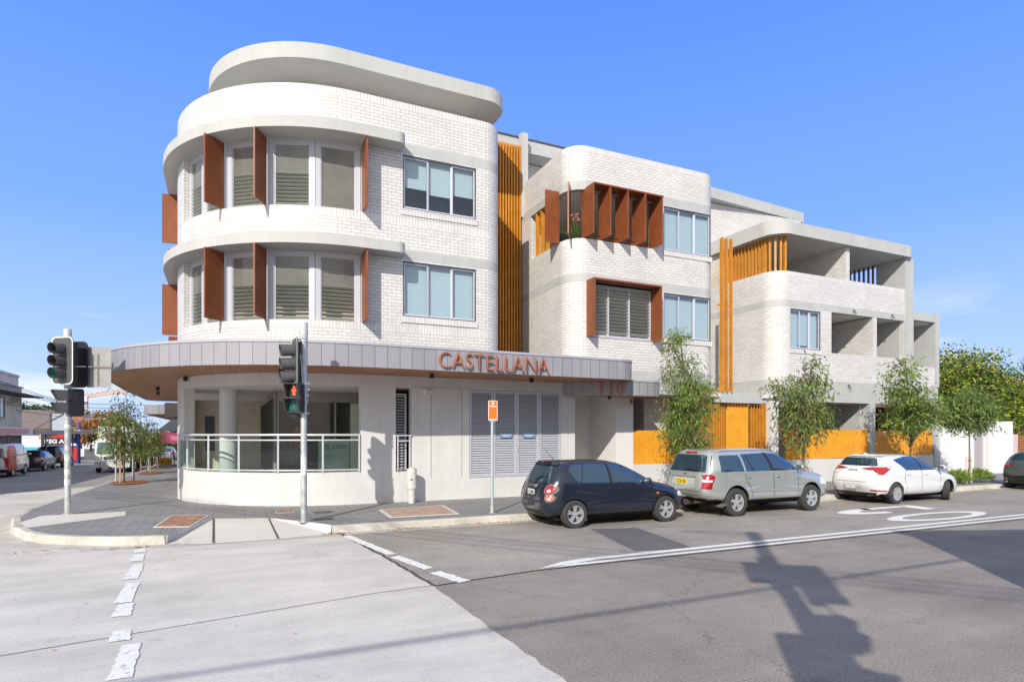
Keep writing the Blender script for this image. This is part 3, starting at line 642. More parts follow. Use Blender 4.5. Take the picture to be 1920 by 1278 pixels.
F1 = [(-1.2,32.6)] + arc(-2.3,31.75,.85,95,180,6) + [(-3.15,31),(-3.12,25)] + arc(3.1,19.9,6.05,180,270,40) + [(9.9,13.98)] + arc(9.9,14.68,.7,270,360,8) + [(10.6,15.79)]
cn = canopy(F1, 3.45, 3.985, fpath=F1)
for x, y in ((-.92,18.3),(-1.93,22.7),(-2.15,25.4),(4.72,14.75),(7.55,14.8),(1.2,15.1)):
    m = MB(); m.lathe([(.055,3.33),(.055,3.449)], (x,y,0), n=16); P_(m, 'downlight', black, cn, smooth=40)
F2 = [(9.1,15.79),(9.2,15.72),(9.75,15.2),(10.35,14.72)] + [(10.6,14.62),(11.5,14.62)] + arc(11.5,15.1,.48,270,360,7) + [(11.98,15.79)]
cn2 = canopy(F2, 3.06, 3.5, name='entry_canopy', fpath=F2)
m = MB(); m.lathe([(.05,2.96),(.05,3.059)], (10.35,15.2,0), n=16); P_(m, 'downlight', black, cn2, smooth=40)
sign_rust = base_mat('sign_letter_paint', (.40,.13,.065), .45)
def btext(*a, **k):
    return text_mesh(*a, **k)
btext('CASTELLANA', .56, sign_rust, cn, 'sign_letters', (4.57,13.835,3.505), ex=.022, width=2.95, bold=-.009)
dv = (Vector((10.35,14.72,0))-Vector((9.75,15.2,0))).normalized()
btext('110', .5, sign_rust, cn2, 'number_letters', (9.83,15.115,3.085), ex=.02, xdir=dv, width=.72, bold=.004)
# ---- ground floor
G1 = [(-1.2,33.5)] + A + [(9.52,15.8)]
SG = path_len(G1)
def g_X(X): return SG[27]+(X-CX1)
go = [(sA-4.8, sA-.3, .62, 3.15), (s_ang(199), g_X(3.16), .97, 3.15), (g_X(4.07), g_X(4.49), .95, 3.15), (g_X(6.13), g_X(9.04), .72, 3.15)]
mb = MB(); wall(mb, G1, -.4, 3.47, .25, go); P_(mb, 'rendered_wall', render_light)
mb = MB(); mb.box(9.40,9.5195,16.05,19.5,.1,3.47)      # entry recess side
mb.box(9.52,11.0,17.3,17.5,.1,3.4); mb.box(11.0,11.65,15.8,18.6,.1,3.4); P_(mb, 'entry_wall', base_mat('entry_render', (.72,.70,.67), .8), split=6)
mb = MB(); mb.box(9.2,18.4,15.85,20,3.2,3.3); mb.prism(fp, 3.151, 3.3); P_(mb, 'ceiling', soffit_w)
m = MB(); m.prism(fp, .55, .62); P_(m, 'terrace_floor', base_mat('terrace_tile', (.42,.39,.35), .6, noise=.1))
# arris control joints
m = MB()
for x in (5.03, 5.91): m.box(x-.006,x+.006,15.792,15.81,.75,3.18)
m.box(4.5,6.13,15.792,15.81,3.175,3.185); P_(m, 'control_joint', base_mat('joint_grey', (.30,.29,.28), .9))  # joint lines in their own dark grey
m = MB(); m.lathe([(.235,.6),(.235,3.2)], (.12,18.55,0), n=40); P_(m, 'column', render_light, smooth=40)
m = MB(); wall(m, [(-1.2,25.5),(1.3,25.5)], .5, 3.2, .2, [(.55,.9,1.3,2.6)]); P_(m, 'terrace_brick_wall', [cream_brick, cream_brick])
m = MB(); m.box(-.64,-.31,25.6,25.62,1.3,2.6); P_(m, 'terrace_window', dark_alu)
m = MB(); m.box(1.28,1.34,18.6,25.5,.62,3.15); sh = P_(m, 'shutter_wall', base_mat('taupe_metal', (.36,.34,.31), .5))
m = MB()
for i in range(12):
    y = 18.7+i*.56; m.box(1.255,1.285,y,y+.05,.7,2.95); m.box(1.262,1.282,y+.06,y+.14,.7,2.9)
P_(m, 'shutter_slats', base_mat('dark_bronze', (.06,.055,.05), .5), sh)
m = MB()
for x0, x1 in ((1.34,1.39),(2.9,2.96),(3.68,3.8)): m.box(x0,x1,18.3,18.36,.62,3.15)
m.box(1.39,3.68,18.301,18.359,2.85,3.15); m.box(1.39,3.68,18.301,18.359,.62,.72); sf = P_(m, 'shopfront', base_mat('bronze_frame', (.30,.28,.26), .5))
m = MB(); m.face([(1.39,18.33,.72),(3.68,18.33,.72),(3.68,18.33,2.85),(1.39,18.33,2.85)]); P_(m, 'pane', shop_glass, sf)
m = MB(); m.box(1.34,3.9,21.5,21.6,.5,3.15); m.box(3.45,3.62,18.4,21.5,.6,3.1); P_(m, 'shop_interior_wall', base_mat('shop_wall', (.34,.27,.20), .8, noise=.4, nscale=2))
m = MB(); m.box(3.36,3.67,18.285,18.295,.74,2.83); P_(m, 'shop_side_panel', base_mat('pale_green_panel', (.62,.68,.55), .8))
m = MB(); m.box(2.45,3.33,18.285,18.295,.75,1.75); P_(m, 'window_film', base_mat('frosted_film', (.42,.52,.50), .6))
btext("DI ZARA", .17, dark_alu, sf, 'window_letters', (2.62,18.28,1.5), ex=.002, width=.62)
m = MB(); m.box(2.6,3.3,18.278,18.282,1.3,1.305); m.box(2.6,3.2,18.278,18.282,1.24,1.245); P_(m, 'window_rule', dark_alu, sf)
# balustrade
BP = arc(CX1,CY1,R1+.02,192,270,22)+[(3.14,15.78)]; 
m = MB()
m.tube([(x,y,1.91) for x, y in [(-.95,20.4)]+BP], .028, 8); m.tube([(x,y,1.78) for x, y in BP], .018, 8); m.tube([(x,y,1.03) for x, y in BP], .018, 8)
def bp_at(px_a): return (CX1+(R1+.02)*math.cos(R(px_a)), CY1+(R1+.02)*math.sin(R(px_a)))
for a in (192.5, 203, 217, 230.5, 244.5, 259):
    x, y = bp_at(a); m.box(x-.022,x+.022,y-.022,y+.022,.985,1.9)
m.box(3.1,3.14,15.76,15.8,.985,1.9)
ba = P_(m, 'balustrade', base_mat('powdercoat_rail', (.60,.62,.64), .35, metal=.2))
m = MB()
for a, b in zip(BP, BP[1:]): m.face([(a[0],a[1],1.05),(b[0],b[1],1.05),(b[0],b[1],1.76),(a[0],a[1],1.76)])
P_(m, 'balustrade_glass', rail_glass, ba)
# slot with louvred gate and little rail
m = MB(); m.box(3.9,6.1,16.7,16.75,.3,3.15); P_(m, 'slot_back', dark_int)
m = MB(); ang = R(28)
def louv(mb, c, d, L, z0, z1, n, fw=.03, bt=.008, depth=.05, tilt=35):
    d = Vector(d).normalized(); nn = Vector((d.y,-d.x,0)); up = Vector((0,0,1)); c = Vector(c); H = z1-z0
    for u0, u1, v0, v1 in ((0,fw,z0,z1),(L-fw,L,z0,z1),(fw,L-fw,z1-fw,z1),(fw,L-fw,z0,z0+fw)):
        mb.obox(c+d*(u0+u1)/2+up*(v0+v1)/2, d, (u1-u0)/2, nn, depth/2, up, (v1-v0)/2)
    for i in range(n):
        z = z0+fw+(H-2*fw)*(i+.5)/n; ax = (nn*math.cos(R(tilt))-up*math.sin(R(tilt)))
        mb.obox(c+d*L/2+up*z+nn*.0, d, L/2-fw, ax, depth*.62, ax.cross(d), bt/2)
louv(m, (4.08,16.0,0), (1,.1,0), .33, .98, 3.0, 26); P_(m, 'louvre_gate', alu)
m = MB(); m.box(4.06,4.49,15.74,15.78,1.88,1.91); m.box(4.1,4.13,15.745,15.775,.97,1.88); m.box(4.42,4.45,15.745,15.775,.97,1.88); m.box(4.13,4.42,15.745,15.775,1.74,1.77); P_(m, 'gate_rail', alu)
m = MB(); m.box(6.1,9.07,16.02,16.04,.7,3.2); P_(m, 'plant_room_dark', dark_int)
xs_ = [6.135,6.86,7.59,8.31,9.035]
for i in range(4):
    m = MB(); louv(m, (xs_[i]+.006,15.83,0), (1,0,0), xs_[i+1]-xs_[i]-.012, .73, 3.14, 34, fw=.055, depth=.062, bt=.01, tilt=50); lo = P_(m, 'louvre_door', alu)
    if i == 2: k = MB(); k.box(xs_[i]+.02,xs_[i]+.035,15.77,15.8,1.45,1.55); P_(k, 'handle', alu_w, lo)
for x0, x1, cc in ((7.05,7.43,(.12,.28,.48)),(7.78,8.15,(.42,.50,.58))):
    m = MB(); m.box(x0,x1,15.765,15.775,1.83,1.93); so_ = P_(m, 'door_plate', base_mat('plate_%d' % int(x0), cc, .5))
    k = MB(); k.box(x0+.03,x1-.03,15.762,15.765,1.895,1.91); k.box(x0+.08,x1-.08,15.762,15.765,1.85,1.865); P_(k, 'plate_text', white_p, so_)
m = MB()
for x, r in ((4.83,.065),(4.99,.045)):
    m.lathe([(.0,-.1),(r,-.09),(r*1.05,-.04),(r*.6,0),(r*.5,.05)], (x,15.74,3.06), 'Y', 18)
P_(m, 'wall_light', base_mat('lamp_white', (.75,.75,.72), .4), smooth=40)
m = MB(); m.box(10.12,10.32,17.285,17.299,1.62,1.69); P_(m, 'name_plate', base_mat('bronze_plate', (.12,.10,.08), .4))
m = MB(); m.tube([(9.75,17.2,1.1),(9.68,17.2,1.16),(9.68,17.2,1.26),(9.76,17.2,1.32),(9.95,17.2,1.32),(10.9,17.2,.66)], .02, 8); P_(m, 'handrail', alu_w, smooth=40)
m = MB(); m.box(11.52,11.62,15.785,15.798,2.86,3.02); fs = P_(m, 'fire_sign', base_mat('sign_red', (.6,.02,.02), .5))
btext('FIRE', .035, white_p, fs, 'sign_text', (11.53,15.783,2.88), ex=.001, width=.08)
# ================================================================= MIDDLE AND RIGHT WINGS
# recess between the wings: ochre batten screen, plain dark brown wall behind
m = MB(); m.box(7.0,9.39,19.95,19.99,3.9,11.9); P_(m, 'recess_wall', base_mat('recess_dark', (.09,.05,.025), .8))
m = MB()
for i in range(20):
    x = 7.3+i*.108; m.box(x,x+.05,19.25,19.45,4.0,12.0)
for z in (4.6,6.6,8.9,11.6): m.box(7.25,9.39,19.452,19.5,z,z+.05)
P_(m, 'batten_screen', ochre)
m = MB(); m.box(9.42,9.66,19.2,19.45,9.5,12.46); P_(m, 'roof_post', slab_top)
P2 = [(9.5,19.9)] + arc(10.05,16.45,.65,180,270,14) + arc(14.57,16.4,.6,270,360,8) + [(15.17,20.5)]
S2 = path_len(P2); s2X = lambda X: s_of_x(P2, S2, X, S2[14])
s2Y = lambda Y: 19.9-Y
o2 = [(s2Y(18.6), s2X(12.43), 7.85, 9.32), (s2X(9.95)-0, s2X(12.42), 4.87, 6.53), (s2X(12.85), s2X(14.84), 5.03, 6.49), (s2X(12.85), s2X(14.84), 7.86, 9.29)]
mb = MB(); wall(mb, P2, 3.9, 6.53, .22, o2); wall(mb, P2, 6.78, 9.32, .22, o2, soldier=[7.85]); wall(mb, P2, 9.58, 10.65, .22, (), soldier=[10.65]); P_(mb, 'brick_wall', [white_brick, white_soldier])
for z0, z1 in ZB: mb = MB(); wall(mb, offset_path(P2, -.003), z0, z1, .2); P_(mb, 'slab_band', slab_conc)
mb = MB(); wall(mb, offset_path(P2, -.003), 3.2, 3.9, .22); P_(mb, 'base_band', render_grey)
f2p = [(9.7,19.9)] + arc(10.05,16.45,.45,180,270,8) + [(14.9,16.1),(14.95,22)]
for z in (6.5,9.3,10.1): mb = MB(); mb.prism(f2p, z, z+.2); P_(mb, 'floor_plate', soffit_w)
m = MB(); m.box(9.6,15,18.9,19,6.8,9.3); m.box(12.5,12.6,16.03,18.9,6.8,9.3); m.box(9.6,15,17.2,17.25,3.9,6.5); P_(m, 'interior_wall', base_mat('loggia_wall', (.60,.56,.50), .9), split=6)
m = MB(); m.box(10.6,12.0,18.85,18.9,7.0,9.0); P_(m, 'loggia_door', dark_alu)
window3(12.85, 14.84, 15.8, 7.86, 9.29, (.97,.97,.97)); window3(12.85, 14.84, 15.8, 5.03, 6.49, (.97,.9,.97))
m = MB()
for z in (5.03, 7.86): m.box(12.83,14.87,15.775,15.798,z-.16,z)
P_(m, 'window_sill', white_soldier, split=6)
# copper frame with five deep fins on the loggia
m = MB(); m.box(9.90,12.46,15.32,15.79,9.335,9.38)
fr = P_(m, 'fin_frame', rust)
for x in (9.88,10.48,11.12,11.77,12.42): k = MB(); k.box(x-.022,x+.022,15.33,15.99,7.87,9.33); P_(k, 'copper_fin', rust, fr)
k = MB(); k.box(9.9,12.4,15.84,15.9,7.9,7.94); k.box(9.9,12.4,15.84,15.9,8.0,8.02); P_(k, 'fin_rail', rust, fr)
m = MB(); m.box(8.92,9.40,16.53,16.58,7.82,9.42); P_(m, 'copper_fin', rust)
m = MB(); m.obox((9.35,15.85,8.62), (-.6,-.8,0), .26, (.8,-.6,0), .02, (0,0,1), .77); P_(m, 'copper_fin', rust)
m = MB()
for i in range(3): m.box(9.46,9.6,17.5+i*.35,17.54+i*.35,7.85,9.32)
P_(m, 'batten_screen', ochre)
# copper hood frame round the louvre window below
m = MB(); m.box(9.93,12.45,15.38,15.99,6.53,6.58); m.box(9.93,9.98,15.38,15.99,4.87,6.53); m.box(12.40,12.45,15.38,15.99,4.84,6.53); P_(m, 'hood_frame', rust)
m = MB()
for x in (10.0,10.72,11.5,12.32): m.box(x,x+.06,15.86,15.95,4.9,6.5)
m.box(10.06,12.32,15.861,15.949,4.9,4.97); m.box(10.06,12.32,15.861,15.949,6.44,6.5); lw = P_(m, 'louvre_window', alu_w)
g = MB()
for a, b in ((10.06,10.72),(10.78,11.5),(11.56,12.32)):
    for i in range(14):
        z = 5.0+i*.104; g.obox(((a+b)/2,15.88,z+.05), (1,0,0), (b-a)/2, (0,-.75,.6), .055, (0,.6,.75), .003)
P_(g, 'louvre_blades', slat_m, lw)
# palms on the loggia
leafg = None
# ---------------- right wing
P3 = [(17.9,22)] + arc(18.55,16.45,.65,180,270,14) + [(25.15,15.8)]
S3 = path_len(P3); s3X = lambda X: s_of_x(P3, S3, X, S3[14])
o3 = [(s3X(18.6), s3X(20.2), 5.03, 6.49), (s3X(20.78), s3X(25.14), 4.98, 6.53)]
mb = MB(); wall(mb, P3, 3.9, 6.53, .22, o3); wall(mb, P3, 6.78, 7.83, .22, (), soldier=[7.83]); P_(mb, 'brick_wall', [white_brick, white_soldier])
mb = MB(); wall(mb, offset_path(P3, -.003), 6.53, 6.78, .2); P_(mb, 'slab_band', slab_conc)
mb = MB(); wall(mb, offset_path([(17.9,22)]+arc(18.55,16.45,.65,180,270,14)+[(27.4,15.8)], -.004), 3.12, 3.9, .3); P_(mb, 'base_band', render_grey)
window3(18.6, 20.2, 15.8, 5.03, 6.49, (.97,.9,.97))
m = MB(); m.box(18.57,20.23,15.775,15.798,4.87,5.03); P_(m, 'window_sill', white_soldier, split=6)
sp = arc(18.5,16.35,.75,180,270,14)+arc(25.2,15.95,.35,270,360,6)+[(25.55,22),(17.75,22)]
mb = MB(); mb.prism(sp, 9.1, 9.55); P_(mb, 'roof_slab', slab_conc, smooth=30)
lp = [(17.73,20)] + arc(18.5,16.35,.77,180,268,14); mb = MB(); wall(mb, lp, 9.1, 9.62, .06); P_(mb, 'slab_lip', slab_top)
m = MB(); m.prism([(18.1,22),(18.1,16.2),(27.2,16.0),(27.2,22)], 6.56, 6.75); m.prism([(18.1,22),(18.1,16.2),(27.2,16.1),(27.2,22)], 3.5, 3.8); P_(m, 'floor_plate', soffit_w)
m = MB(); m.box(21.6,21.82,15.81,18.9,6.75,9.1); m.box(23.2,23.43,15.81,18.9,3.8,6.53); m.box(20.6,20.78,16.03,18.9,3.8,6.53); P_(m, 'party_wall', white_brick, split=6)
m = MB(); m.box(17.93,18.09,18.5,20.5,6.79,9.09); m.box(18.1,27.2,18.9,19.0,3.8,6.55); m.box(18.1,25.2,18.9,19.0,6.75,9.1); P_(m, 'balcony_back_wall', cream_brick, split=6)
for x0, x1, z0 in ((19.1,21.0,6.8),(22.3,23.4,6.8),(24.1,24.6,6.8),(21.3,22.6,3.9),(24.2,24.7,3.9)):
    m = MB(); m.box(x0,x1,18.84,18.895,z0,z0+2.1); dd = P_(m, 'balcony_door', dark_alu)
    k = MB(); k.box(x0+.06,x1-.06,18.83,18.838,z0+.08,z0+2.0); P_(k, 'pane', base_mat('balcony_glass', (.10,.13,.15), .05, spec=.8), dd)
m = MB(); m.box(25.15,25.68,15.76,17.0,3.9,9.1); m.box(27.15,27.42,15.76,17.0,3.9,6.95); m.box(25.68,27.42,15.761,16.4,6.62,6.95); m.box(22.95,23.27,15.76,16.1,.1,3.12); m.box(27.1,27.41,15.76,16.1,.1,3.12)
P_(m, 'column', render_grey, split=6)
m = MB(); m.box(25.68,27.15,15.79,16.0,3.9,4.72); m.box(25.7,26.0,16.6,17,6.95,7.85); P_(m, 'brick_wall', white_brick, split=6)
m = MB(); m.box(25.69,27.2,16.0,22,6.7,6.9); P_(m, 'floor_plate', soffit_w)
def battens(name, pts, z0, z1, n, w=.03, d=.12, m_=ochre, par=BL):
    """vertical battens spread evenly along a plan path, standing square to it"""
    S = path_len(pts); mb = MB()
    for i in range(n):
        s = S[-1]*i/(n-1); a = Vector(at_s(pts, S, max(0, s-.02))); b = Vector(at_s(pts, S, min(S[-1], s+.02))); t = (b-a).normalized(); c = (a+b)/2
        mb.obox((c.x, c.y, (z0+z1)/2), (t.x,t.y,0), w/2, (t.y,-t.x,0), d/2, (0,0,1), (z1-z0)/2)
    return P_(mb, name, m_, par)
battens('batten_screen', [(18.02,18.35),(18.02,16.5)], 7.83, 9.1, 12, .05, .1)
battens('batten_screen', arc(18.55,16.45,.53,185,262,8), 7.83, 9.1, 5, .07, .1)
darkbat = base_mat('brown_batten', (.20,.065,.02), .5)
battens('batten_screen', [(25.1,17.1),(25.1,18.8)], 7.83, 9.1, 9, .04, .1, darkbat); battens('batten_screen', [(25.1,17.1),(25.1,18.8)], 4.98, 6.5, 9, .04, .1, darkbat)
battens('batten_screen', [(27.1,17.1),(27.1,18.8)], 4.7, 6.6, 7, .05, .12, darkbat); battens('batten_screen', [(25.72,16.7),(25.98,16.7)], 7.85, 9.0, 4, .05, .1)
m = MB()
for x, w in ((15.30,.1),(15.50,.09),(15.72,.07)): m.box(x,x+w*.5,15.74,15.74+.14,3.35,8.6)
m.box(15.2,15.8,15.88,15.92,3.42,3.5); m.box(15.2,15.8,15.88,15.92,6.3,6.36); P_(m, 'batten_posts', ochre, split=6)
m = MB(); m.box(15.2,17.9,19.2,19.3,3.2,11.9); m.box(9.4,24.6,20.3,20.4,9.3,11.92); P_(m, 'back_wall', white_brick, split=6)
m = MB(); m.box(11.0,12.2,20.25,20.29,9.8,11.6); P_(m, 'penthouse_window', dark_alu)
m = MB(); m.prism([(7.3,19.5),(15,19.6),(24.9,20.4),(24.9,25),(7.3,25)], 11.95, 12.4); P_(m, 'penthouse_roof', slab_conc)
m = MB(); m.prism([(7.3,19.46),(15,19.56),(15,25),(7.3,25)], 12.405, 12.45); P_(m, 'roof_flashing', dark_alu)
m = MB(); m.box(15.17,17.9,15.95,19.3,3.02,3.38); m.box(15.3,17.2,15.80,15.95,3.0,3.36); P_(m, 'lintel', render_grey, split=6)
# ground floor behind the fences
m = MB(); m.box(11.65,18.4,19.3,19.4,.1,3.3); m.box(23.3,27.2,19.0,19.1,.1,3.3); m.box(12.9,14.0,16.9,19.3,.1,3.2); P_(m, 'garden_wall', cream_brick, split=6)
m = MB(); m.box(11.75,12.1,17.9,17.95,.3,2.9); m.box(23.6,24.0,18.95,18.99,.3,2.8); m.box(14.1,14.5,16.9,17,.2,3.1); P_(m, 'garden_door', dark_int, split=6)
m = MB(); m.box(22.8,22.949,16.1,19.5,.1,3.12); m.box(18.4,22.8,19.3,19.4,.1,3.12); P_(m, 'garden_divider', render_grey, split=6)
m = MB(); m.box(11.66,13.7,15.80,16.0,.1,.97); m.box(18.0,22.949,15.80,16.0,.1,1.0); m.box(23.271,27.1,15.80,16.0,.1,1.05); m.box(13.7,15.0,15.83,16.0,.1,.9); m.box(17.6,18.0,15.80,16.1,.1,3.1); P_(m, 'base_wall', render_light, split=6)
def fence_pan(x0, x1, z0, z1, y=15.84, pitch=.118, w=.095, par=BL, name='batten_fence'):
    m = MB(); n = int((x1-x0)/pitch)
    for i in range(n):
        x = x0+(x1-x0)*i/n; a, b, e = x, x+(x1-x0)/n*.86, x+(x1-x0)/n*.5
        m.prism([(a,y+.03),(a+.02,y-.02),(b-.02,y-.02),(b,y+.03)], z0, z1)
    m.box(x0,x1,y+.031,y+.05,z0+.1,z0+.15); m.box(x0,x1,y+.031,y+.05,z1-.2,z1-.15); m.box(x0,x1,y+.051,y+.06,z0,z1)
    P_(m, name, ochre_y)
fence_pan(11.68, 14.2, .97, 2.04); fence_pan(18.45, 22.94, 1.02, 2.09); fence_pan(23.28, 27.05, 1.06, 2.06)
fence_pan(15.72, 16.75, .6, 3.0, y=15.98, pitch=.13)
battens('gate_battens', [(16.85,16.0),(17.55,16.0)], .3, 3.05, 6, .045, .08); battens('gate_battens', [(14.5,16.0),(15.6,16.0)], .3, 2.95, 10, .045, .08)
battens('batten_screen', [(13.6,17.4),(14.4,17.4)], 1.0, 3.1, 8, .04, .1, darkbat); battens('batten_screen', [(25.0,17.4),(26.8,17.4)], 1.0, 3.1, 10, .05, .1, darkbat)
m = MB(); m.tube([(15.62,15.5,1.18),(15.52,15.5,1.24),(15.54,15.5,1.34),(15.66,15.5,1.38),(15.9,15.5,1.38),(16.75,15.5,.85)], .025, 8); m.tube([(15.85,15.5,1.37),(15.85,15.5,.3)], .022, 8); P_(m, 'handrail', white_p, smooth=40)
for (x, y, z) in ((12.75,15.72,3.7),(16.0,15.0,3.7),(22.0,15.72,6.62),(24.3,15.72,6.62),(21.7,15.72,3.72),(24.6,15.72,3.72)):
    if x == 16.0: continue
    m = MB(); m.tube([(x,15.8,z+.08),(x,15.72,z+.06)], .012, 6); m.tube([(x-.06,15.72,z+.1),(x+.03,15.68,z-.08)], .022, 8); P_(m, 'wall_spotlight', dark_alu)
# ================================================================= VEHICLES
def cprof(pts, n=6):
    """closed side outline through (x, z[, sharp]) points, Catmull-Rom except at sharp points"""
    P = [Vector((p[0], p[1])) for p in pts]; sh = [len(p) > 2 for p in pts]; N_ = len(P); out = []
    for i in range(N_):
        p0, p1, p2, p3 = P[i-1], P[i], P[(i+1)%N_], P[(i+2)%N_]
        if sh[i]: p0 = p1-(p2-p1)
        if sh[(i+1)%N_]: p3 = p2+(p2-p1)
        m = max(2, int((p2-p1).length/.07))
        for k in range(m):
            t = k/m; out.append(.5*((2*p1)+(-p0+p2)*t+(2*p0-5*p1+4*p2-p3)*t*t+(-p0+3*p1-3*p2+p3)*t**3))
    return out
RUB = base_mat('tyre_rubber', (.045,.043,.041), .85, noise=.15, nscale=30)
ALLOY = base_mat('alloy_rim', (.62,.62,.64), .3, metal=.6)
BLK = base_mat('black_trim', (.015,.015,.016), .55)
UND = base_mat('car_underside', (.008,.008,.008), .9)
REDL = base_mat('red_lamp', (.36,.005,.007), .12, spec=.8, coat=1)
CLRL = base_mat('clear_lamp', (.75,.75,.75), .1, spec=.9, coat=1)
AMB = base_mat('amber_lamp', (.8,.25,.02), .15, coat=1)
CHR = base_mat('chrome', (.75,.75,.77), .12, metal=1)
def wheel(par, x, y, r, wd, side, rim_r, spokes=5, double=True, steer=0, rim_m=None, INV=None):
    """tyre (thing's part) > rim. side = -1: outer face towards -y"""
    M = Matrix.Translation((x, y, r)) @ Matrix.Rotation(steer, 4, 'Z')
    t = MB(); w = wd/2
    prof = [(rim_r,-w*.78),(rim_r+.02,-w*.9),(r*.86,-w*1.0),(r*.95,-w*.9),(r*.99,-w*.62),(r,-w*.58)]
    for g in (-.3,0,.3): prof += [(r,w*(g-.07)),(r-.012,w*(g-.06)),(r-.012,w*(g+.06)),(r,w*(g+.07))]
    prof += [(r,w*.58),(r*.99,w*.62),(r*.95,w*.9),(r*.86,w),(rim_r+.02,w*.9),(rim_r,w*.78)]
    t.lathe(prof, (0,0,0), 'Y', 36, close=True); to = t.build('tyre', RUB, None, smooth=35, xf=M); to.parent = par
    rm = MB(); s = side; o = lambda v: v*s
    rm.lathe([(rim_r*1.01,o(w*.92)),(rim_r*.93,o(w*.86)),(rim_r*.88,o(w*.55)),(rim_r*.86,o(-w*.6))], (0,0,0), 'Y', 36)
    rm.f = rm.f[:-2]; rm.uv = rm.uv[:-2]; rm.mi = rm.mi[:-2]
    rm.lathe([(0.0,o(w*.80)),(rim_r*.14,o(w*.80)),(rim_r*.22,o(w*.70)),(rim_r*.24,o(w*.4))], (0,0,0), 'Y', 20)
    for k in range(spokes):
        for dd in ((-.16,.16) if double else (0,)):
            a = 2*math.pi*k/spokes+dd+.3; ww = rim_r*(.085 if double else .16)
            d0 = Vector((math.cos(a), 0, math.sin(a))); tt = Vector((-math.sin(a), 0, math.cos(a)))
            p0 = d0*rim_r*.16; p1 = d0*rim_r*.93
            v = []
            for p, q, yo in ((p0, ww*1.1, w*.74), (p1, ww*1.0, w*.84)):
                for sg in (-1, 1): v += [p+tt*sg*q+Vector((0,o(yo),0)), p+tt*sg*q*1.2+Vector((0,o(yo-.035),0))]
            rm.mesh_(v, [(0,2,6,4),(1,5,7,3),(0,4,5,1),(2,3,7,6)])
    ro = rm.build('rim', rim_m or ALLOY, None, smooth=35, xf=M); ro.parent = to
    dk = MB(); dk.lathe([(0,o(w*.1)),(rim_r*.87,o(w*.1)),(rim_r*.87,o(w*.05)),(0,o(w*.05))], (0,0,0), 'Y', 28); do = dk.build('brake_disc', base_mat('brake_dark', (.05,.048,.046), .6), None, xf=M); do.parent = to
    return to
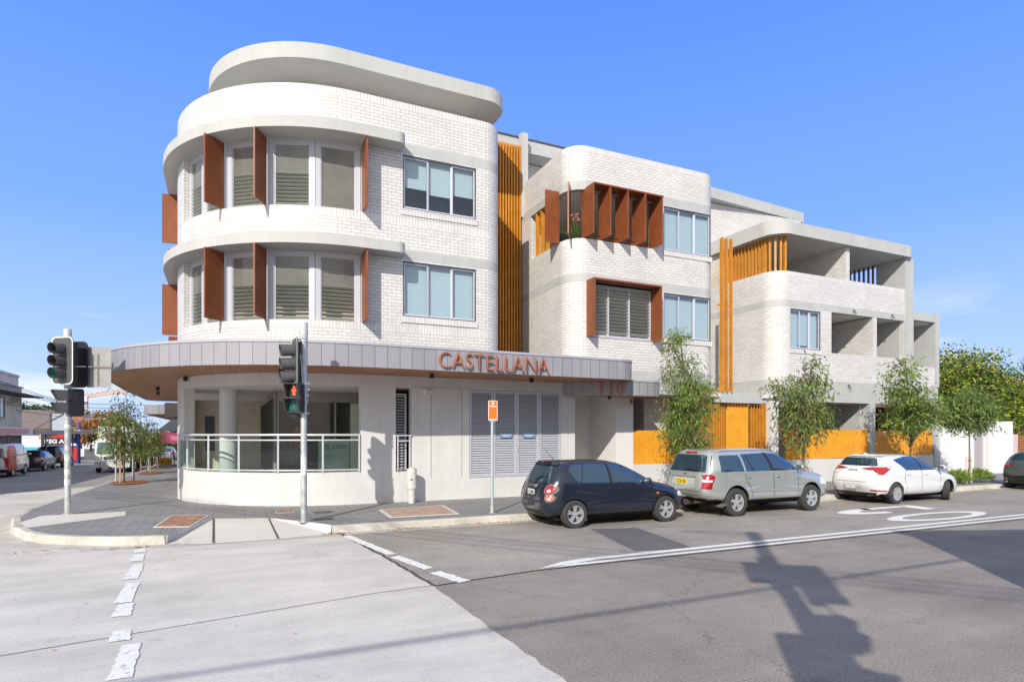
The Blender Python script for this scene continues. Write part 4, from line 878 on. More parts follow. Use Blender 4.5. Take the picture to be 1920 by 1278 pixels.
class Car:
    def __init__(s, name, label, cat, prof, L, W, belt, roof, paint_m, group=None, spine=(.9,-1.0), zs=.62, n=5.5, tumble=.26, plan=.16, plan_pw=4, arches=(), arch_r=.33, bulge=.02, tail_w=1.0):
        s.root = empty(name, (0,0,0), 0, label, cat, group); s.L, s.W = L, W; s.paint = paint_m
        ol = cprof(prof); x0 = min(p.x for p in ol); x1 = max(p.x for p in ol)
        sx0, sx1 = x0+spine[0], x1+spine[1]
        lev = [1,.996,.985,.965,.94,.905,.86,.80,.72,.62,.5,.36,.22]
        def Wd(x, z):
            u = (x-(x0+x1)/2)/((x1-x0)/2); w = W/2*(1-plan*abs(u)**plan_pw)
            if u < 0: w *= 1-(1-tail_w)*abs(u)**6
            if z > belt: w *= 1-tumble*((z-belt)/(roof-belt))**1.15
            else:
                k = (z-.55)/.45; w *= 1-bulge*k*k-(.03 if z < .32 else 0)*(.32-z)/.2
            return w
        V = []; n_o = len(ol); lv = [(r, (1-r**n)**(1/n)) for r in lev]
        bm = bmesh.new(); rows = {}
        for sg in (1, -1):
            for j, (r, h) in enumerate(lv):
                if sg == -1 and j == 0: rows[(sg, j)] = rows[(1, 0)]; continue
                row = []
                for p in ol:
                    cxp = min(max(p.x, sx0), sx1); c = Vector((cxp, zs)); q = c+(p-c)*r
                    row.append(bm.verts.new((q.x, sg*Wd(q.x, q.y)*h, q.y)))
                rows[(sg, j)] = row
        for sg in (1, -1):
            for j in range(len(lv)-1):
                a, b = rows[(sg, j)], rows[(sg, j+1)]
                for i in range(n_o):
                    k = (i+1) % n_o; f = (a[i], a[k], b[k], b[i]) if sg == 1 else (a[k], a[i], b[i], b[k])
                    try: bm.faces.new(f)
                    except ValueError: pass
        for sg in (1, -1):
            lr = rows[(sg, len(lv)-1)]; cv = bm.verts.new(sum((v.co for v in lr), Vector())/len(lr))
            for i in range(n_o):
                k = (i+1) % n_o; bm.faces.new((lr[i], lr[k], cv) if sg == 1 else (lr[k], lr[i], cv))
        bmesh.ops.remove_doubles(bm, verts=bm.verts, dist=1e-5)
        bmesh.ops.dissolve_degenerate(bm, dist=1e-5, edges=bm.edges)
        bmesh.ops.recalc_face_normals(bm, faces=bm.faces)
        me = bpy.data.meshes.new('body'); bm.to_mesh(me); s.bvh = BVHTree.FromBMesh(bm); bm.free()
        o = bpy.data.objects.new('body', me); col.objects.link(o); cutters = []
        for ax, in [(a,) for a in arches]:
            for sg in (-1, 1):
                c = MB(); y0, y1 = sorted((sg*(W/2-.27), sg*(W/2+.2))); c.lathe([(arch_r,y0),(arch_r,y1)], (ax,0,arch_r*.93), 'Y', 40)
                co = c.build('cut', UND); finish(co.data, None, True); md = o.modifiers.new('b', 'BOOLEAN'); md.object = co; md.operation = 'DIFFERENCE'; md.solver = 'EXACT'; cutters.append(co)
        dg = bpy.context.evaluated_depsgraph_get(); dg.update(); nm = bpy.data.meshes.new_from_object(o.evaluated_get(dg))
        o.modifiers.clear(); o.data = nm; bpy.data.objects.remove(cutters[0]) if False else None
        for c in cutters: bpy.data.objects.remove(c)
        nm.materials.clear(); nm.materials.append(paint_m); nm.materials.append(UND)
        for f in nm.polygons:
            c = f.center; f.material_index = 0
            for ax in arches:
                d = math.hypot(c.x-ax, c.z-arch_r*.93)
                if d < arch_r+.004 and abs(c.y) > W/2-.29 and (abs(f.normal.y) < .3 or abs(c.y) < W/2-.25): f.material_index = 1
            if f.normal.z < -.75 and c.z < .45: f.material_index = 1
        finish(nm, 32, True); o.parent = s.root; o.name = 'body'; s.body = o; s.zb = belt
    def hit(s, a, dirv, org):
        h = s.bvh.ray_cast(Vector(org), Vector(dirv)); return h
    def project(s, pts2, view, off, lift=0):
        """pts2 on the side ('L' y<0, 'R' y>0: (x,z)), rear/front (y,z), top (x,y)"""
        out = []
        for a, b in pts2:
            if view == 'near': org, d = (a, -3, b), (0,1,0)
            elif view == 'far': org, d = (a, 3, b), (0,-1,0)
            elif view == 'rear': org, d = (-3, a, b), (1,0,0)
            elif view == 'front': org, d = (s.L+3, a, b), (-1,0,0)
            else: org, d = (a, b, 4), (0,0,-1)
            h = s.bvh.ray_cast(Vector(org), Vector(d))
            if h[0] is None or (view == 'rear' and h[0].x > (.95 if abs(b-s.zb) > .04 and b > s.zb+.05 else .5)) or (view == 'front' and h[0].x < s.L-.6): out.append(None)
            else:
                n = h[1] if h[1].dot(Vector(d)) < 0 else -h[1]; out.append(h[0]+n*off)
        return out
    def patch(s, poly, view, name, m, off=.004, par=None, step=.07, smooth=True, label=None):
        # rounded outline + interior grid, triangulated, projected on the body
        P = [Vector(p) for p in poly]; B = []
        for i in range(len(P)):
            a, b = P[i], P[(i+1) % len(P)]; k = max(1, int((b-a).length/step))
            for j_ in range(k): B.append(a+(b-a)*j_/k)
        nB = len(B); xs = [p.x for p in B]; ys = [p.y for p in B]; pts = list(B)
        x = min(xs)+step/2
        while x < max(xs):
            y = min(ys)+step/2
            while y < max(ys): pts.append(Vector((x, y))); y += step
            x += step
        r = geometry.delaunay_2d_cdt(pts, [(i, (i+1) % nB) for i in range(nB)], [], 1, 1e-5)
        V2, F = r[0], r[2]; pr = s.project([(v.x, v.y) for v in V2], view, off)
        mb = MB(); good = [p if p is not None else Vector((0,0,0)) for p in pr]
        mb.mesh_(good, [f for f in F if all(pr[k] is not None for k in f)])
        if not mb.f: return None
        o = mb.build(name, m, None); me = o.data
        for f in me.polygons: f.use_smooth = smooth
        o.parent = par or s.root; return o
    def line(s, pts, view, name='panel_gap', w=.013, m=None, off=.0025, par=None):
        P = []
        for a, b in zip(pts, pts[1:]):
            L = math.hypot(b[0]-a[0], b[1]-a[1]); n = max(1, int(L/.06))
            for i in range(n): P.append((a[0]+(b[0]-a[0])*i/n, a[1]+(b[1]-a[1])*i/n))
        P.append(pts[-1]); A_ = s.project(offset_path(P, w/2), view, off); B_ = s.project(offset_path(P, -w/2), view, off); mb = MB()
        for i in range(len(P)-1):
            q = (A_[i], A_[i+1], B_[i+1], B_[i])
            if all(v is not None for v in q): mb.face(q)
        if mb.f: o = mb.build(name, m or UND, None); o.parent = par or s.root; return o
    def plate(s, y, z, txt, bgc, fg, w=.37, h=.125, view='rear'):
        p = s.project([(y, z)], view, .012)[0]
        mb = MB(); k = -1 if view == 'rear' else 1; mb.box(p.x-.008, p.x+.004, p.y-w/2, p.y+w/2, z-h/2, z+h/2); o = mb.build('number_plate', bgc, None); o.parent = s.root
        t = text_mesh(txt, h*.85, fg, o, 'plate_text', (p.x-.0095 if k < 0 else p.x+.0055, p.y+(w*.42 if k < 0 else -w*.42), z-h*.3), ex=.001, xdir=(0,-1,0) if k < 0 else (0,1,0), width=w*.84, bold=.003)
        return o
    def mirror(s, x, z, m, side=-1, inset=.0):
        y = side*(s.W/2-.02); mb = MB()
        bm = bmesh.new(); bmesh.ops.create_uvsphere(bm, u_segments=16, v_segments=10, radius=1)
        vs = [Vector((x+.0+v.co.x*.055, y+side*.13+v.co.y*.11, z+.03+v.co.z*.075)) for v in bm.verts]; idx = {v: i for i, v in enumerate(bm.verts)}
        mb.mesh_(vs, [[idx[v] for v in f.verts] for f in bm.faces]); bm.free(); mb.bar((x,y-side*.05,z-.02),(x,y+side*.08,z),.05,.03)
        o = mb.build('wing_mirror', m, None, smooth=50); o.parent = s.root; g = MB(); g.obox((x-.054,y+side*.13,z+.03),(1,0,0),.004,(0,1,0),.08,(0,0,1),.05); go_ = g.build('mirror_glass', CHR, None); go_.parent = o; return o
    def handle(s, x, z, view='near', m=None, w=.17):
        p = s.project([(x, z)], view, .025)[0]; mb = MB(); sg = -1 if view == 'near' else 1
        mb.tube([(x-w/2,p.y-sg*.02,z),(x-w/2+.02,p.y,z+.004),(x+w/2-.02,p.y,z+.004),(x+w/2,p.y-sg*.02,z)], .011, 8); o = mb.build('door_handle', m or s.paint, None, smooth=50); o.parent = s.root
    def place(s, x, y, rz, sc): s.root.location = (x, y, 0); s.root.rotation_euler = (0,0,rz); s.root.scale = (sc,)*3
def carpaint(name, rgb, metal=.0, rough=.28): return base_mat(name, rgb, rough, metal=metal, coat=1.0, spec=.5)
plate_w = base_mat('plate_white', (.75,.76,.74), .4); plate_y = base_mat('plate_yellow', (.85,.62,.02), .4); ptxt = base_mat('plate_text', (.03,.03,.05), .5)
def shrink(poly, d):
    c = Vector((sum(p[0] for p in poly)/len(poly), sum(p[1] for p in poly)/len(poly))); out = []
    n = len(poly)
    for i in range(n):
        a, b, e = Vector(poly[i-1]), Vector(poly[i]), Vector(poly[(i+1) % n]); t1 = (b-a).normalized(); t2 = (e-b).normalized()
        n1 = Vector((-t1.y, t1.x)); n2 = Vector((-t2.y, t2.x)); m = (n1+n2); m = m/max(.3, m.length_squared/2) if m.length > .1 else n1
        if (c-b).dot(n1) < 0: m = -m
        out.append(b+m*d)
    return out
# ---- dark blue-grey hatchback (rear at x = 0)
pH = [(.02,.42),(.0,.62),(.04,.82),(.10,.95),(.22,1.20),(.34,1.40),(.42,1.475,1),(.62,1.50),(1.1,1.517),(1.6,1.51),(2.0,1.46),(2.35,1.33),(2.75,1.12),(2.98,1.0),(3.3,.93),(3.65,.83),(3.9,.70),(4.0,.52),(3.98,.34),(3.9,.22,1),(3.5,.2),(2,.2),(.5,.22),(.16,.25,1)]
navy = carpaint('dark_slate_paint', (.028,.036,.058), .6, .22)
H = Car('hatchback', 'small dark slate hatchback parked at the kerb nearest the orange sign', 'car', pH, 4.0, 1.74, .96, 1.517, navy, 'cars parked along the right kerb', arches=(.70,3.22), arch_r=.345, tumble=.24, spine=(.75,-.95), plan=.13, n=5)
wn = [(.62,1.30),(.72,1.10),(.86,1.0),(1.62,.985),(1.62,1.41),(1.2,1.43),(.75,1.40)]
wf = [(1.70,.985),(2.72,.98),(2.62,1.08),(2.3,1.27),(2.0,1.38),(1.70,1.41)]
for v in ('near', 'far'):
    H.patch([(.56,1.33),(.66,1.09),(.84,.965),(2.84,.955),(2.66,1.12),(2.34,1.31),(2.02,1.42),(1.6,1.45),(1.1,1.46),(.7,1.43)], v, 'window_trim', BLK if False else navy, off=.003)
    for w_ in (wn, wf): H.patch(w_, v, 'side_window', car_glass, off=.007)
    H.line([(.86,1.0),(1.02,1.41)], v, 'window_bar', .02, BLK, .01)
H.patch([(1.62,.98),(1.70,.98),(1.70,1.42),(1.62,1.42)], 'near', 'door_pillar', BLK, off=.008)
for v in ('near','far'):
    H.line([(1.66,.96),(1.67,.6),(1.66,.30)], v); H.line([(.80,.98),(.86,.8),(1.0,.62),(1.06,.45),(1.08,.3)], v); H.line([(2.80,.95),(2.83,.7),(2.82,.32)], v); H.line([(1.08,.29),(2.82,.29)], v)
    H.handle(1.92,.86,v,BLK)
H.line([(1.1,.62),(1.7,.585),(2.8,.60)], 'near', 'crease', .012, navy, .006)
for a in (.70,3.22):
    H.line([(a+.365*math.cos(R(q)), .32+.365*math.sin(R(q))) for q in range(-5,186,12)], 'near', 'arch_lip', .035, navy, .014)
H.patch([(-.60,1.02),(.60,1.02),(.50,1.36),(.40,1.40),(-.40,1.40),(-.50,1.36)], 'rear', 'rear_window', car_glass, off=.006)
H.patch([(-.62,1.39),(.62,1.39),(.60,1.46),(-.60,1.46)], 'rear', 'rear_spoiler', navy, off=.03)
H.patch([(-.10,1.415),(.10,1.415),(.10,1.435),(-.10,1.435)], 'rear', 'high_brake_lamp', REDL, off=.034)
for sy in (-1, 1):
    for cz, r_, yy in ((.87,.10,.66),(.69,.072,.69)):
        H.patch([(sy*yy+r_*1.25*math.cos(R(q)), cz+r_*1.25*math.sin(R(q))) for q in range(0,360,24)], 'rear', 'lamp_housing', base_mat('lamp_smoke', (.16,.16,.17), .15, coat=1), off=.008, step=.05)
        H.patch([(sy*yy+r_*math.cos(R(q)), cz+r_*math.sin(R(q))) for q in range(0,360,24)], 'rear', 'tail_lamp', REDL if r_ > .08 else base_mat('ring_lamp', (.6,.12,.08), .15, coat=1), off=.014, step=.05)
        H.patch([(sy*yy+r_*.4*math.cos(R(q)), cz-r_*.3+r_*.32*math.sin(R(q))) for q in range(0,360,30)], 'rear', 'lamp_lens', CLRL, off=.018, step=.05)
H.patch([(-.22,.90),(.22,.90),(.24,.93),(.20,.955),(-.20,.955),(-.24,.93)], 'rear', 'boot_trim', CHR, off=.02)
H.patch([(-.26,.70),(.26,.70),(.28,.88),(-.28,.88)], 'rear', 'plate_recess', BLK, off=.004)
H.plate(0, .79, 'CJ8J', plate_w, ptxt, .33,.12)
H.patch([(-.03,.985),(.03,.985),(.03,1.02),(0,1.035),(-.03,1.02)], 'rear', 'badge', CHR, off=.015)
H.line([(-.60,.60),(.60,.60)], 'rear'); H.line([(-.62,1.0),(-.56,.62)], 'rear'); H.line([(.62,1.0),(.56,.62)], 'rear')
H.patch([(-.5,.27),(.5,.27),(.42,.38),(-.42,.38)], 'rear', 'bumper_insert', BLK, off=.006)
for y_ in (-.35,.25): H.patch([(y_-.12,.50),(y_+.12,.50),(y_+.12,.57),(y_-.12,.57)], 'rear', 'reflector', base_mat('bumper_panel', (.10,.10,.105), .4), off=.006)
m = MB(); p = H.project([(.05,1.06),(-.38,1.15)], 'rear', .03); m.bar(p[0], p[1], .016, .012); o = m.build('rear_wiper', BLK); o.parent = H.root
m = MB(); m.tube([(.62,0,1.50),(.35,0,1.78)], [.007,.003], 6); o = m.build('aerial', BLK); o.parent = H.root
H.mirror(2.62,.99,navy,-1); H.mirror(2.62,.99,navy,1)
H.patch([(2.94,.70),(3.0,.70),(3.0,.735),(2.94,.735)], 'near', 'side_indicator', AMB, off=.008, step=.04)
H.patch([(3.62,.62),(3.86,.60),(3.90,.70),(3.55,.85)], 'near', 'headlamp', CLRL, off=.006)
H.patch([(2.5,-.58),(2.95,-.66),(2.95,.66),(2.5,.58)], 'top', 'windscreen', car_glass, off=.006) if False else None
H.patch([(2.08,-.56),(2.72,-.66),(2.72,.66),(2.08,.56)], 'top', 'windscreen', car_glass, off=.006)
for ax, st in ((.70,0),(3.22,0)):
    for sg in (-1, 1): wheel(H.root, ax, sg*.78, .315, .205, sg, .205, 5, True, st)
m = MB(); m.box(.98,1.0,-.86,-.70,.16,.36); o = m.build('mud_flap', base_mat('dusty_flap', (.12,.11,.10), .9)); o.parent = H.root
m = MB(); m.box(.35,3.6,-.6,.6,.16,.3); o = m.build('chassis', UND); o.parent = H.root
H.place(5.89, 11.60, R(-.8), .915)
# ---- silver SUV
silver = carpaint('silver_green_paint', (.49,.52,.495), .5, .24)
pS = [(.03,.55),(.0,.70),(.05,.95),(.12,1.10),(.30,1.55),(.38,1.66),(.55,1.705),(1.2,1.735),(2.0,1.735),(2.5,1.69),(2.9,1.50),(3.38,1.20),(3.55,1.125),(3.9,1.09),(4.35,.99),(4.58,.80),(4.64,.62),(4.62,.45),(4.5,.34,1),(4.0,.32),(2.4,.32),(.9,.34),(.25,.42,1)]
U = Car('suv', 'silver green SUV with a spotty yellow number plate parked between two hatchbacks', 'car', pS, 4.64, 1.82, 1.10, 1.735, silver, 'cars parked along the right kerb', arches=(1.02,3.74), arch_r=.415, tumble=.20, spine=(.8,-.95), plan=.10, zs=.75, n=6)
for v in ('near','far'):
    U.patch([(.52,1.145),(1.28,1.145),(1.20,1.56),(.60,1.56),(.54,1.50)], v, 'side_window', car_glass, off=.006)
    U.patch([(1.34,1.145),(2.22,1.145),(2.08,1.60),(1.28,1.58)], v, 'side_window', car_glass, off=.006)
    U.patch([(2.32,1.145),(3.30,1.145),(3.22,1.20),(2.86,1.44),(2.52,1.58),(2.18,1.60)], v, 'side_window', car_glass, off=.006)
    U.line([(1.58,1.145),(1.42,1.57)], v, 'window_bar', .025, BLK, .01)
    U.patch([(2.22,1.14),(2.32,1.14),(2.18,1.61),(2.08,1.61)], v, 'door_pillar', BLK, off=.007)
    U.line([(2.29,1.12),(2.33,.8),(2.33,.42)], v); U.line([(1.30,1.12),(1.36,.92),(1.52,.70),(1.56,.42)], v); U.line([(3.22,1.12),(3.24,.8),(3.22,.42)], v); U.line([(1.56,.41),(3.22,.41)], v)
    U.line([(1.5,.64),(3.25,.62)], v, 'side_moulding', .05, silver, .016); U.handle(1.44,.98,v,CHR,.16); U.handle(2.48,.98,v,CHR,.16)
for a in (1.02,3.74):
    U.line([(a+.435*math.cos(R(q)), .386+.435*math.sin(R(q))) for q in range(-5,186,12)], 'near', 'arch_lip', .035, silver, .012)
U.patch([(-.68,1.14),(.68,1.14),(.58,1.53),(.52,1.57),(-.52,1.57),(-.58,1.53)], 'rear', 'rear_window', car_glass, off=.007)
U.patch([(-.22,1.60),(.22,1.60),(.2,1.64),(-.2,1.64)], 'rear', 'high_brake_lamp', REDL, off=.02)
for sy in (-1,1):
    U.patch([(sy*.66,.72),(sy*.83,.72),(sy*.83,1.04),(sy*.78,1.09),(sy*.70,1.08),(sy*.66,1.0)][::sy], 'rear', 'tail_lamp', REDL, off=.014, step=.05)
    U.patch([(sy*.67,.89),(sy*.82,.89),(sy*.82,.94),(sy*.67,.95)], 'rear', 'lamp_lens', CLRL, off=.02, step=.05)
U.patch([(.07,.72),(.20,.72),(.21,1.02),(.19,1.08),(.12,1.06)], 'near', 'tail_lamp', REDL, off=.010, step=.04)
U.patch([(.08,.89),(.19,.89),(.19,.94),(.09,.94)], 'near', 'lamp_lens', CLRL, off=.016, step=.04)
U.patch([(-.44,1.0),(.44,1.0),(.44,1.045),(-.44,1.045)], 'rear', 'boot_trim', silver, off=.035)
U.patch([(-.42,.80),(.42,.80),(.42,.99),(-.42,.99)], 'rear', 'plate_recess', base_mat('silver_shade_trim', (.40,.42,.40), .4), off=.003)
U.plate(.05, .885, 'CZ 86 ZN', plate_y, ptxt, .40, .15)
U.line([(-.62,.66),(.62,.66)], 'rear', w=.012); U.line([(.66,1.55),(.78,1.1),(.64,.68)], 'rear'); U.line([(-.66,1.55),(-.78,1.1),(-.64,.68)], 'rear')
U.patch([(-.06,1.055),(.06,1.055),(.05,1.09),(-.05,1.09)], 'rear', 'badge', CHR, off=.012)
U.patch([(-.7,.36),(.7,.36),(.7,.40),(-.7,.40)], 'rear', 'bumper_lip', base_mat('silver_lip', (.36,.38,.36), .5), off=.012)
m = MB(); p = U.project([(.02,1.17),(-.1,1.20),(-.42,1.17)], 'rear', .035); m.bar(p[0],p[1],.02,.014); m.bar(p[1],p[2],.02,.014); o = m.build('rear_wiper', BLK); o.parent = U.root
m = MB(); m.tube([(.1,-.35,.36),(.9,-.35,.34)], .03, 10); m.tube([(.2,.1,.33),(.9,.1,.33)], .09, 10); o = m.build('exhaust', base_mat('exhaust_rust', (.09,.06,.045), .8)); o.parent = U.root
U.mirror(3.16,1.20,silver,-1); U.mirror(3.16,1.20,silver,1)
U.patch([(4.1,.74),(4.42,.70),(4.5,.84),(4.15,.95)], 'near', 'headlamp', CLRL, off=.006)
U.patch([(2.62,-.62),(3.4,-.74),(3.4,.74),(2.62,.62)], 'top', 'windscreen', car_glass, off=.006)
for yy in (-.62,.62):
    m = MB(); p = U.project([(.6,yy),(2.4,yy)], 'top', .03); m.tube([p[0]+Vector((0,0,-.03)),p[0]+Vector((.1,0,.02)),p[1]+Vector((-.1,0,.02)),p[1]+Vector((0,0,-.03))], .014, 8); o = m.build('roof_rail', silver, None, smooth=50); o.parent = U.root
for ax in (1.02,3.74):
    for sg in (-1,1): wheel(U.root, ax, sg*.80, .36, .235, sg, .215, 5, False)
m = MB(); m.obox((.56,-.82,.30),(1,0,.25),.10,(0,1,0),.10,(-.25,0,1),.012); o = m.build('mud_flap', base_mat('grey_flap', (.14,.14,.14), .8)); o.parent = U.root
m = MB(); m.box(.5,4.2,-.6,.6,.26,.4); o = m.build('chassis', UND); o.parent = U.root
U.place(9.95, 11.56, R(0), .918)
# ---- white hatchback
whitep = carpaint('white_car_paint', (.74,.74,.735), 0, .3)
pW = [(.03,.50),(.0,.62),(.02,.78),(.10,.95),(.30,1.12),(.46,1.36),(.52,1.40,1),(.9,1.445),(1.5,1.46),(1.95,1.44),(2.4,1.31),(2.85,1.08),(3.08,.98),(3.5,.90),(3.95,.77),(4.2,.62),(4.3,.45),(4.27,.26),(4.15,.18,1),(3.5,.17),(2,.17),(.6,.2),(.2,.24,1)]
W_ = Car('hatchback', 'white hatchback parked with its front wheels steered out, ahead of the silver SUV', 'car', pW, 4.3, 1.76, .97, 1.46, whitep, 'cars parked along the right kerb', arches=(.86,3.42), arch_r=.345, tumble=.26, spine=(.8,-1.0), plan=.14, n=5)
for v in ('near','far'):
    W_.patch([(.98,1.30),(1.30,1.0),(2.02,.985),(2.02,1.385),(1.6,1.385)], v, 'side_window', car_glass, off=.006)
    W_.patch([(2.09,.985),(2.98,.985),(2.82,1.07),(2.42,1.26),(2.09,1.37)], v, 'side_window', car_glass, off=.006)
    W_.patch([(2.02,.98),(2.09,.98),(2.09,1.39),(2.02,1.39)], v, 'door_pillar', BLK, off=.008)
    W_.line([(1.3,1.0),(2.98,.985)], v, 'window_chrome', .012, BLK, .008)
    W_.line([(2.06,.97),(2.07,.6),(2.05,.28)], v); W_.line([(1.30,.99),(1.26,.8),(1.32,.58),(1.34,.28)], v); W_.line([(2.98,.97),(3.02,.7),(3.0,.3)], v); W_.handle(1.42,.86,v,whitep); W_.handle(2.26,.85,v,whitep)
for a in (.86,3.42):
    W_.line([(a+.36*math.cos(R(q)), .32+.36*math.sin(R(q))) for q in range(-5,186,12)], 'near', 'arch_lip', .025, whitep, .010)
W_.patch([(-.62,1.12),(.62,1.12),(.52,1.33),(.46,1.36),(-.46,1.36),(-.52,1.33)], 'rear', 'rear_window', car_glass, off=.006)
W_.patch([(-.60,1.37),(.60,1.37),(.58,1.41),(-.58,1.41)], 'rear', 'rear_spoiler', whitep, off=.05)
for sy in (-1,1):
    W_.patch([(sy*.22,1.04),(sy*.50,1.09),(sy*.86,1.10),(sy*.86,.86),(sy*.76,.88),(sy*.62,.98)][::sy], 'rear', 'tail_lamp', REDL, off=.012, step=.03)
    W_.patch([(sy*.30,1.0),(sy*.58,.99),(sy*.74,.885),(sy*.50,.88),(sy*.40,.93)][::sy], 'rear', 'lamp_lens', CLRL, off=.014, step=.05)
    W_.patch([(sy*.55,.40),(sy*.82,.38),(sy*.82,.42),(sy*.56,.445)][::sy], 'rear', 'reflector', REDL, off=.012, step=.05)
W_.patch([(.20,1.06),(.44,1.03),(.60,1.02),(.46,.93),(.36,.87),(.18,.88)], 'near', 'tail_lamp', REDL, off=.012, step=.04)
W_.patch([(-.16,.975),(.16,.975),(.14,1.0),(-.14,1.0)], 'rear', 'boot_trim', CHR, off=.015); W_.line([(-.5,.66),(.5,.66)], 'rear', w=.012)
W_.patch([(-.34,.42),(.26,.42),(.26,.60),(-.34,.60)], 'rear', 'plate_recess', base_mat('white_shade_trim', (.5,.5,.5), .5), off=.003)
W_.plate(0, .50, 'YBG 03P', base_mat('plate_grey', (.35,.37,.37), .4), plate_w, .40, .13)
W_.patch([(-.78,.24),(.78,.24),(.74,.35),(-.74,.35)], 'rear', 'rear_diffuser', BLK, off=.012)
m = MB(); p = W_.project([(0,1.14),(-.36,1.17)], 'rear', .03); m.bar(p[0],p[1],.02,.012); o = m.build('rear_wiper', BLK); o.parent = W_.root
m = MB(); m.mesh_([(.62,-.03,1.415),(.62,.03,1.415),(.85,-.02,1.44),(.85,.02,1.44),(.63,0,1.50),(.70,0,1.50)], [(0,1,4),(0,4,5,2),(1,3,5,4),(2,5,3)]); o = m.build('shark_fin_aerial', whitep); o.parent = W_.root
W_.mirror(2.86,1.02,whitep,-1); W_.mirror(2.86,1.02,whitep,1)
W_.patch([(3.72,.66),(4.08,.56),(4.1,.66),(3.75,.80)], 'near', 'headlamp', CLRL, off=.006)
W_.patch([(2.08,-.58),(2.92,-.70),(2.92,.70),(2.08,.58)], 'top', 'windscreen', car_glass, off=.006)
for ax, st in ((.86,0),(3.42,R(33))):
    for sg in (-1,1): wheel(W_.root, ax, sg*(.79 if not st else .77), .315, .205, sg, .20, 7, True, st)
m = MB(); m.obox((.56,-.80,.24),(1,0,.2),.07,(0,1,0),.09,(-.2,0,1),.012); o = m.build('mud_flap', BLK); o.parent = W_.root
m = MB(); m.box(.4,3.9,-.6,.6,.15,.3); o = m.build('chassis', UND); o.parent = W_.root
W_.place(15.98, 11.56, R(0), .93)
# ---- dark grey hatch leaving the frame on the right
grey = carpaint('steel_grey_paint', (.10,.12,.135), .5, .3)
D = Car('hatchback', 'steel grey hatchback at the right edge beside the brick fence', 'car', pW, 4.3, 1.80, .97, 1.46, grey, 'cars parked along the right kerb', arches=(.86,3.42), arch_r=.345, tumble=.28, spine=(.8,-1.0), plan=.16, n=4.5)
for v in ('near','far'):
    D.patch([(1.1,1.28),(1.30,1.0),(2.98,.985),(2.42,1.26),(1.9,1.38),(1.5,1.385)], v, 'side_window', car_glass, off=.006)
D.patch([(-.62,1.12),(.62,1.12),(.52,1.36),(-.52,1.36)], 'rear', 'rear_window', car_glass, off=.006)
for sy in (-1,1):
    D.patch([(sy*.34,.93),(sy*.8,.96),(sy*.86,.92),(sy*.84,.84),(sy*.6,.86)][::sy], 'rear', 'tail_lamp', REDL, off=.012, step=.03)
    D.patch([(sy*.55,.40),(sy*.76,.38),(sy*.76,.44),(sy*.56,.46)][::sy], 'rear', 'reflector', REDL, off=.016, step=.05)
    m = MB(); m.tube([(.0,sy*.55,.30),(.3,sy*.55,.30)], .045, 12); o = m.build('exhaust', CHR); o.parent = D.root
D.patch([(-.84,.22),(.84,.22),(.8,.55),(-.8,.55)], 'rear', 'rear_diffuser', BLK, off=.008)
D.plate(0, .66, 'DKL 47', plate_w, ptxt, .37,.12) if False else None
for ax in (.86,3.42):
    for sg in (-1,1): wheel(D.root, ax, sg*.80, .315, .205, sg, .21, 5, True)
m = MB(); m.box(.4,3.9,-.6,.6,.15,.3); o = m.build('chassis', UND); o.parent = D.root
D.place(24.75, 11.5, R(1), .92)
# ================================================================= TRAFFIC SIGNALS AND STREET FURNITURE
SIGB = base_mat('signal_black', (.02,.021,.023), .45); SIGG = base_mat('signal_grey', (.085,.085,.088), .5)
edge_w = base_mat('target_border', (.8,.8,.8), .5)
def rrect(w, h, r, n=5):
    return arc(w/2-r,h/2-r,r,0,90,n)+arc(-w/2+r,h/2-r,r,90,180,n)+arc(-w/2+r,-h/2+r,r,180,270,n)+arc(w/2-r,-h/2+r,r,270,360,n)
def fr_xf(c, f):
    """frame whose local -Y faces f, local Z up"""
    f = Vector((f[0], f[1], 0)).normalized(); x = Vector((-f.y, f.x, 0)); x = Vector((0,0,1)).cross(-f) * -1
    x = (-f).cross(Vector((0,0,1))); return Matrix(((x.x,-f.x,0,c[0]),(x.y,-f.y,0,c[1]),(0,0,1,c[2]),(0,0,0,1)))
def extr(mb, poly, y0, y1):
    """polygon in local X-Z extruded along Y"""
    n = len(poly)
    mb.face([(x,y0,z) for x, z in poly]); mb.face([(x,y1,z) for x, z in poly[::-1]])
    for i in range(n): a, b = poly[i], poly[(i+1)%n]; mb.face([(a[0],y0,a[1]),(a[0],y1,a[1]),(b[0],y1,b[1]),(b[0],y0,b[1])])
def add(mb, name, m, par, M=None, smooth=35): o = mb.build(name, m, None, smooth=smooth, xf=M); o.parent = par; return o
def lamp_mat(name, rgb, e): return base_mat(name, rgb, .3, emit=e)
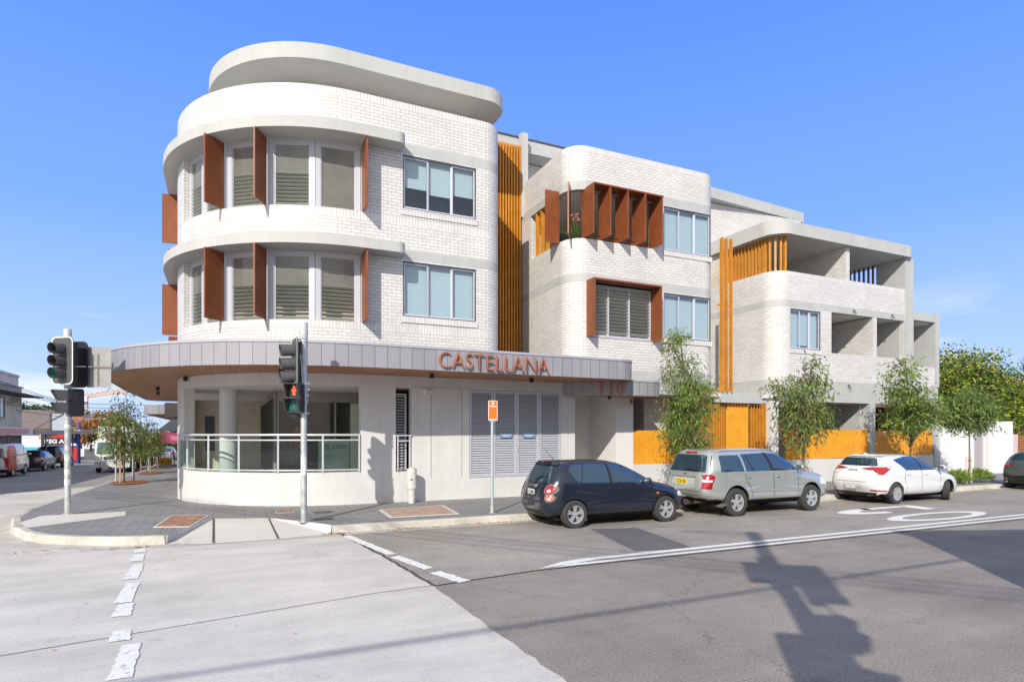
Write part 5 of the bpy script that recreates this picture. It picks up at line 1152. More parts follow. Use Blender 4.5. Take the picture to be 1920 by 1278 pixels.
def signal_head(par, c, f, lit=None, w=.54, h=1.06, visor=.30, hd=.17):
    M = fr_xf(c, f)
    t = MB(); extr(t, rrect(w,h,.12), -.01, .01); board = add(t, 'target_board', SIGG, par, M)
    e = MB(); o_, i_ = rrect(w,h,.12), rrect(w-.05,h-.05,.105)
    for k in range(len(o_)): a, b, c_, d = o_[k], o_[(k+1)%len(o_)], i_[(k+1)%len(o_)], i_[k]; e.face([(a[0],-.0125,a[1]),(b[0],-.0125,b[1]),(c_[0],-.0125,c_[1]),(d[0],-.0125,d[1])])
    add(e, 'white_border', edge_w, board, M, None)
    b = MB(); extr(b, rrect(.27,.86,.03), .011, hd); add(b, 'housing', SIGB, par, M)
    for k, z in enumerate((.27,0,-.27)):
        v = MB(); n = 22; L = visor; r = .118
        ring = []
        for i in range(n+1):
            a = R(-90+360*i/n); cut = .05*(1-math.sin(a))/2
            ring.append((r*math.cos(a), r*math.sin(a)+z, -L+cut*0.9))
        for i in range(n):
            p, q = ring[i], ring[i+1]
            v.face([(p[0],-.012,p[1]),(q[0],-.012,q[1]),(q[0],q[2],q[1]-.02),(p[0],p[2],p[1]-.02)])
            s_ = .95; v.face([(p[0]*s_,-.012,z+(p[1]-z)*s_),(p[0]*s_,p[2],z+(p[1]-z)*s_-.02),(q[0]*s_,q[2],z+(q[1]-z)*s_-.02),(q[0]*s_,-.012,z+(q[1]-z)*s_)])
        add(v, 'visor', SIGG, par, M, 60)
        l = MB(); l.lathe([(0,-.05),(.06,-.045),(.105,-.013)], (0,0,z), 'Y', 24)
        on = lit == k; cols = [((.10,.01,.01),(.9,.02,.01)),((.10,.05,.01),(.9,.4,.02)),((.0,.075,.055),(.03,.8,.45))][k]
        add(l, 'lens', base_mat('lens_%d_%d' % (k, on), cols[1] if on else cols[0], .2, emit=1.2 if on else 0), par, M, 50)
    return board
def ped_head(par, c, f, lit=True, square=True):
    M = fr_xf(c, f); b = MB(); extr(b, rrect(.30,.60,.03), 0, .16); hd = add(b, 'pedestrian_lamp', SIGB, par, M)
    for k, z in enumerate((.145,-.145)):
        v = MB(); y0, y1 = -.0, -.20
        for sx in (-1,1):
            v.mesh_([(sx*.135,0,z-.12),(sx*.135,0,z+.125),(sx*.135,y1,z+.125),(sx*.135,y1+.12,z-.12),(sx*.127,0,z-.12),(sx*.127,0,z+.125),(sx*.127,y1,z+.125),(sx*.127,y1+.12,z-.12)], [(0,1,2,3),(7,6,5,4),(0,3,7,4),(2,1,5,6),(3,2,6,7)])
        v.box(-.135,.135,y1,0,z+.125,z+.133); add(v, 'visor', SIGG, hd, M, None)
        l = MB(); l.box(-.115,.115,-.006,0,z-.11,z+.11); add(l, 'lens', base_mat('ped_lens_dark' if k == 0 else 'ped_lens_green', (.02,.02,.02) if k == 0 else (.008,.07,.065), .25), hd, M, None)
        g = MB(); s = .085
        figs = [rrect(.035,.035,.017,3)]; off = [(0,s*.95)]
        body = [(-.028,.05),(.028,.05),(.045,-.01),(.03,-.015),(.02,.015),(.024,-.09),(.006,-.09),(0,-.03),(-.006,-.09),(-.024,-.09),(-.02,.015),(-.03,-.015),(-.045,-.01)]
        if k == 1: body = [(-.02,.05),(.02,.05),(.045,.0),(.02,.01),(.015,-.02),(.045,-.09),(.025,-.09),(0,-.04),(-.03,-.09),(-.045,-.085),(-.015,-.02),(-.015,.01),(-.045,.0)]
        extr(g, [(x*1.15,zz*1.05+z) for x, zz in body], -.010, -.0065); extr(g, [(x*1.2,zz*1.2+z+.077) for x, zz in figs[0]], -.010, -.0065)
        add(g, 'walking_figure' if k else 'standing_figure', base_mat('figure_red', (1,.08,.01), .5, emit=1.6) if k == 0 else base_mat('figure_green_off', (.01,.14,.12), .4), hd, M, None)
    return hd
def clamp(mb, x, y, z, r): mb.lathe([(r+.004,z-.02),(r+.014,z-.02),(r+.014,z+.02),(r+.004,z+.02)], (x,y,0), n=18); mb.box(x+r,x+r+.04,y-.02,y+.02,z-.018,z+.018)
def pole(par, x, y, h, r=.062, cap=.34, z0=.15, bumps=()):
    m = MB(); m.lathe([(r*1.02,z0),(r,z0+.02),(r,h-cap)], (x,y,0), n=24); o = add(m, 'pole', galv, par)
    m = MB(); m.lathe([(r+.012,h-cap),(r+.018,h-cap+.03),(r+.016,h-.02),(r+.006,h)], (x,y,0), n=24); add(m, 'pole_cap', base_mat('cap_grey', (.50,.53,.53), .5), o)
    m = MB()
    for z in bumps: clamp(m, x, y, z, r)
    if bumps: add(m, 'clamps', galv, o)
    m = MB(); m.lathe([(r+.05,z0-.0),(r+.05,z0+.012),(r,z0+.014)], (x,y,0), n=24); add(m, 'base_flange', galv, o)
    return o
TS = empty('traffic_signal', (1.47,13.06,.15), 0, 'traffic signal pole in front of the terrace with a glowing red standing figure', 'traffic light')
def TP(root):
    """parts of a street thing are written in world units under an empty standing at its base"""
    inv = Matrix.Translation(-Vector(root.location))
    for o in bpy.data.objects:
        if o.parent is root: o.matrix_parent_inverse = inv
px, py = 1.47, 13.06
pole(TS, px, py, 4.20, bumps=(3.82,2.96,2.84,2.72,2.36))
signal_head(TS, (px-.17,py+.03,3.36), (-.97,-.10), None, visor=.30, hd=.09)
m = MB(); m.bar((px,py,3.84),(px-.12,py-.06,3.84),.04,.03); m.bar((px,py,2.93),(px-.14,py-.06,2.93),.04,.03); m.tube([(px-.1,py-.04,3.8),(px-.06,py-.13,3.3),(px-.03,py-.08,2.9)], .012, 6); add(m, 'mounting_bracket', galv, TS)
hd = ped_head(TS, (px-.20,py-.13,2.66), (-.52,-.85))
m = MB(); m.bar((px,py,2.36),(px-.2,py-.08,2.37),.03,.02); m.bar((px,py,2.97),(px-.18,py-.1,2.98),.03,.02); add(m, 'mounting_bracket', galv, TS)
M = fr_xf((px-.21,py+.12,2.52), (-.9,.44)); b = MB(); extr(b, rrect(.28,.5,.03), 0, .14); add(b, 'rear_pedestrian_lamp', SIGB, TS, M)
M = fr_xf((px+.085,py+.06,2.72), (.95,-.1)); b = MB(); extr(b, rrect(.12,.34,.05), 0, .1); add(b, 'push_button_box', base_mat('button_box', (.45,.47,.48), .5), TS, M)
M = fr_xf((px-.02,py-.075,1.28), (-.1,-1)); b = MB(); b.box(-.05,.05,-.03,.02,-.1,.12); 
M = fr_xf((px,py,1.3), (-.2,-1)); b = MB()
for i in range(9):
    a0, a1 = R(-60+120*i/9), R(-60+120*(i+1)/9); b.face([(.0645*math.sin(a0),-.0645*math.cos(a0),-.2),(.0645*math.sin(a1),-.0645*math.cos(a1),-.2),(.0645*math.sin(a1),-.0645*math.cos(a1),.18),(.0645*math.sin(a0),-.0645*math.cos(a0),.18)])
add(b, 'torn_sticker', base_mat('sticker', (.62,.62,.60), .8, noise=.35, nscale=14), TS, M, None)
TP(TS)
px, py = -3.16, 16.61
TL = empty('traffic_signal', (px,py,.15), 0, 'weathered traffic signal pole on the left corner with a green lens and white bordered target', 'traffic light')
pole(TL, px, py, 4.28, bumps=(2.98,3.5,2.3))
signal_head(TL, (px-.06,py-.17,3.55), (-.62,-.80), 2, visor=.28, w=.58)
M = fr_xf((px+.16,py+.10,3.50), (.55,.83)); t = MB(); extr(t, rrect(.54,1.04,.12), -.01, .01); extr(t, rrect(.27,.86,.03), -.15, -.011); add(t, 'rear_signal_head', SIGB, TL, M)
M = fr_xf((px+.58,py-.02,3.45), (.35,.94)); t = MB(); extr(t, rrect(.55,.92,.05), -.004, .004); sg_ = add(t, 'sign_plate', base_mat('plate_aluminium', (.30,.30,.295), .5, metal=.2, noise=.1, nscale=6), TL, M)
t = MB(); t.box(-.3,.3,.005,.03,-.02,.02); t.box(-.015,.015,.005,.02,-.42,.3); add(t, 'sign_bracket', base_mat('bracket_brown', (.22,.18,.15), .6), sg_, M)
t = MB(); t.bar((px,py,3.45),(px+.45,py-.03,3.45),.03,.03); t.tube([(px,py-.05,4.1),(px-.03,py-.1,3.9)], .015, 6); add(t, 'mounting_bracket', galv, TL)
M = fr_xf((px-.05,py-.02,2.66), (-.9,-.42))
for z in (.13,-.15):
    t = MB(); extr(t, rrect(.26,.26,.03), 0+.03, .2); 
    q = M @ Vector((0,0,z)); add(t, 'pedestrian_lamp', SIGB, TL, M @ Matrix.Translation((.0,0,z)))
    v = MB(); v.mesh_([(-.13,.03,.12),(.13,.03,.12),(.13,-.24,.12),(-.13,-.24,.12),(-.13,.03,-.12),(.13,.03,-.12),(.13,-.13,-.1),(-.13,-.13,-.1)], [(0,1,2,3),(0,3,7,4),(1,5,6,2)])
    v.mesh_([(-.12,.03,.112),(.12,.03,.112),(.12,-.24,.112),(-.12,-.24,.112),(-.12,.03,-.12),(.12,.03,-.12),(.12,-.13,-.1),(-.12,-.13,-.1)], [(3,2,1,0),(4,7,3,0),(2,6,5,1)])
    add(v, 'visor', SIGG, TL, M @ Matrix.Translation((0,0,z)), None)
M2 = fr_xf((px+.17,py+.0,2.64), (.5,-.86)); t = MB(); extr(t, rrect(.26,.62,.06), -.05, .14); t.box(-.14,.14,-.06,-.05,-.02,.02); add(t, 'rear_pedestrian_lamp', SIGB, TL, M2)
t = MB()
for z, h in ((1.35,.16),(1.05,.1),(.8,.12),(2.05,.1)): t.lathe([(.0635,z),(.0635,z+h)], (px,py,0), n=20)
t.f = [f for f in t.f if len(f) < 8]; t.uv = t.uv[:len(t.f)]; t.mi = t.mi[:len(t.f)]
add(t, 'torn_sticker', base_mat('sticker', (.62,.62,.60), .8, noise=.35, nscale=14), TL)
TP(TL)
# orange parking sign
PS = empty('parking_sign', (5.49,12.72,.15), 0, 'orange street sign on a thin steel post behind the dark slate hatchback', 'street sign')
m = MB(); m.lathe([(.032,.15),(.032,2.62)], (5.49,12.72,0), n=16); m.box(5.43,5.55,12.66,12.78,.15,.162); m.lathe([(.045,.16),(.042,.3),(.033,.31)], (5.49,12.72,0), n=16); add(m, 'post', base_mat('sign_post', (.48,.53,.56), .45, metal=.3), PS)
sx_, sz_ = 5.49, 2.46
M = fr_xf((sx_,12.68,sz_), (-.15,-1)); t = MB(); extr(t, rrect(.215,.455,.03), -.004, .004); pl = add(t, 'sign_panel', base_mat('sign_white', (.8,.8,.8), .5), PS, M)
t = MB(); extr(t, rrect(.19,.43,.022), -.0065, -.0045); add(t, 'orange_face', base_mat('sign_orange', (.85,.17,.01), .5), pl, M, None)
t = MB(); extr(t, rrect(.055,.05,.02), -.009, -.007); t2 = [(v[0], v[1], v[2]+.17) for v in t.v]; t.v = t2; t.box(-.07,.07,-.009,-.007,-.205,-.192); t.box(-.03,.04,-.009,-.007,-.188,-.182); add(t, 'sign_marks', edge_w, pl, M, None)
d_ = (M.to_3x3() @ Vector((1,0,0)))
text_mesh('WORKS', .045, edge_w, pl, 'sign_text', tuple(M @ Vector((-.077,-.008,.085))), ex=.0008, xdir=d_, width=.155, bold=.002)
TP(PS)
# concrete stand pipe against the wall
SPp = empty('standpipe', (4.40,15.45,.15), 0, 'short pale concrete standpipe with a narrow foot against the grey wall', 'standpipe')
m = MB(); m.lathe([(.085,.15),(.08,.2),(.10,.45),(.125,.52),(.135,.54),(.135,.57),(.125,.58),(.128,1.0),(.12,1.04),(.05,1.05),(.045,1.07)], (4.40,15.45,0), n=28)
add(m, 'pipe', base_mat('weathered_concrete_pipe', (.60,.59,.55), .85, noise=.2, nscale=9, bump=.5), SPp)
m = MB(); m.box(4.33,4.4,15.31,15.325,.76,.78); m.box(4.32,4.335,15.315,15.325,.86,.87); add(m, 'vent_slot', black, SPp, None, None); TP(SPp)
# ================================================================= TREES AND PLANTS
def leaf_mat(name, rgb, var=.35):
    if name in MATS: return MATS[name]
    m = bpy.data.materials.new(name); m.use_nodes = True; t = m.node_tree; b = t.nodes['Principled BSDF']; out = t.nodes['Material Output']
    b.inputs['Roughness'].default_value = .5; b.inputs['Specular IOR Level'].default_value = .3
    g = N(t, 'ShaderNodeNewGeometry'); r = N(t, 'ShaderNodeValToRGB'); e = r.color_ramp.elements
    e[0].color = (*[v*(1-var) for v in rgb], 1); e[1].color = (*[min(1, v*(1+var)) for v in rgb], 1); t.links.new(g.outputs['Random Per Island'], r.inputs[0])
    t.links.new(r.outputs[0], b.inputs['Base Color']); tr = N(t, 'ShaderNodeBsdfTranslucent'); t.links.new(r.outputs[0], tr.inputs['Color'])
    x = N(t, 'ShaderNodeMixShader'); x.inputs[0].default_value = .3; t.links.new(b.outputs[0], x.inputs[1]); t.links.new(tr.outputs[0], x.inputs[2]); t.links.new(x.outputs[0], out.inputs[0])
    MATS[name] = m; return m
bark = base_mat('bark', (.20,.155,.115), .9, noise=.3, nscale=12, bump=.5, bscale=30)
bark_d = base_mat('dark_bark', (.075,.06,.05), .9, noise=.3, nscale=8)
L_dark = leaf_mat('leaf_dark', (.115,.17,.05)); L_mid = leaf_mat('leaf_mid', (.21,.30,.07)); L_tip = leaf_mat('leaf_bronze', (.26,.17,.08)); L_bright = leaf_mat('leaf_bright', (.27,.37,.06))
def tree(name, label, cat, base, trunk, blobs, nclump, per, ll, lw, mats, group=None, droop=.7, tr=.035, seed=1, bk=None, clump=.22, stakes=(), wts=None, flowers=None, z0=.15):
    """trunk polyline (relative), crown blobs (x,y,z,rx,ry,rz) relative to base; leaves hang in clumps on twigs"""
    rr = random.Random(seed); root = empty(name, (base[0], base[1], z0), 0, label, cat, group)
    m = MB(); n = len(trunk); m.tube(trunk, [tr*(1-.6*i/(n-1)) for i in range(n)], 10)
    top = Vector(trunk[-1]); cl = []
    while len(cl) < nclump:
        b = rr.choices(blobs, [q[3]*q[4]*q[5] for q in blobs])[0]
        v = Vector([rr.gauss(0,1) for _ in range(3)]).normalized()*(rr.random()**.42)
        cl.append(Vector((b[0]+v.x*b[3], b[1]+v.y*b[4], b[2]+v.z*b[5])))
    for c in cl[:int(nclump*.6)]:
        k = min(range(n), key=lambda i: (Vector(trunk[i])-c).length+(0 if trunk[i][2] < c.z else 2)); s = Vector(trunk[max(k,1)] if k else trunk[1])
        s = s.lerp(Vector(trunk[min(k+1,n-1)]), rr.random()*.7); mid = s.lerp(c, .5)+Vector((0,0,.10*(c-s).length)); m.tube([s, mid, c], [tr*.32, tr*.2, tr*.07], 5, cap=False)
    t = m.build('trunk', bk or bark, None, smooth=60); t.parent = root
    f = MB(); nm = len(mats)
    for c in cl:
        w = rr.choices(range(nm), wts)[0] if wts else rr.randrange(nm)
        out = Vector((c.x-top.x*.5, c.y-top.y*.5, 0)); out = out.normalized() if out.length > .01 else Vector((1,0,0)); tone = w
        for _ in range(per):
            p = c+Vector((rr.gauss(0,1), rr.gauss(0,1), rr.gauss(0,.8)))*clump*.5
            d = Vector((rr.gauss(0,1), rr.gauss(0,1), rr.gauss(0,.8)-droop*1.6))+out*.5; d.normalize(); L = ll*rr.uniform(.6,1.25); s = d.cross(Vector((rr.gauss(0,1), rr.gauss(0,1), rr.gauss(0,1)))).normalized()*lw*rr.uniform(.7,1.2)
            f.cur = tone if rr.random() < .75 else rr.randrange(nm); q = p+d*L*.45; e = p+d*L+Vector((0,0,-L*.12))
            f.face([p, q+s, e, q-s])
    if flowers:
        mats = list(mats)+[flowers[0]]; f.cur = len(mats)-1
        for _ in range(flowers[1]):
            c = rr.choice(cl); 
            if c.z < flowers[3] : continue
            for _ in range(flowers[4]):
                p = c+Vector((rr.gauss(0,1), rr.gauss(0,1), rr.gauss(0,1)))*clump*.45; a = Vector((rr.gauss(0,1), rr.gauss(0,1), rr.gauss(0,1))).normalized(); b = a.orthogonal().normalized(); s = flowers[2]*rr.uniform(.6,1.2)
                f.face([p-a*s, p-b*s, p+a*s, p+b*s])
    o = f.build('crown', mats); o.parent = root
    for s in stakes:
        k = MB(); k.box(s[0]-.028,s[0]+.028,s[1]-.028,s[1]+.028,0,s[2]); so_ = k.build('stake', base_mat('stake_'+s[3], (.70,.66,.58) if s[3] == 'pale' else (.48,.30,.16), .85, noise=.2, nscale=6)); so_.parent = root
        k = MB(); k.bar((s[0],s[1],s[2]*.85),(trunk[0][0],trunk[0][1],s[2]*.85),.01,.03); ko = k.build('tie', BLK); ko.parent = so_
    return root
G_R = 'street trees along the right footpath'; G_L = 'staked saplings along the left kerb'
tree('street_tree', 'tallest feathery street tree rising behind the silver SUV', 'tree', (11.9,13.55), [(0,0,0),(.02,0,1.0),(-.03,.02,2.2),(-.15,0,3.4),(-.3,0,4.4)],
     [(-.05,0,1.9,.80,.7,.6),(.05,0,2.7,.72,.65,.7),(-.30,0,3.5,.5,.5,.7),(.45,.1,2.9,.45,.45,.5),(-.45,0,4.35,.30,.28,.55),(.1,0,1.35,.6,.55,.35)], 210, 38, .16, .0135, [L_dark,L_mid,L_tip,L_bright], G_R, .7, .045, 3, wts=[4,3,1.4,1.6], clump=.3)
tree('street_tree', 'bushy street tree with bronze tipped leaves ahead of the silver SUV', 'tree', (16.1,13.2), [(0,0,0),(.02,0,1.2),(.05,0,2.2),(.0,0,3.2),(.1,0,3.9)],
     [(-.65,0,3.1,.55,.5,.55),(.45,0,3.3,.5,.45,.6),(0,0,2.5,.95,.7,.55),(-.25,0,1.9,.75,.6,.4),(.4,0,2.0,.5,.5,.4),(.35,0,3.9,.25,.25,.3)], 120, 25, .20, .022, [L_dark,L_mid,L_tip], G_R, .8, .04, 5, wts=[4,3,1.6], clump=.34)
tree('street_tree', 'green street tree over the white hatchback and the end balcony', 'tree', (22.0,13.6), [(0,0,0),(0,0,1.2),(.05,0,2.4),(-.2,0,3.6),(-.3,0,4.3)],
     [(-.4,0,3.6,.7,.6,.75),(.0,0,2.8,1.0,.8,.7),(.5,0,2.5,.8,.7,.5),(-.2,0,2.1,.9,.7,.35)], 170, 27, .17, .026, [L_dark,L_mid,L_bright], G_R, .4, .045, 8, wts=[4,3,1], clump=.36)
tree('street_tree', 'young umbrella shaped street tree held by two pale stakes', 'tree', (24.4,13.0), [(0,0,0),(.02,0,1.0),(.0,0,1.9),(-.02,0,2.6)],
     [(0,0,2.75,1.05,.8,.5),(-.7,0,2.35,.5,.5,.35),(.75,0,2.3,.45,.45,.35),(0,0,2.1,.8,.6,.25)], 170, 28, .18, .021, [L_dark,L_mid], G_R, .6, .032, 9, wts=[3,2], clump=.34, stakes=[(-.17,0,.95,'pale'),(.2,.05,.98,'pale')], z0=.15)
LG = lambda y: .15-.014*max(0, y-18)
T1 = tree('street_tree', 'nearest staked sapling with olive leaves on the left kerb', 'tree', (-3.5,27.8), [(0,0,0),(.02,0,1.1),(0,0,2.2),(0,0,3.2)],
     [(0,0,2.95,.42,.42,.75),(-.1,0,2.0,.75,.65,.75),(.3,.2,1.5,.6,.5,.6),(0,0,1.3,.7,.6,.35)], 110, 19, .20, .022, [L_dark,L_mid,L_tip], G_L, .8, .035, 12, wts=[5,3,1.2], clump=.36, stakes=[(-.1,-.2,1.9,'brown'),(.3,.3,1.7,'brown')], z0=LG(27.8))
T2 = copy_tree(T1); T2.location = (-3.6, 36.5, LG(36.5)); T2.rotation_euler.z = 1.9; T2['label'] = 'second staked sapling behind the nearest one on the left kerb'; T2.scale = (.72,.72,.85)
T3 = copy_tree(T1); T3.location = (-3.7, 43.5, LG(43.5)); T3.rotation_euler.z = 4.0; T3['label'] = 'farthest staked sapling beside the awnings on the left kerb'; T3.scale = (.7,.7,.8)
yl = base_mat('yellow_blossom', (.85,.55,.02), .6)
tree('flowering_tree', 'broad tree covered in yellow blossom behind the white wall', 'tree', (34.5,19.0), [(0,0,0),(.1,0,1.5),(-.3,0,3.0),(-.6,0,4.6)],
     [(-1.5,0,4.0,2.2,1.6,1.5),(1.2,0,4.2,2.3,1.6,1.7),(-3.0,0,3.4,1.6,1.3,1.2),(3.6,-.5,3.6,1.7,1.4,1.4),(-.2,0,5.6,1.1,1,.7),(2.3,0,5.6,.8,.8,.7),(.2,-.6,2.6,3.6,1.5,1.2)], 700, 26, .24, .05, [leaf_mat('wattle_dark',(.07,.125,.025)),leaf_mat('wattle_mid',(.17,.26,.035)),leaf_mat('wattle_light',(.34,.42,.05))], None, .0, .12, 21, wts=[4,3,1], clump=.6, flowers=(yl, 420, .034, 2.6, 16))
tree('shrub', 'yellow green shrub at the far right edge behind the brick fence', 'shrub', (40.5,18.0), [(0,0,0),(.1,0,1.5),(0,0,3.5)],
     [(0,0,3.2,2.0,1.6,1.7),(-.8,0,1.9,1.6,1.4,1.2)], 200, 24, .22, .045, [leaf_mat('wattle_mid',(.22,.30,.04)),leaf_mat('wattle_light',(.36,.42,.05)),L_bright], None, .1, .1, 22, clump=.5)
def bush(name, label, cx, cy, rx, ry, h, n, ll, lw, mats, z0=.15, up=.6, seed=1, group=None):
    rr = random.Random(seed); f = MB(); k = len(mats)
    for _ in range(n):
        a = rr.uniform(0, 6.283); q = rr.random()**.5; x, y = rx*q*math.cos(a), ry*q*math.sin(a); hz = h*(1-.6*q*q)*rr.random()**.5
        p = Vector((x, y, hz)); d = Vector((rr.gauss(0,1)+x/rx*.6, rr.gauss(0,1)+y/ry*.6, rr.gauss(0,.5)+up)).normalized(); L = ll*rr.uniform(.6,1.2); s = d.cross(Vector((rr.gauss(0,1),rr.gauss(0,1),rr.gauss(0,1)))).normalized()*lw
        f.cur = rr.randrange(k); m_ = p+d*L*.5; f.face([p, m_+s, p+d*L+Vector((0,0,-.15*L)), m_-s])
    o = f.build(name, mats); o.location = (cx, cy, z0); return tag(o, label, 'bush', group)
bush('garden_bush', 'clipped pale green hedge mound against the white wall', 24.6, 14.9, 1.2,.5,.42, 2600, .09,.016,[L_mid,leaf_mat('sage',(.20,.27,.12))], seed=3)
bush('strappy_plant', 'bright green strappy plant left of the staked young tree', 23.95, 13.15, .42,.32,.42, 900, .26,.012,[L_bright,L_mid], up=1.2, seed=4)
bush('strappy_plant', 'bright green strappy plants right of the staked young tree', 25.2, 13.2, .75,.36,.42, 1500, .26,.012,[L_bright,L_mid], up=1.2, seed=5)
bush('garden_bush', 'low green tuft by the kerb between the silver SUV and the white hatchback', 15.35, 12.75, .3,.22,.22, 500, .14,.012,[L_bright,L_dark], up=1, seed=6)
bush('garden_bush', 'dark low greenery below the first ochre fence behind the silver SUV', 15.9,15.2,1.2,.3,.5,900,.14,.014,[L_dark,L_mid], seed=7)
for i, (x, y, z, s, lb) in enumerate(((9.95,16.5,8.25,1.0,'spiky palm with a pinkish flower behind the corner copper fins on the upper loggia'),(11.1,16.35,8.2,.7,'small dark palm in the middle of the upper loggia behind the fins'),(12.1,16.3,8.2,.75,'leafy plant at the right end of the upper loggia behind the last fin'))):
    rt = empty('loggia_palm', (x,y,z), 0, lb, 'potted plant', 'plants on the upper loggia'); rr = random.Random(i+30)
    m = MB(); m.lathe([(.10,-.9+.0),(.15,-.5)], (0,0,0), n=16); po = m.build('pot', base_mat('clay_pot', (.30,.16,.09), .8)); po.parent = rt
    f = MB()
    for k in range(34):
        a = rr.uniform(0,6.28); tilt = rr.uniform(.1,1.1); L = .75*s*rr.uniform(.7,1.1); prev = Vector((0,0,-.5)); 
        dr = Vector((math.cos(a)*math.sin(tilt), math.sin(a)*math.sin(tilt), math.cos(tilt)+.25)).normalized(); sd = Vector((-math.sin(a), math.cos(a), 0))*.022
        for j_ in range(4):
            nx = prev+dr*L/4*1.6; w0, w1 = 1-j_*.22, 1-(j_+1)*.24; f.face([prev-sd*w0, prev+sd*w0, nx+sd*w1, nx-sd*w1]); prev = nx; dr = (dr+Vector((0,0,-.16))).normalized()
    f.cur = 0; fo = f.build('fronds', [leaf_mat('palm_leaf', (.16,.24,.06))]); fo.parent = rt
    if i == 0:
        f = MB()
        for k in range(60):
            p = Vector((rr.gauss(0,.05), rr.gauss(0,.05), rr.uniform(.35,.6))); f.obox(p, (rr.gauss(0,1),1,0), .02, (1,rr.gauss(0,1),.3), .01, (0,0,1), .015)
        fo = f.build('flower_spike', base_mat('pink_flower', (.55,.25,.18), .7)); fo.parent = rt
# mulch beds round the left saplings
def mulch(cx, cy, a, b, label):
    rr = random.Random(int(cy)); mb = MB(); z = LG(cy)
    mb.face([(cx+a*math.cos(t)*(.9+.1*math.cos(3*t)), cy+b*math.sin(t), z+.02-.014*(b*math.sin(t))) for t in [2*math.pi*i/24 for i in range(24)]])
    for _ in range(700):
        t, q = rr.uniform(0,6.28), rr.random()**.5; x, y = cx+a*q*math.cos(t), cy+b*q*math.sin(t); w, h = rr.uniform(.02,.05), rr.uniform(.01,.02); u = rr.uniform(0,3.1)
        mb.obox((x,y,z+.03-.014*(y-cy)), (math.cos(u),math.sin(u),rr.uniform(-.3,.3)), w, (-math.sin(u),math.cos(u),0), h, (0,0,1), .006)
    tag(mb.build('mulch_bed', base_mat('mulch', (.30,.12,.05), .95, noise=.5, nscale=15)), label, 'mulch bed', 'mulch beds in the left footpath')
mulch(-3.35, 28.1, .62, 1.3, 'nearest red brown mulch bed round the first sapling'); mulch(-3.45, 36.7, .55, 1.3, 'second red brown mulch bed farther along the left kerb'); mulch(-3.5, 43.7, .5, 1.3, 'farthest red brown mulch bed by the cafe tables')
def thin_post(x, y, h, label, name='street_post', col_=(.5,.5,.5), sign=None):
    z = LG(y); r_ = empty(name, (x,y,z), 0, label, 'street post', 'thin posts along the left kerb'); m = MB(); m.tube([(0,0,0),(0,0,h)], .03, 8); o = m.build('post', base_mat('post_%s' % name, col_, .5)); o.parent = r_
    if sign: m = MB(); m.box(-.11,.11,-.04,-.032,h-.42,h-.02); o = m.build('sign_back', base_mat('sign_back', (.4,.4,.4), .5)); o.parent = r_
thin_post(-3.95, 29.2, 2.0, 'grey sign post left of the nearest sapling', sign=True); thin_post(-3.9, 33.9, 2.0, 'grey sign post between the nearest and second sapling', sign=True); thin_post(-3.9, 40.5, 2.0, 'grey sign post beyond the second sapling', sign=True)
# ================================================================= NEIGHBOURING BUILDINGS (right)
def thing(name, label, cat, group=None, loc=(0,0,0)): return empty(name, loc, 0, label, cat, group)
def part(mb, name, m, par, **k): o = mb.build(name, m, None, **k); o.parent = par; return o
WW = thing('garden_wall', 'bright white rendered garden wall to the right of the apartments', 'wall')
wl = base_mat('bright_white_render', (.76,.75,.74), .8, noise=.03)
m = MB(); m.box(27.45,29.9,15.75,15.95,.1,2.32); part(m, 'wall_panel', wl, WW); m = MB(); m.box(31.05,33.0,15.75,15.95,.1,2.5); part(m, 'wall_panel', wl, WW)
m = MB(); m.box(29.9,30.0,15.75,17.2,.1,2.32); m.box(30.0,31.05,17.1,17.2,.1,2.32); m.box(30.95,31.05,15.95,17.1,.1,2.5); part(m, 'recessed_panel', base_mat('lilac_render', (.50,.47,.50), .85), WW); m = MB(); m.box(30.1,30.9,17.05,17.095,.15,1.9); part(m, 'gate', base_mat('grey_gate', (.25,.26,.28), .6), WW)
BF = thing('brick_fence', 'orange brown slatted fence with a pink pillar at the right edge', 'fence')
m = MB(); m.box(33.01,33.35,15.72,15.98,.1,1.9); part(m, 'pillar', base_mat('pink_render', (.62,.48,.50), .85), BF)
m = MB()
for i in range(12): m.box(33.36,40,15.8,15.86,.35+i*.125,.35+i*.125+.105)
part(m, 'slats', base_mat('brown_slat', (.36,.14,.05), .7, noise=.15), BF); m = MB(); m.box(33.36,40,15.861,15.95,.1,1.86); part(m, 'backing', dark_int, BF)
m = MB(); 
for x in (24.2,): m.box(23.4,26.3,14.35,14.45,.15,.42)
tag(m.build('garden_kerb', base_mat('grey_edging', (.38,.38,.40), .8)), 'low grey garden edging in front of the hedge mound', 'garden edging')
RH = thing('tiled_house', 'house with a red tiled roof just showing beyond the apartments', 'house')
m = MB(); m.box(46,62,24,40,.1,5.2); part(m, 'wall', red_brick, RH); m = MB(); m.mesh_([(45,23,5.2),(63,23,5.2),(63,41,5.2),(45,41,5.2),(51,32,7.6),(57,32,7.6)], [(0,1,5,4),(1,2,5),(2,3,4,5),(3,0,4)]); part(m, 'roof', brick_mat('roof_tile', (.30,.10,.05), (.24,.08,.045), (.10,.04,.03), bw=.3, rh=.3, coord='Object'), RH)
PT = thing('palm_tree', 'palm with fine spiky fronds at the far right edge', 'palm tree', loc=(43.5,20,.15)); m = MB(); m.tube([(0,0,0),(.1,0,3),(0,0,5.2)], [.2,.16,.14], 10); part(m, 'trunk', bark_d, PT)
f = MB(); rr = random.Random(77)
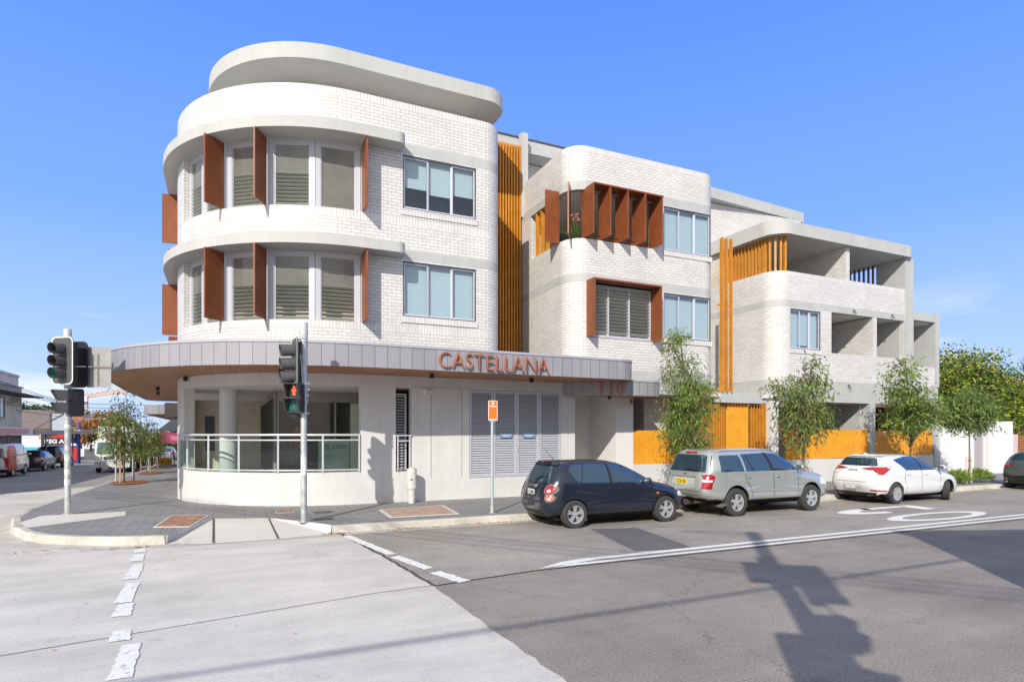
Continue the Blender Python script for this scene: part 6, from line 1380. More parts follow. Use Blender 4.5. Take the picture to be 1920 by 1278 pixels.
for k in range(60):
    a = rr.uniform(0,6.28); tl = rr.uniform(.2,1.6); d = Vector((math.cos(a)*math.sin(tl), math.sin(a)*math.sin(tl), math.cos(tl))); s = d.cross(Vector((0,0,1))).normalized()*.04; p = Vector((0,0,5.1)); f.face([p-s, p+s, p+d*1.0+s*.7, p+d*1.0-s*.7]); f.face([p+d*1.0-s*.7, p+d*1.0+s*.7, p+d*1.7+Vector((0,0,-.25))])
part(f, 'fronds', leaf_mat('palm_leaf', (.16,.24,.06)), PT)
peach_ = base_mat('peach_brick', (.55,.36,.22), .85, noise=.12, nscale=2)
# corner building and signal behind the camera: they cast the shadows on the road
SB = thing('corner_shop', 'corner shop on the near side of the street, out of view', 'shop', loc=(6.5,1.28,.0)); rz = R(-21)
m = MB(); m.box(0,16,-14,0,0,5.0); part(m, 'wall', cream_brick, SB); m = MB(); m.box(1,3,0.001,.05,.4,2.4); m.box(4,6,0.001,.05,.4,2.4); part(m, 'window', car_glass, SB); SB.rotation_euler = (0,0,rz)
m = MB(); m.box(-.15,16.2,-14.2,.15,5.001,5.12); part(m, 'roof', slab_conc, SB)
bx, by = .11, -1.61
TB = thing('traffic_signal', 'traffic signal on the near corner whose shadow falls over the road', 'traffic light', loc=(bx,by,.15))
pole(TB, bx, by, 8.4, r=.12, z0=.0)
signal_head(TB, (bx-.10,by+.1,6.25), (-.8,.6), None, visor=.3, w=.6, h=1.2); signal_head(TB, (bx+.24,by-.22,5.75), (.75,-.65), None, visor=.3, w=.6, h=1.2)
M = fr_xf((bx+.28,by-.24,6.25), (-.64,-.77)); b = MB(); extr(b, rrect(.55,.75,.05), -.005, .005); add(b, 'sign_plate', galv, TB, M)
M = fr_xf((bx-.02,by+.1,4.10), (-.64,-.77)); b = MB(); extr(b, rrect(.6,.9,.05), -.005, .005); add(b, 'sign_plate', galv, TB, M)
ped_head(TB, (bx+.18,by-.2,4.70), (.9,-.3)); ped_head(TB, (bx+.1,by-.25,3.80), (.5,-.8))
b = MB(); b.tube([(bx,by,8.40),(bx-1.3,by+.5,8.60)], .02, 6); b.tube([(bx,by,8.20),(bx-1.2,by+.9,8.30)], .015, 6); add(b, 'cross_arm', galv, TB); TP(TB)
def catenary(a, b, sag, n=14):
    a, b = Vector(a), Vector(b); return [a.lerp(b, i/n)+Vector((0,0,-4*sag*(i/n)*(1-i/n))) for i in range(n+1)]
def wire(a, b, sag, r, grp, lb): m = MB(); m.tube(catenary(a, b, sag), r, 5, cap=False); return tag(m.build('overhead_wire', BLK), lb, 'wire', grp)
wire((-30,-3.2,7.4),(34,-2.8,7.4), .5, .035, 'wires behind the camera', 'thick overhead cable crossing behind the camera')
for i in range(3): wire((3+i*.35,-16,10.2),(-15+i*.3,12,9.4+.1*i), .5, .02, 'wires behind the camera', 'overhead wire slanting across the crossing')
# houses across the street behind the camera (they show only as reflections)
for i, (x0, x1, y0, y1, h, wm, lb) in enumerate(((-14,-4,-26,-15,4.6,peach_,'peach house across the street behind the camera'),(14,26,-24,-13,6.2,cream_brick,'cream brick flats across the street behind the camera'),(30,44,-22,-11,4.4,red_brick,'red brick house across the street behind the camera'))):
    hh = thing('opposite_house', lb, 'house'); m = MB(); m.box(x0,x1,y0,y1,0,h); part(m, 'wall', wm, hh)
    m = MB(); ym = (y0+y1)/2; m.mesh_([(x0-.4,y0-.4,h),(x1+.4,y0-.4,h),(x1+.4,y1+.4,h),(x0-.4,y1+.4,h),(x0+3,ym,h+2),(x1-3,ym,h+2)], [(0,1,5,4),(1,2,5),(2,3,4,5),(3,0,4)]); part(m, 'roof', base_mat('terracotta_roof', (.30,.11,.06), .8), hh)
    for k in range(4): m = MB(); xx = x0+1+k*(x1-x0-2)/4; m.box(xx,xx+1.1,y1+.001,y1+.05,1.0,2.4); part(m, 'window', dark_alu, hh)
# ================================================================= LEFT STREET
gz = lambda y: -.014*max(0, y-18)
ZS = gz
# building A with parapet and awning
shop_w = base_mat('cream_render_old', (.58,.56,.50), .85, noise=.12, nscale=1.2)
BA = thing('shop_building', 'pale two storey shop building with a flat parapet at the left edge', 'shop building')
m = MB(); m.box(-22,-12.35,19,51.5,-.7,5.0); m.box(-22,-12.36,19,50.8,5.0,5.75); part(m, 'wall', shop_w, BA)
m = MB(); m.box(-12.35,-12.25,19,51.5,4.98,5.07); m.box(-12.35,-12.29,19,50.8,5.65,5.8); part(m, 'cornice', shop_w, BA)
m = MB(); m.box(-12.35,-11.2,19,51.8,4.35,4.42); part(m, 'upper_eave', base_mat('eave_dark', (.07,.06,.06), .8), BA)
for y0 in (37.5, 44.0):
    m = MB(); m.box(-12.33,-12.28,y0,y0+3.6,2.95,4.1); wo_ = part(m, 'window', base_mat('old_glass', (.30,.40,.42), .15, spec=.7), BA); m = MB()
    for k in range(5): m.box(-12.30,-12.24,y0+k*.88,y0+k*.88+.08,2.9,4.15)
    m.box(-12.30,-12.24,y0,y0+3.6,4.1,4.18); m.box(-12.30,-12.24,y0,y0+3.6,2.88,2.95); part(m, 'frame', dark_alu, wo_)
aw = MB(); aw.box(-12.34,-10.7,22,47,1.85,2.3); a1 = part(aw, 'awning', base_mat('awning_white', (.66,.66,.68), .6), BA); m = MB(); m.box(-10.699,-10.68,38,46,1.92,2.22); part(m, 'fascia_sign', base_mat('sign_pinkish', (.55,.30,.30), .6), a1)
aw = MB(); aw.box(-12.34,-10.6,47.1,66,1.9,2.15); part(aw, 'awning', base_mat('awning_grey', (.33,.31,.33), .6), BA); m = MB(); m.box(-10.8,-10.55,60,70,2.16,2.24); part(m, 'awning_edge', base_mat('awning_blue', (.35,.50,.62), .5), BA)
m = MB(); m.box(-12.3,-12.25,30,51,-.4,1.7); part(m, 'shopfront', base_mat('shop_dark', (.10,.085,.08), .4), BA)
for k, (y0, cc) in enumerate(((40.5,(.55,.55,.55)),(44.5,(.5,.35,.28)),(48.5,(.62,.6,.55)))): m = MB(); m.box(-12.24,-12.2,y0,y0+2.2,-.3,1.3); part(m, 'shop_poster', base_mat('poster_%d' % k, cc, .6, noise=.5, nscale=3), BA)
for y in (42,50,58): m = MB(); m.box(-10.75,-10.67,y,y+.08,gz(y),1.9); part(m, 'awning_post', dark_alu, BA)
BB = thing('billboard', 'empty framed billboard standing on the low awning at left', 'billboard'); m = MB(); m.box(-12.9,-12.0,62,62.1,2.2,3.55); part(m, 'panel', base_mat('billboard_grey', (.46,.50,.55), .6), BB)
m = MB(); m.box(-12.0,-11.9,61.95,62.15,2.1,3.65); m.box(-13.0,-12.9,61.95,62.15,2.1,3.65); m.bar((-14.2,62,2.2),(-12.0,62,3.6),.08,.08); part(m, 'frame', dark_alu, BB)
# houses farther on
tile_b = brick_mat('brown_roof_tile', (.26,.20,.13), (.22,.16,.11), (.10,.08,.06), bw=.35, rh=.3, coord='Object')
def gable_house(name, label, x0, x1, y0, y1, zb, ze, zr, wm, rm, axis='X', chim=None):
    h = thing(name, label, 'house'); m = MB(); m.box(x0,x1,y0,y1,zb,ze); part(m, 'wall', wm, h); m = MB(); o = .4
    if axis == 'X': ym = (y0+y1)/2; m.mesh_([(x0-o,y0-o,ze-.1),(x1+o,y0-o,ze-.1),(x1+o,y1+o,ze-.1),(x0-o,y1+o,ze-.1),(x0-o,ym,zr),(x1+o,ym,zr)], [(0,1,5,4),(2,3,4,5),(1,2,5),(3,0,4)])
    else: xm = (x0+x1)/2; m.mesh_([(x0-o,y0-o,ze-.1),(x1+o,y0-o,ze-.1),(x1+o,y1+o,ze-.1),(x0-o,y1+o,ze-.1),(xm,y0-o,zr),(xm,y1+o,zr)], [(1,2,5,4),(3,0,4,5),(0,1,4),(2,3,5)])
    r_ = part(m, 'roof', rm, h)
    if chim: m = MB(); m.box(*chim); part(m, 'chimney', red_brick, r_)
    m = MB(); m.box((x0+x1)/2-.8,(x0+x1)/2+.8,y0-.03,y0-.001,zb+1.2,zb+2.3); part(m, 'window', car_glass, h)
    return h
peach = base_mat('peach_brick', (.55,.36,.22), .85, noise=.12, nscale=2)
gable_house('brown_roofed_house', 'peach walled house with a long brown tiled roof', -27, -17.2, 84, 94, -1.4, 2.6, 4.7, peach, tile_b)
gable_house('orange_roofed_house', 'house with an orange tiled gable and a brick chimney', -21.5, -15.5, 99, 107, -1.6, 2.9, 5.0, white_p, brick_mat('orange_roof_tile', (.50,.17,.07), (.42,.14,.06), (.2,.08,.05), bw=.35, rh=.3, coord='Object'), 'Y', (-19.3,-18.3,100,101,3.5,5.9))
AS = thing('advertising_hoarding', 'dark red and black auto service hoarding with white lettering', 'hoarding')
m = MB(); m.box(-16.9,-13.4,77,77.1,.35,1.95); part(m, 'board', base_mat('hoarding_black', (.04,.035,.04), .6), AS); m = MB(); m.mesh_([(-16.2,76.95,1.55),(-13.5,76.95,1.4),(-13.5,76.95,1.85),(-15.3,76.95,1.85)], [(0,1,2,3)]); part(m, 'red_stripe', base_mat('hoarding_red', (.6,.03,.02), .6), AS)
text_mesh('RSG AUTO', .55, white_p, AS, 'hoarding_text', (-16.6,76.94,.95), ex=.005, width=2.9, bold=.02); m = MB(); m.box(-16.6,-13.6,76.93,76.95,.5,.56); part(m, 'white_rule', white_p, AS)
SW = thing('shop_sign', 'white and pale blue shop sign board left of the dark hoarding', 'sign'); m = MB(); m.box(-20.5,-17.1,77,77.1,.2,1.75); part(m, 'board', base_mat('pale_sign', (.68,.74,.76), .6, noise=.1, nscale=1), SW); m = MB(); m.box(-20.5,-17.1,76.96,76.99,.2,.55); part(m, 'blue_band', base_mat('sign_teal', (.08,.45,.60), .6), SW); m = MB(); m.box(-20.6,-17.0,76.95,77.05,1.76,1.9); part(m, 'top_rail', dark_alu, SW)
YS = thing('yellow_banner', 'black and yellow checked banner above the red and white van', 'banner'); rr = random.Random(5)
for cc, nm in (((.75,.62,.02),'yellow_patch'),((.03,.03,.03),'black_patch')):
    m = MB()
    for k in range(6): x = -16.3+rr.random()*2.4; z = .35+rr.random()*1.0; m.obox((x,57.3+.02*k,z),(1,0,-.5),.32,(0,1,0),.01,(.5,0,1),.16)
    part(m, nm, base_mat(nm, cc, .6), YS)
WH = thing('shop_building', 'low white shopfronts beyond the end of the left awning', 'shop building'); m = MB(); m.box(-28,-15.5,80,83,-1.6,1.3); part(m, 'wall', white_p, WH); m = MB(); m.box(-24,-22,79.9,79.99,-.9,.9); part(m, 'shopfront', base_mat('shop_dark', (.10,.085,.08), .4), WH); m = MB(); m.box(-19.9,-18.6,79.9,79.99,-.9,1.0); part(m, 'shopfront', base_mat('shop_red', (.35,.06,.05), .6), WH)
LW = thing('low_wall', 'low white wall under the autumn tree beyond the crossing', 'wall'); m = MB(); m.box(-13.6,-8.6,79.2,79.5,-1.2,.35); part(m, 'panel', white_p, LW)
# pylon sign, blue pole, power pole
PY_ = thing('pylon_sign', 'tall blue and red price pylon behind the left signal pole', 'pylon sign'); m = MB(); m.box(-12.1,-11.25,63,63.25,-.5,2.15); part(m, 'panel', base_mat('pylon_blue', (.02,.06,.35), .5), PY_)
m = MB(); m.box(-12.05,-11.3,62.95,62.99,-.35,.75); part(m, 'red_panel', base_mat('pylon_red', (.62,.03,.04), .5), PY_); m = MB(); m.lathe([(0,-.02),(.26,-.02),(.26,0)], (-11.68,62.98,1.75), 'Y', 20); part(m, 'yellow_disc', base_mat('pylon_yellow', (.8,.6,.05), .5), PY_)
m = MB(); m.box(-12.0,-11.35,62.96,62.985,.9,1.1); part(m, 'white_strip', white_p, PY_)
BP_ = thing('blue_pole', 'dark blue banner pole beside the price pylon', 'pole'); m = MB(); m.tube([(-11.35,64,-.7),(-11.35,64,2.9)], .11, 10); part(m, 'pole', base_mat('pole_blue', (.04,.07,.30), .5), BP_)
PP = thing('power_pole', 'tall grey power pole with a cross arm behind the left signal', 'power pole'); m = MB(); m.tube([(-10.6,55.5,-.7),(-10.6,55.5,4.6)], [.13,.10], 10); part(m, 'pole', base_mat('old_pole', (.36,.35,.33), .9, noise=.2), PP)
m = MB(); m.box(-11.3,-9.5,55.4,55.5,4.1,4.2); m.tube([(-10.6,55.5,3.0),(-8.0,55.5,3.1)], .03, 6); m.box(-8.3,-7.9,55.4,55.6,3.02,3.12); part(m, 'cross_arm', base_mat('old_pole', (.36,.35,.33)), PP)
for i in range(4): m = MB(); m.tube([(-11.2+i*.5,55.45,4.2),(-11.2+i*.5,55.45,4.36)], .04, 8); part(m, 'insulator', BLK, PP)
GWL = 'overhead wires strung along the left street'
for i in range(9): wire((-18-.6*i,14,9.2-.35*i),(-10.9+.25*(i%4),55.4,4.3-.14*i), .25, .018, GWL, 'thin dark overhead wire strung along the left street')
for i in range(4): wire((-10.9+.4*i,55.4,4.25-.3*i),(-3.0,100,6.5-.5*i), .3, .02, GWL, 'thin dark overhead wire strung along the left street')
# crane
CRN = thing('tower_crane', 'orange tower crane on the skyline beyond the left street', 'crane'); co = base_mat('crane_orange', (.72,.36,.12), .6)
bx_, by_ = -33.0, 192.0; m = MB()
for sx in (-.7,.7):
    for sy in (-.7,.7): m.bar((bx_+sx,by_+sy,-3),(bx_+sx,by_+sy,11.3),.22,.22)
for k in range(10): z = -1+k*1.25; m.bar((bx_-.7,by_-.7,z),(bx_+.7,by_-.7,z+1.25),.12,.12); m.bar((bx_+.7,by_-.7,z),(bx_+.7,by_+.7,z+1.25),.12,.12)
part(m, 'mast', co, CRN); m = MB()
for dz, dy in ((0,-.6),(0,.6),(1.3,0)): m.bar((bx_-2,by_+dy,10.9+dz*.3),(bx_+15,by_+dy,13.9+dz),.2,.2)
for k in range(13): x = bx_+k*1.15; z = 11.2+(x-bx_)*.175; m.bar((x,by_-.6,z),(x+.6,by_,z+1.3),.1,.1); m.bar((x+.6,by_,z+1.3),(x+1.15,by_-.6,z+.2),.1,.1)
part(m, 'jib', co, CRN); m = MB(); m.bar((bx_,by_,11.2),(bx_-4.5,by_,11.0),.5,.4); m.box(bx_-4.8,bx_-3.2,by_-.6,by_+.6,9.2,10.9); part(m, 'counterweight', co, CRN); m = MB(); m.box(bx_-.6,bx_+.9,by_-1.4,by_-.2,10.2,11.6); part(m, 'cab', white_p, CRN)
# autumn tree and far trees
aut = [leaf_mat('autumn_orange', (.55,.20,.05)), leaf_mat('autumn_green', (.26,.28,.05)), leaf_mat('autumn_brown', (.32,.20,.09))]
tree('autumn_tree', 'tree turning orange and red above the low white wall', 'tree', (-11.0,77.0), [(0,0,0),(0,0,1.6),(.3,0,3),(.2,0,4.2)],
     [(-1.2,0,3.4,1.7,1.6,1.0),(1.0,0,3.2,1.7,1.6,1.1),(-2.3,0,2.6,1.2,1,.7),(0,0,4.3,1.6,1.4,.9),(2.6,0,2.6,1,1,.6)], 420, 16, .30, .09, aut, None, .1, .38, 31, bk=bark_d, clump=.6, wts=[3,2,3], z0=-1.0)
far_l = [leaf_mat('far_leaf_dark', (.07,.12,.035)), leaf_mat('far_leaf', (.13,.19,.045))]
for i, (x, y, s, lb) in enumerate(((-39,150,1.35,'rounded dark green tree on the skyline left of the billboard'),(-33.5,150,1.2,'rounded dark green tree on the skyline right of the billboard'),(-29.5,152,1.25,'second rounded green tree beside the orange gable'))):
    tree('skyline_tree', lb, 'tree', (x, y), [(0,0,0),(0,0,3),(0,0,5)], [(0,0,6.0*s,3.0*s,2.5*s,1.5*s),(1.5,0,5.0*s,2.4*s,2*s,1.3*s),(-1.6,0,5.1*s,2.2*s,2*s,1.2*s)], 240, 14, .7, .28, far_l, 'trees on the far skyline', .0, .4, 40+i, bk=bark_d, clump=1.1, z0=-2.0)
bush('garden_bush', 'yellow green shrub behind the low white wall', -10.2, 81.5, 2.6,1.2,2.2, 1500, .35,.12,[L_bright,leaf_mat('autumn_green',(.26,.28,.05))], z0=-.9, seed=9)
for i, (x, y, rx, h) in enumerate(((-6.5,92,3.0,4.2),(-18,118,7,5.5))):
    bush('street_greenery', ['green trees closing the end of the left street behind the truck','green belt of trees behind the tiled houses'][i], x, y, rx, 2, h, 1600, .5,.2, far_l+([aut[1]] if i == 0 else []), z0=-1.4, seed=11+i)
# second canopy and shops beyond on the right of the left street
NB = thing('neighbour_shops', 'continuing white apartment shops with a stepped canopy along the left street', 'shop building')
m = MB(); m.box(-1.1,8,34.2,75,-.9,9.5); part(m, 'wall', white_brick, NB); m = MB(); m.box(-1.2,-1.1,35,75,.0,2.5); part(m, 'shopfront', base_mat('shop_glass_dark', (.06,.06,.065), .1, spec=.7), NB)
F3 = [(-1.2,52)] + [(-3.55,52)] + [(-3.6,36)] + arc(-3.0,35.4,.6,180,270,6) + [(-1.9,34.8),(-1.2,34.7)]
m = MB(); S_ = path_len(F3)
for i in range(1, len(F3)-1): a, b = F3[i], F3[i+1]; m.face([(*a,2.9),(*b,2.9),(*b,3.36),(*a,3.36)], [(S_[i],2.9),(S_[i+1],2.9),(S_[i+1],3.36),(S_[i],3.36)])
c2 = part(m, 'canopy', zinc, NB); m = MB(); m.face([(x,y,2.905) for x, y in F3], [(x,y) for x, y in F3]); part(m, 'soffit', timber, c2); m = MB(); m.face([(x,y,3.34) for x, y in F3]); part(m, 'canopy_deck', zinc, c2)
for y in (36.5,38,39.5,41.5,44,47,50):
    m = MB(); m.box(-2.35,-2.2,y,y+.15,2.76,2.904); part(m, 'downlight', black, c2)
m = MB(); m.box(-1.75,-1.1,33.4,34.3,2.55,3.44); part(m, 'signbox', base_mat('signbox_grey', (.40,.40,.39), .7), NB); m = MB(); m.box(-2.6,-1.75,34.0,34.3,2.75,3.44); part(m, 'dark_panel', base_mat('dark_panel', (.06,.045,.04), .6), NB)
MG = thing('gabled_awning', 'shop awning with a magenta fascia under a dark gabled roof', 'awning'); m = MB(); m.box(-4.6,-1.2,56,56.2,1.15,2.0); part(m, 'fascia', base_mat('magenta', (.36,.045,.13), .6), MG)
m = MB(); m.mesh_([(-4.8,55.8,2.15),(-1.1,55.8,2.15),(-1.1,60,2.15),(-4.8,60,2.15),(-4.0,57.5,3.0),(-1.1,57.5,3.0)], [(0,1,5,4),(1,2,5),(2,3,4,5),(3,0,4)]); part(m, 'roof', base_mat('slate_roof', (.05,.055,.06), .8), MG)
for k, x in enumerate((-4.45,-3.2,-2.0)): m = MB(); m.tube([(x,56.1,-.6),(x,56.1,1.2)], .05, 8); part(m, 'post', white_p, MG)
m = MB(); m.box(-3.9,-1.6,55.98,55.995,1.4,1.75); part(m, 'lettering_band', base_mat('magenta_pale', (.50,.18,.24), .6), MG)
# ---- people (one skinned body each)
def person(label, loc, rz, h, jacket, trousers, skin=(.45,.28,.2), hair=(.04,.03,.025), sit=False, walk=.18, arms=.0):
    s = h/1.75; J = {}
    hip = .93 if not sit else .52
    pts = [('pel',(0,0,hip),.15),('sp',(0,0,hip+.25),.135),('ch',(0,0,hip+.42),.16),('nk',(0,.0,hip+.56),.06),('hd',(0,-.01,hip+.64),.075),('ht',(0,-.01,hip+.76),.085)]
    for sd in (-1,1):
        st = walk*sd
        pts += [('h%d'%sd,(sd*.09,0,hip-.05),.095),('k%d'%sd,(sd*.10,-.38 if sit else -st*.6-.03,hip-.45 if not sit else hip),.065),('a%d'%sd,(sd*.10,-.38 if sit else -st+.02,.08),.042),('f%d'%sd,(sd*.11,(-.55 if sit else -st-.14),.03),.035),
                ('s%d'%sd,(sd*.19,0,hip+.47),.062),('e%d'%sd,(sd*.24,-.04-arms,hip+.20),.047),('w%d'%sd,(sd*.23,-.14-arms*2,hip-.02+arms),.034),('p%d'%sd,(sd*.22,-.17-arms*2.2,hip-.11+arms),.036)]
    ix = {p[0]: i for i, p in enumerate(pts)}; E_ = [('pel','sp'),('sp','ch'),('ch','nk'),('nk','hd'),('hd','ht')]
    for sd in ('-1','1'): E_ += [('pel','h'+sd),('h'+sd,'k'+sd),('k'+sd,'a'+sd),('a'+sd,'f'+sd),('ch','s'+sd),('s'+sd,'e'+sd),('e'+sd,'w'+sd),('w'+sd,'p'+sd)]
    me = bpy.data.meshes.new('person'); me.from_pydata([tuple(c*s for c in p[1]) for p in pts], [(ix[a], ix[b]) for a, b in E_], []); o = bpy.data.objects.new('person', me); col.objects.link(o)
    md = o.modifiers.new('k', 'SKIN'); 
    for i, p in enumerate(pts): v = me.skin_vertices[0].data[i]; v.radius = (p[2]*s, p[2]*s*.8); v.use_root = (i == 0)
    o.modifiers.new('s', 'SUBSURF').levels = 2; dg = bpy.context.evaluated_depsgraph_get(); dg.update(); nm = bpy.data.meshes.new_from_object(o.evaluated_get(dg)); o.modifiers.clear(); o.data = nm
    mt = [base_mat('skin_%.2f' % skin[0], skin, .6), base_mat('hair_%.2f' % hair[0], hair, .7), base_mat('jacket_%.2f_%.2f' % jacket[:2], jacket, .8), base_mat('trousers_%.2f_%.2f' % trousers[:2], trousers, .8), BLK]
    nm.materials.clear()
    for q in mt: nm.materials.append(q)
    for f in nm.polygons:
        c = f.center/s; f.use_smooth = True; i = 2
        if c.z > hip+.57: i = 1 if (c.z > hip+.76 or c.y > .02) else 0
        elif abs(c.x) > .17 and c.z < hip+.0+arms and c.z > .2: i = 0
        elif c.z < .075: i = 4
        elif c.z < hip+.02: i = 3
        f.material_index = i
    o.location = loc; o.rotation_euler = (0,0,rz); return tag(o, label, 'person')
person('person in a dark jacket and grey trousers walking under the far awning', (-4.35,50.5,LG(50.5)), R(200), 1.55, (.035,.04,.045), (.22,.22,.23), walk=.16)
person('person in a black top standing beside the cafe tables', (-2.7,48.5,LG(48.5)), R(150), 1.5, (.02,.018,.018), (.05,.03,.03), arms=.08)
person('person in a dark red top standing close to the terrace pillar', (-2.2,49.6,LG(49.6)), R(90), 1.5, (.12,.03,.03), (.03,.03,.04), walk=.05, arms=.1)
person('person in a red top and blue trousers standing inside the shopfront behind the glass', (1.95,19.0,.62), R(20), 1.62, (.50,.035,.02), (.05,.09,.16), walk=.05)
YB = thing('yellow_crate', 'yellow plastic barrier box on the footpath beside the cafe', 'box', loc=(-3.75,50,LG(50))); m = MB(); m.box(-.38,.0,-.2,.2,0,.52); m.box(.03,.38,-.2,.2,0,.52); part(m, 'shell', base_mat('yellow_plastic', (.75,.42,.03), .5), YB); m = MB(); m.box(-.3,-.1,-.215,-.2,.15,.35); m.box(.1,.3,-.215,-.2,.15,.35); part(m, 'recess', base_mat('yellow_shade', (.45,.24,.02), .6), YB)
CT = thing('cafe_table', 'small white cafe table at the foot of the far canopy', 'table', loc=(-2.3,46.5,LG(46.5))); m = MB(); m.lathe([(.35,.68),(.36,.70),(.35,.72)], n=20); part(m, 'tabletop', white_p, CT); m = MB(); m.tube([(0,0,0),(0,0,.68)], .03, 8); m.lathe([(.22,0),(.2,.02),(.03,.04)], n=16); part(m, 'pedestal', dark_alu, CT)
for k, (x, y, r_) in enumerate(((-2.8,46.2,90),(-1.8,46.4,-90))):
    c = thing('cafe_chair', ['dark cafe chair on the street side of the white table','dark cafe chair on the wall side of the white table'][k], 'chair', 'cafe chairs', loc=(x,y,LG(y))); c.rotation_euler = (0,0,R(r_))
    m = MB(); m.box(-.2,.2,-.2,.2,.42,.45); part(m, 'seat', dark_alu, c); m = MB(); m.box(-.2,.2,.17,.2,.45,.85); part(m, 'backrest', dark_alu, c)
    for sx in (-.17,.17):
        for sy in (-.17,.17): m = MB(); m.tube([(sx,sy,0),(sx,sy,.42)], .015, 6); part(m, 'leg', dark_alu, c)
AB = thing('sandwich_board', 'grey sandwich board left of the walking person', 'sandwich board', loc=(-4.75,48.6,LG(48.6))); m = MB(); m.mesh_([(-.35,-.25,0),(.35,-.25,0),(.35,-.02,.95),(-.35,-.02,.95)], [(0,1,2,3)]); part(m, 'front_panel', base_mat('board_grey', (.16,.18,.20), .6), AB); m = MB(); m.mesh_([(-.35,.25,0),(.35,.25,0),(.35,.02,.95),(-.35,.02,.95)], [(3,2,1,0)]); part(m, 'rear_panel', base_mat('board_grey', (.16,.18,.20), .6), AB)
# ---- left street vehicles
pV = [(.03,.42),(.0,.7),(.03,1.0),(.12,1.75),(.2,1.90),(.35,1.95),(1.5,1.98),(3.2,1.97),(3.7,1.86),(4.1,1.35),(4.45,1.12),(4.66,.95),(4.7,.6),(4.66,.3,1),(3.8,.24),(.8,.26),(.2,.3,1)]
van_w = carpaint('van_white', (.66,.65,.62), 0, .35)
V = Car('van', 'white delivery van with a broad red side panel heading up the left street', 'van', pV, 4.7, 1.75, 1.15, 1.98, van_w, 'vehicles on the left street', arches=(.98,3.5), arch_r=.35, tumble=.10, spine=(.8,-.9), plan=.07, zs=.9, n=7, bulge=.01)
vred = base_mat('van_red_vinyl', (.55,.10,.06), .4)
V.patch([(.12,.36),(1.0,.36),(1.7,.36),(1.55,1.0),(1.62,1.86),(.40,1.86),(.2,1.5)], 'near', 'side_panel', vred, off=.006); V.patch([(.55,.36),(.62,.36),(.62,.36)], 'near', 'x', vred) if False else None
for zz in (1.6,1.45,1.3): V.line([(.55,zz),(1.45,zz)], 'near', 'panel_text', .05, base_mat('vinyl_pale', (.72,.40,.34), .5), .01)
V.patch([(3.15,1.18),(3.98,1.15),(3.72,1.70),(3.25,1.74)], 'near', 'side_window', car_glass, off=.008)
V.patch([(-.66,1.15),(.66,1.15),(.6,1.7),(-.6,1.7)], 'rear', 'rear_window', car_glass, off=.008); V.patch([(-.5,1.3),(.5,1.3),(.5,1.52),(-.5,1.52)], 'rear', 'window_lettering', base_mat('window_red', (.7,.05,.03), .5), off=.014)
for sy in (-1,1): V.patch([(sy*.70,.55),(sy*.82,.55),(sy*.82,1.15),(sy*.70,1.15)][::sy], 'rear', 'tail_lamp', REDL, off=.012)
V.patch([(.04,.62),(.14,.62),(.16,1.18),(.06,1.18)], 'near', 'tail_lamp', REDL, off=.012, step=.04)
V.patch([(-.8,.28),(.8,.28),(.8,.48),(-.8,.48)], 'rear', 'bumper', BLK, off=.02)
for ax in (.98,3.5):
    for sg in (-1,1): wheel(V.root, ax, sg*.77, .33, .2, sg, .20, 6, False)
V.mirror(3.95,1.25,BLK,-1); V.place(-10.55, 38.6, R(90), .86); V.root.location.z = -.27
pSe = [(.03,.45),(.0,.62),(.05,.85),(.12,.96),(.5,1.0),(.75,1.05),(1.3,1.34),(1.7,1.43),(2.2,1.44),(2.7,1.33),(3.25,1.02),(3.9,.93),(4.4,.75),(4.5,.5),(4.45,.26,1),(3.6,.18),(2,.18),(.7,.2),(.2,.24,1)]
def simple_car(name, label, cat, prof, L, W, belt, roof, paint_m, wins, rear, lamps, arches, ar, loc, rz, sc, grp='vehicles on the left street', tumble=.28, dz=0, front=None):
    c = Car(name, label, cat, prof, L, W, belt, roof, paint_m, grp, arches=arches, arch_r=ar, tumble=tumble, spine=(.8,-.9), plan=.13)
    for v in ('near','far'):
        for w in wins: c.patch(w, v, 'side_window', car_glass, off=.007)
    if rear: c.patch(rear, 'rear', 'rear_window', car_glass, off=.007)
    for l in lamps:
        c.patch(l, 'rear', 'tail_lamp', REDL, off=.012); c.patch([(-a, b) for a, b in l[::-1]], 'rear', 'tail_lamp', REDL, off=.012)
    if front:
        c.patch(front, 'top', 'windscreen', car_glass, off=.007)
    for ax in arches:
        for sg in (-1,1): wheel(c.root, ax, sg*(W/2-.1), ar-.03, .2, sg, .2, 5, True)
    c.place(loc[0], loc[1], rz, sc); c.root.location.z = dz; return c
dgrey = carpaint('charcoal_sedan_paint', (.035,.037,.042), .4, .3); blackp = carpaint('black_suv_paint', (.02,.022,.026), .3, .3)
S_1 = simple_car('sedan', 'charcoal sedan with red lights on behind the white and red van', 'car', pSe, 4.5, 1.78, .97, 1.44, dgrey, [[(1.0,1.05),(2.05,1.02),(2.0,1.34),(1.5,1.30)],[(2.12,1.02),(3.1,1.0),(2.6,1.25),(2.12,1.35)]], [(-.6,1.05),(.6,1.05),(.5,1.34),(-.5,1.34)], [[(.40,.78),(.80,.78),(.80,.95),(.40,.93)]], (.85,3.5), .335, (-10.95,46.6), R(90), .9, dz=-.41)
S_1.patch([(.06,.80),(.36,.82),(.36,.90),(.10,.93)], 'near', 'tail_lamp', REDL, off=.012, step=.05)
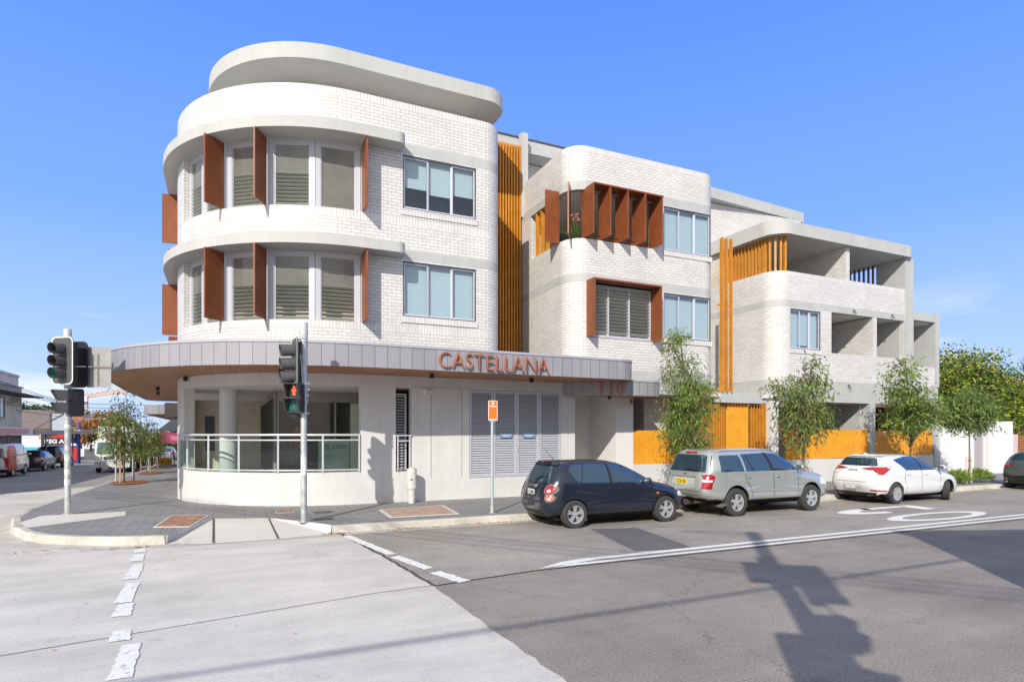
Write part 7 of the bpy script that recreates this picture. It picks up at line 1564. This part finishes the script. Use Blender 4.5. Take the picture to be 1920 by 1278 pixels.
simple_car('suv', 'black SUV just ahead of the charcoal sedan', 'car', pS, 4.64, 1.82, 1.10, 1.735, blackp, [[(.55,1.15),(2.22,1.15),(2.08,1.58),(.64,1.55)],[(2.32,1.15),(3.28,1.15),(2.86,1.42),(2.2,1.58)]], [(-.68,1.15),(.68,1.15),(.58,1.55),(-.58,1.55)], [[(.66,.75),(.84,.75),(.84,1.05),(.70,1.05)]], (1.02,3.74), .40, (-11.2,52.6), R(90), .9, dz=-.49, tumble=.2)
simple_car('wagon', 'red and white wagon at the far crossing', 'car', pS, 4.64, 1.82, 1.10, 1.735, carpaint('wagon_red', (.45,.02,.03)), [[(.55,1.15),(2.22,1.15),(2.08,1.58),(.64,1.55)]], [(-.68,1.15),(.68,1.15),(.58,1.55),(-.58,1.55)], [[(.66,.75),(.84,.75),(.84,1.05),(.70,1.05)]], (1.02,3.74), .40, (-13.2,64.5), R(92), .9, dz=-.65, tumble=.2).patch([(-.85,.45),(.85,.45),(.85,.80),(-.85,.80)], 'rear', 'bumper', white_p, off=.03)
simple_car('hatchback', 'grey hatchback side on in front of the low white wall', 'car', pH, 4.0, 1.74, .96, 1.517, carpaint('far_grey_paint', (.28,.29,.31), .3), [wn, wf], None, [], (.70,3.22), .345, (-11.0,75.5), R(4), .85, dz=-.8)
simple_car('hatchback', 'white car with red lights parked behind the truck by the shops', 'car', pH, 4.0, 1.74, .96, 1.517, whitep, [wn, wf], [(-.60,1.02),(.60,1.02),(.50,1.38),(-.50,1.38)], [[(.45,.72),(.75,.72),(.75,.98),(.45,.95)]], (.70,3.22), .345, (-5.7,58.5), R(90), .9, dz=-.57)
simple_car('hatchback', 'silver blue car parked farther along by the magenta awning', 'car', pH, 4.0, 1.74, .96, 1.517, carpaint('far_blue_paint', (.25,.33,.42), .3), [wn, wf], [(-.60,1.02),(.60,1.02),(.50,1.38),(-.50,1.38)], [[(.45,.72),(.75,.72),(.75,.98),(.45,.95)]], (.70,3.22), .345, (-4.9,64.5), R(90), .9, dz=-.65)
# motorbike rider dark shape beside the pylon is too small to read; the truck
TK = thing('box_truck', 'white box truck with a chrome bull bar parked facing the crossing', 'truck', 'vehicles on the left street', loc=(-5.85,42.0,-.34)); tw = carpaint('truck_white', (.68,.68,.67), 0, .35)
def rbox(mb, x0, x1, y0, y1, z0, z1, r=.06):
    P = [(x0+r,y0),(x1-r,y0),(x1,y0+r),(x1,y1-r),(x1-r,y1),(x0+r,y1),(x0,y1-r),(x0,y0+r)]; mb.prism(P, z0, z1)
m = MB(); side = [(0,.42),(-.02,.95),(.06,1.15),(.30,1.98),(.42,2.08),(1.5,2.12),(1.5,.42)]
n = len(side); w = .92
for i in range(n): a, b = side[i], side[(i+1)%n]; m.face([(-w,a[0],a[1]),(w,a[0],a[1]),(w,b[0],b[1]),(-w,b[0],b[1])])
m.face([(-w,a[0],a[1]) for a in side[::-1]]); m.face([(w,a[0],a[1]) for a in side]); cab = part(m, 'cab', tw, TK); bv = cab.modifiers.new('b', 'BEVEL'); bv.width = .06; bv.segments = 3
m = MB(); m.mesh_([(-.84,.085,1.18),(.84,.085,1.18),(.78,.285,1.90),(-.78,.285,1.90)], [(0,1,2,3)]); m.v = [(x, y-.03, z) for x, y, z in m.v]; part(m, 'windscreen', base_mat('truck_glass', (.06,.13,.14), .05, spec=.9, coat=1), TK)
for sx in (-1,1): m = MB(); m.mesh_([(sx*.925,.25,1.2),(sx*.925,1.1,1.2),(sx*.925,1.1,1.85),(sx*.925,.42,1.85)], [(0,1,2,3)]); part(m, 'side_window', car_glass, TK)
m = MB(); rbox(m, -.98,.98,1.55,6.6,.75,2.92,.03); part(m, 'cargo_box', base_mat('cargo_white', (.70,.70,.69), .5), TK); m = MB(); m.box(-.6,.6,1.4,6.3,.45,.74); part(m, 'chassis', UND, TK)
m = MB(); m.box(-.92,.92,-.12,.02,.34,.62); part(m, 'bumper', base_mat('truck_bumper', (.55,.55,.55), .5), TK); m = MB(); m.box(-.45,.45,-.035,.0,.86,1.0); part(m, 'grille', BLK, TK)
for i in range(3): m = MB()
m = MB(); m.box(-.42,.42,-.05,-.036,.90,.92); m.box(-.42,.42,-.05,-.036,.95,.965); part(m, 'grille_bars', CHR, TK)
m = MB(); m.tube([(-.55,-.18,.40),(-.55,-.22,.95),(-.47,-.22,1.05),(.47,-.22,1.05),(.55,-.22,.95),(.55,-.18,.40)], .04, 10); m.tube([(-.9,-.2,.75),(.9,-.2,.75)], .035, 10); part(m, 'bull_bar', CHR, TK, smooth=40)
for sx in (-1,1): m = MB(); m.box(sx*.74-.14,sx*.74+.14,-.045,-.0,.66,.84); part(m, 'headlamp', CLRL, TK); m = MB(); m.box(sx*.80-.08,sx*.80+.08,.0,.03,1.0,1.06); part(m, 'indicator', AMB, TK)
m = MB(); m.box(-.22,.22,-.125,-.121,.43,.54); part(m, 'number_plate', plate_w, TK)
for sx in (-1,1): m = MB(); m.bar((sx*.92,.35,1.75),(sx*1.12,.2,1.75),.02,.02); m.box(sx*1.12-.06,sx*1.12+.06,.15,.2,1.35,1.78); part(m, 'wing_mirror', BLK, TK)
for ax in (.75,5.0):
    for sg in (-1,1):
        for o_ in wheel(TK, 0, 0, .38, .22, -1, .22, 6, False),: o_.matrix_parent_inverse = Matrix.Translation((sg*.82,ax,0)) @ Matrix.Rotation(R(90 if sg > 0 else -90), 4, 'Z')
TK.scale = (.95,.95,.93)
# ================================================================= scale the drawing to metres
bpy.context.view_layer.update()
for o in list(bpy.data.objects):
    if o.parent is None and o.type not in ('CAMERA', 'LIGHT'):
        o.location = Vector(o.location)*SC; o.scale = Vector(o.scale)*SC
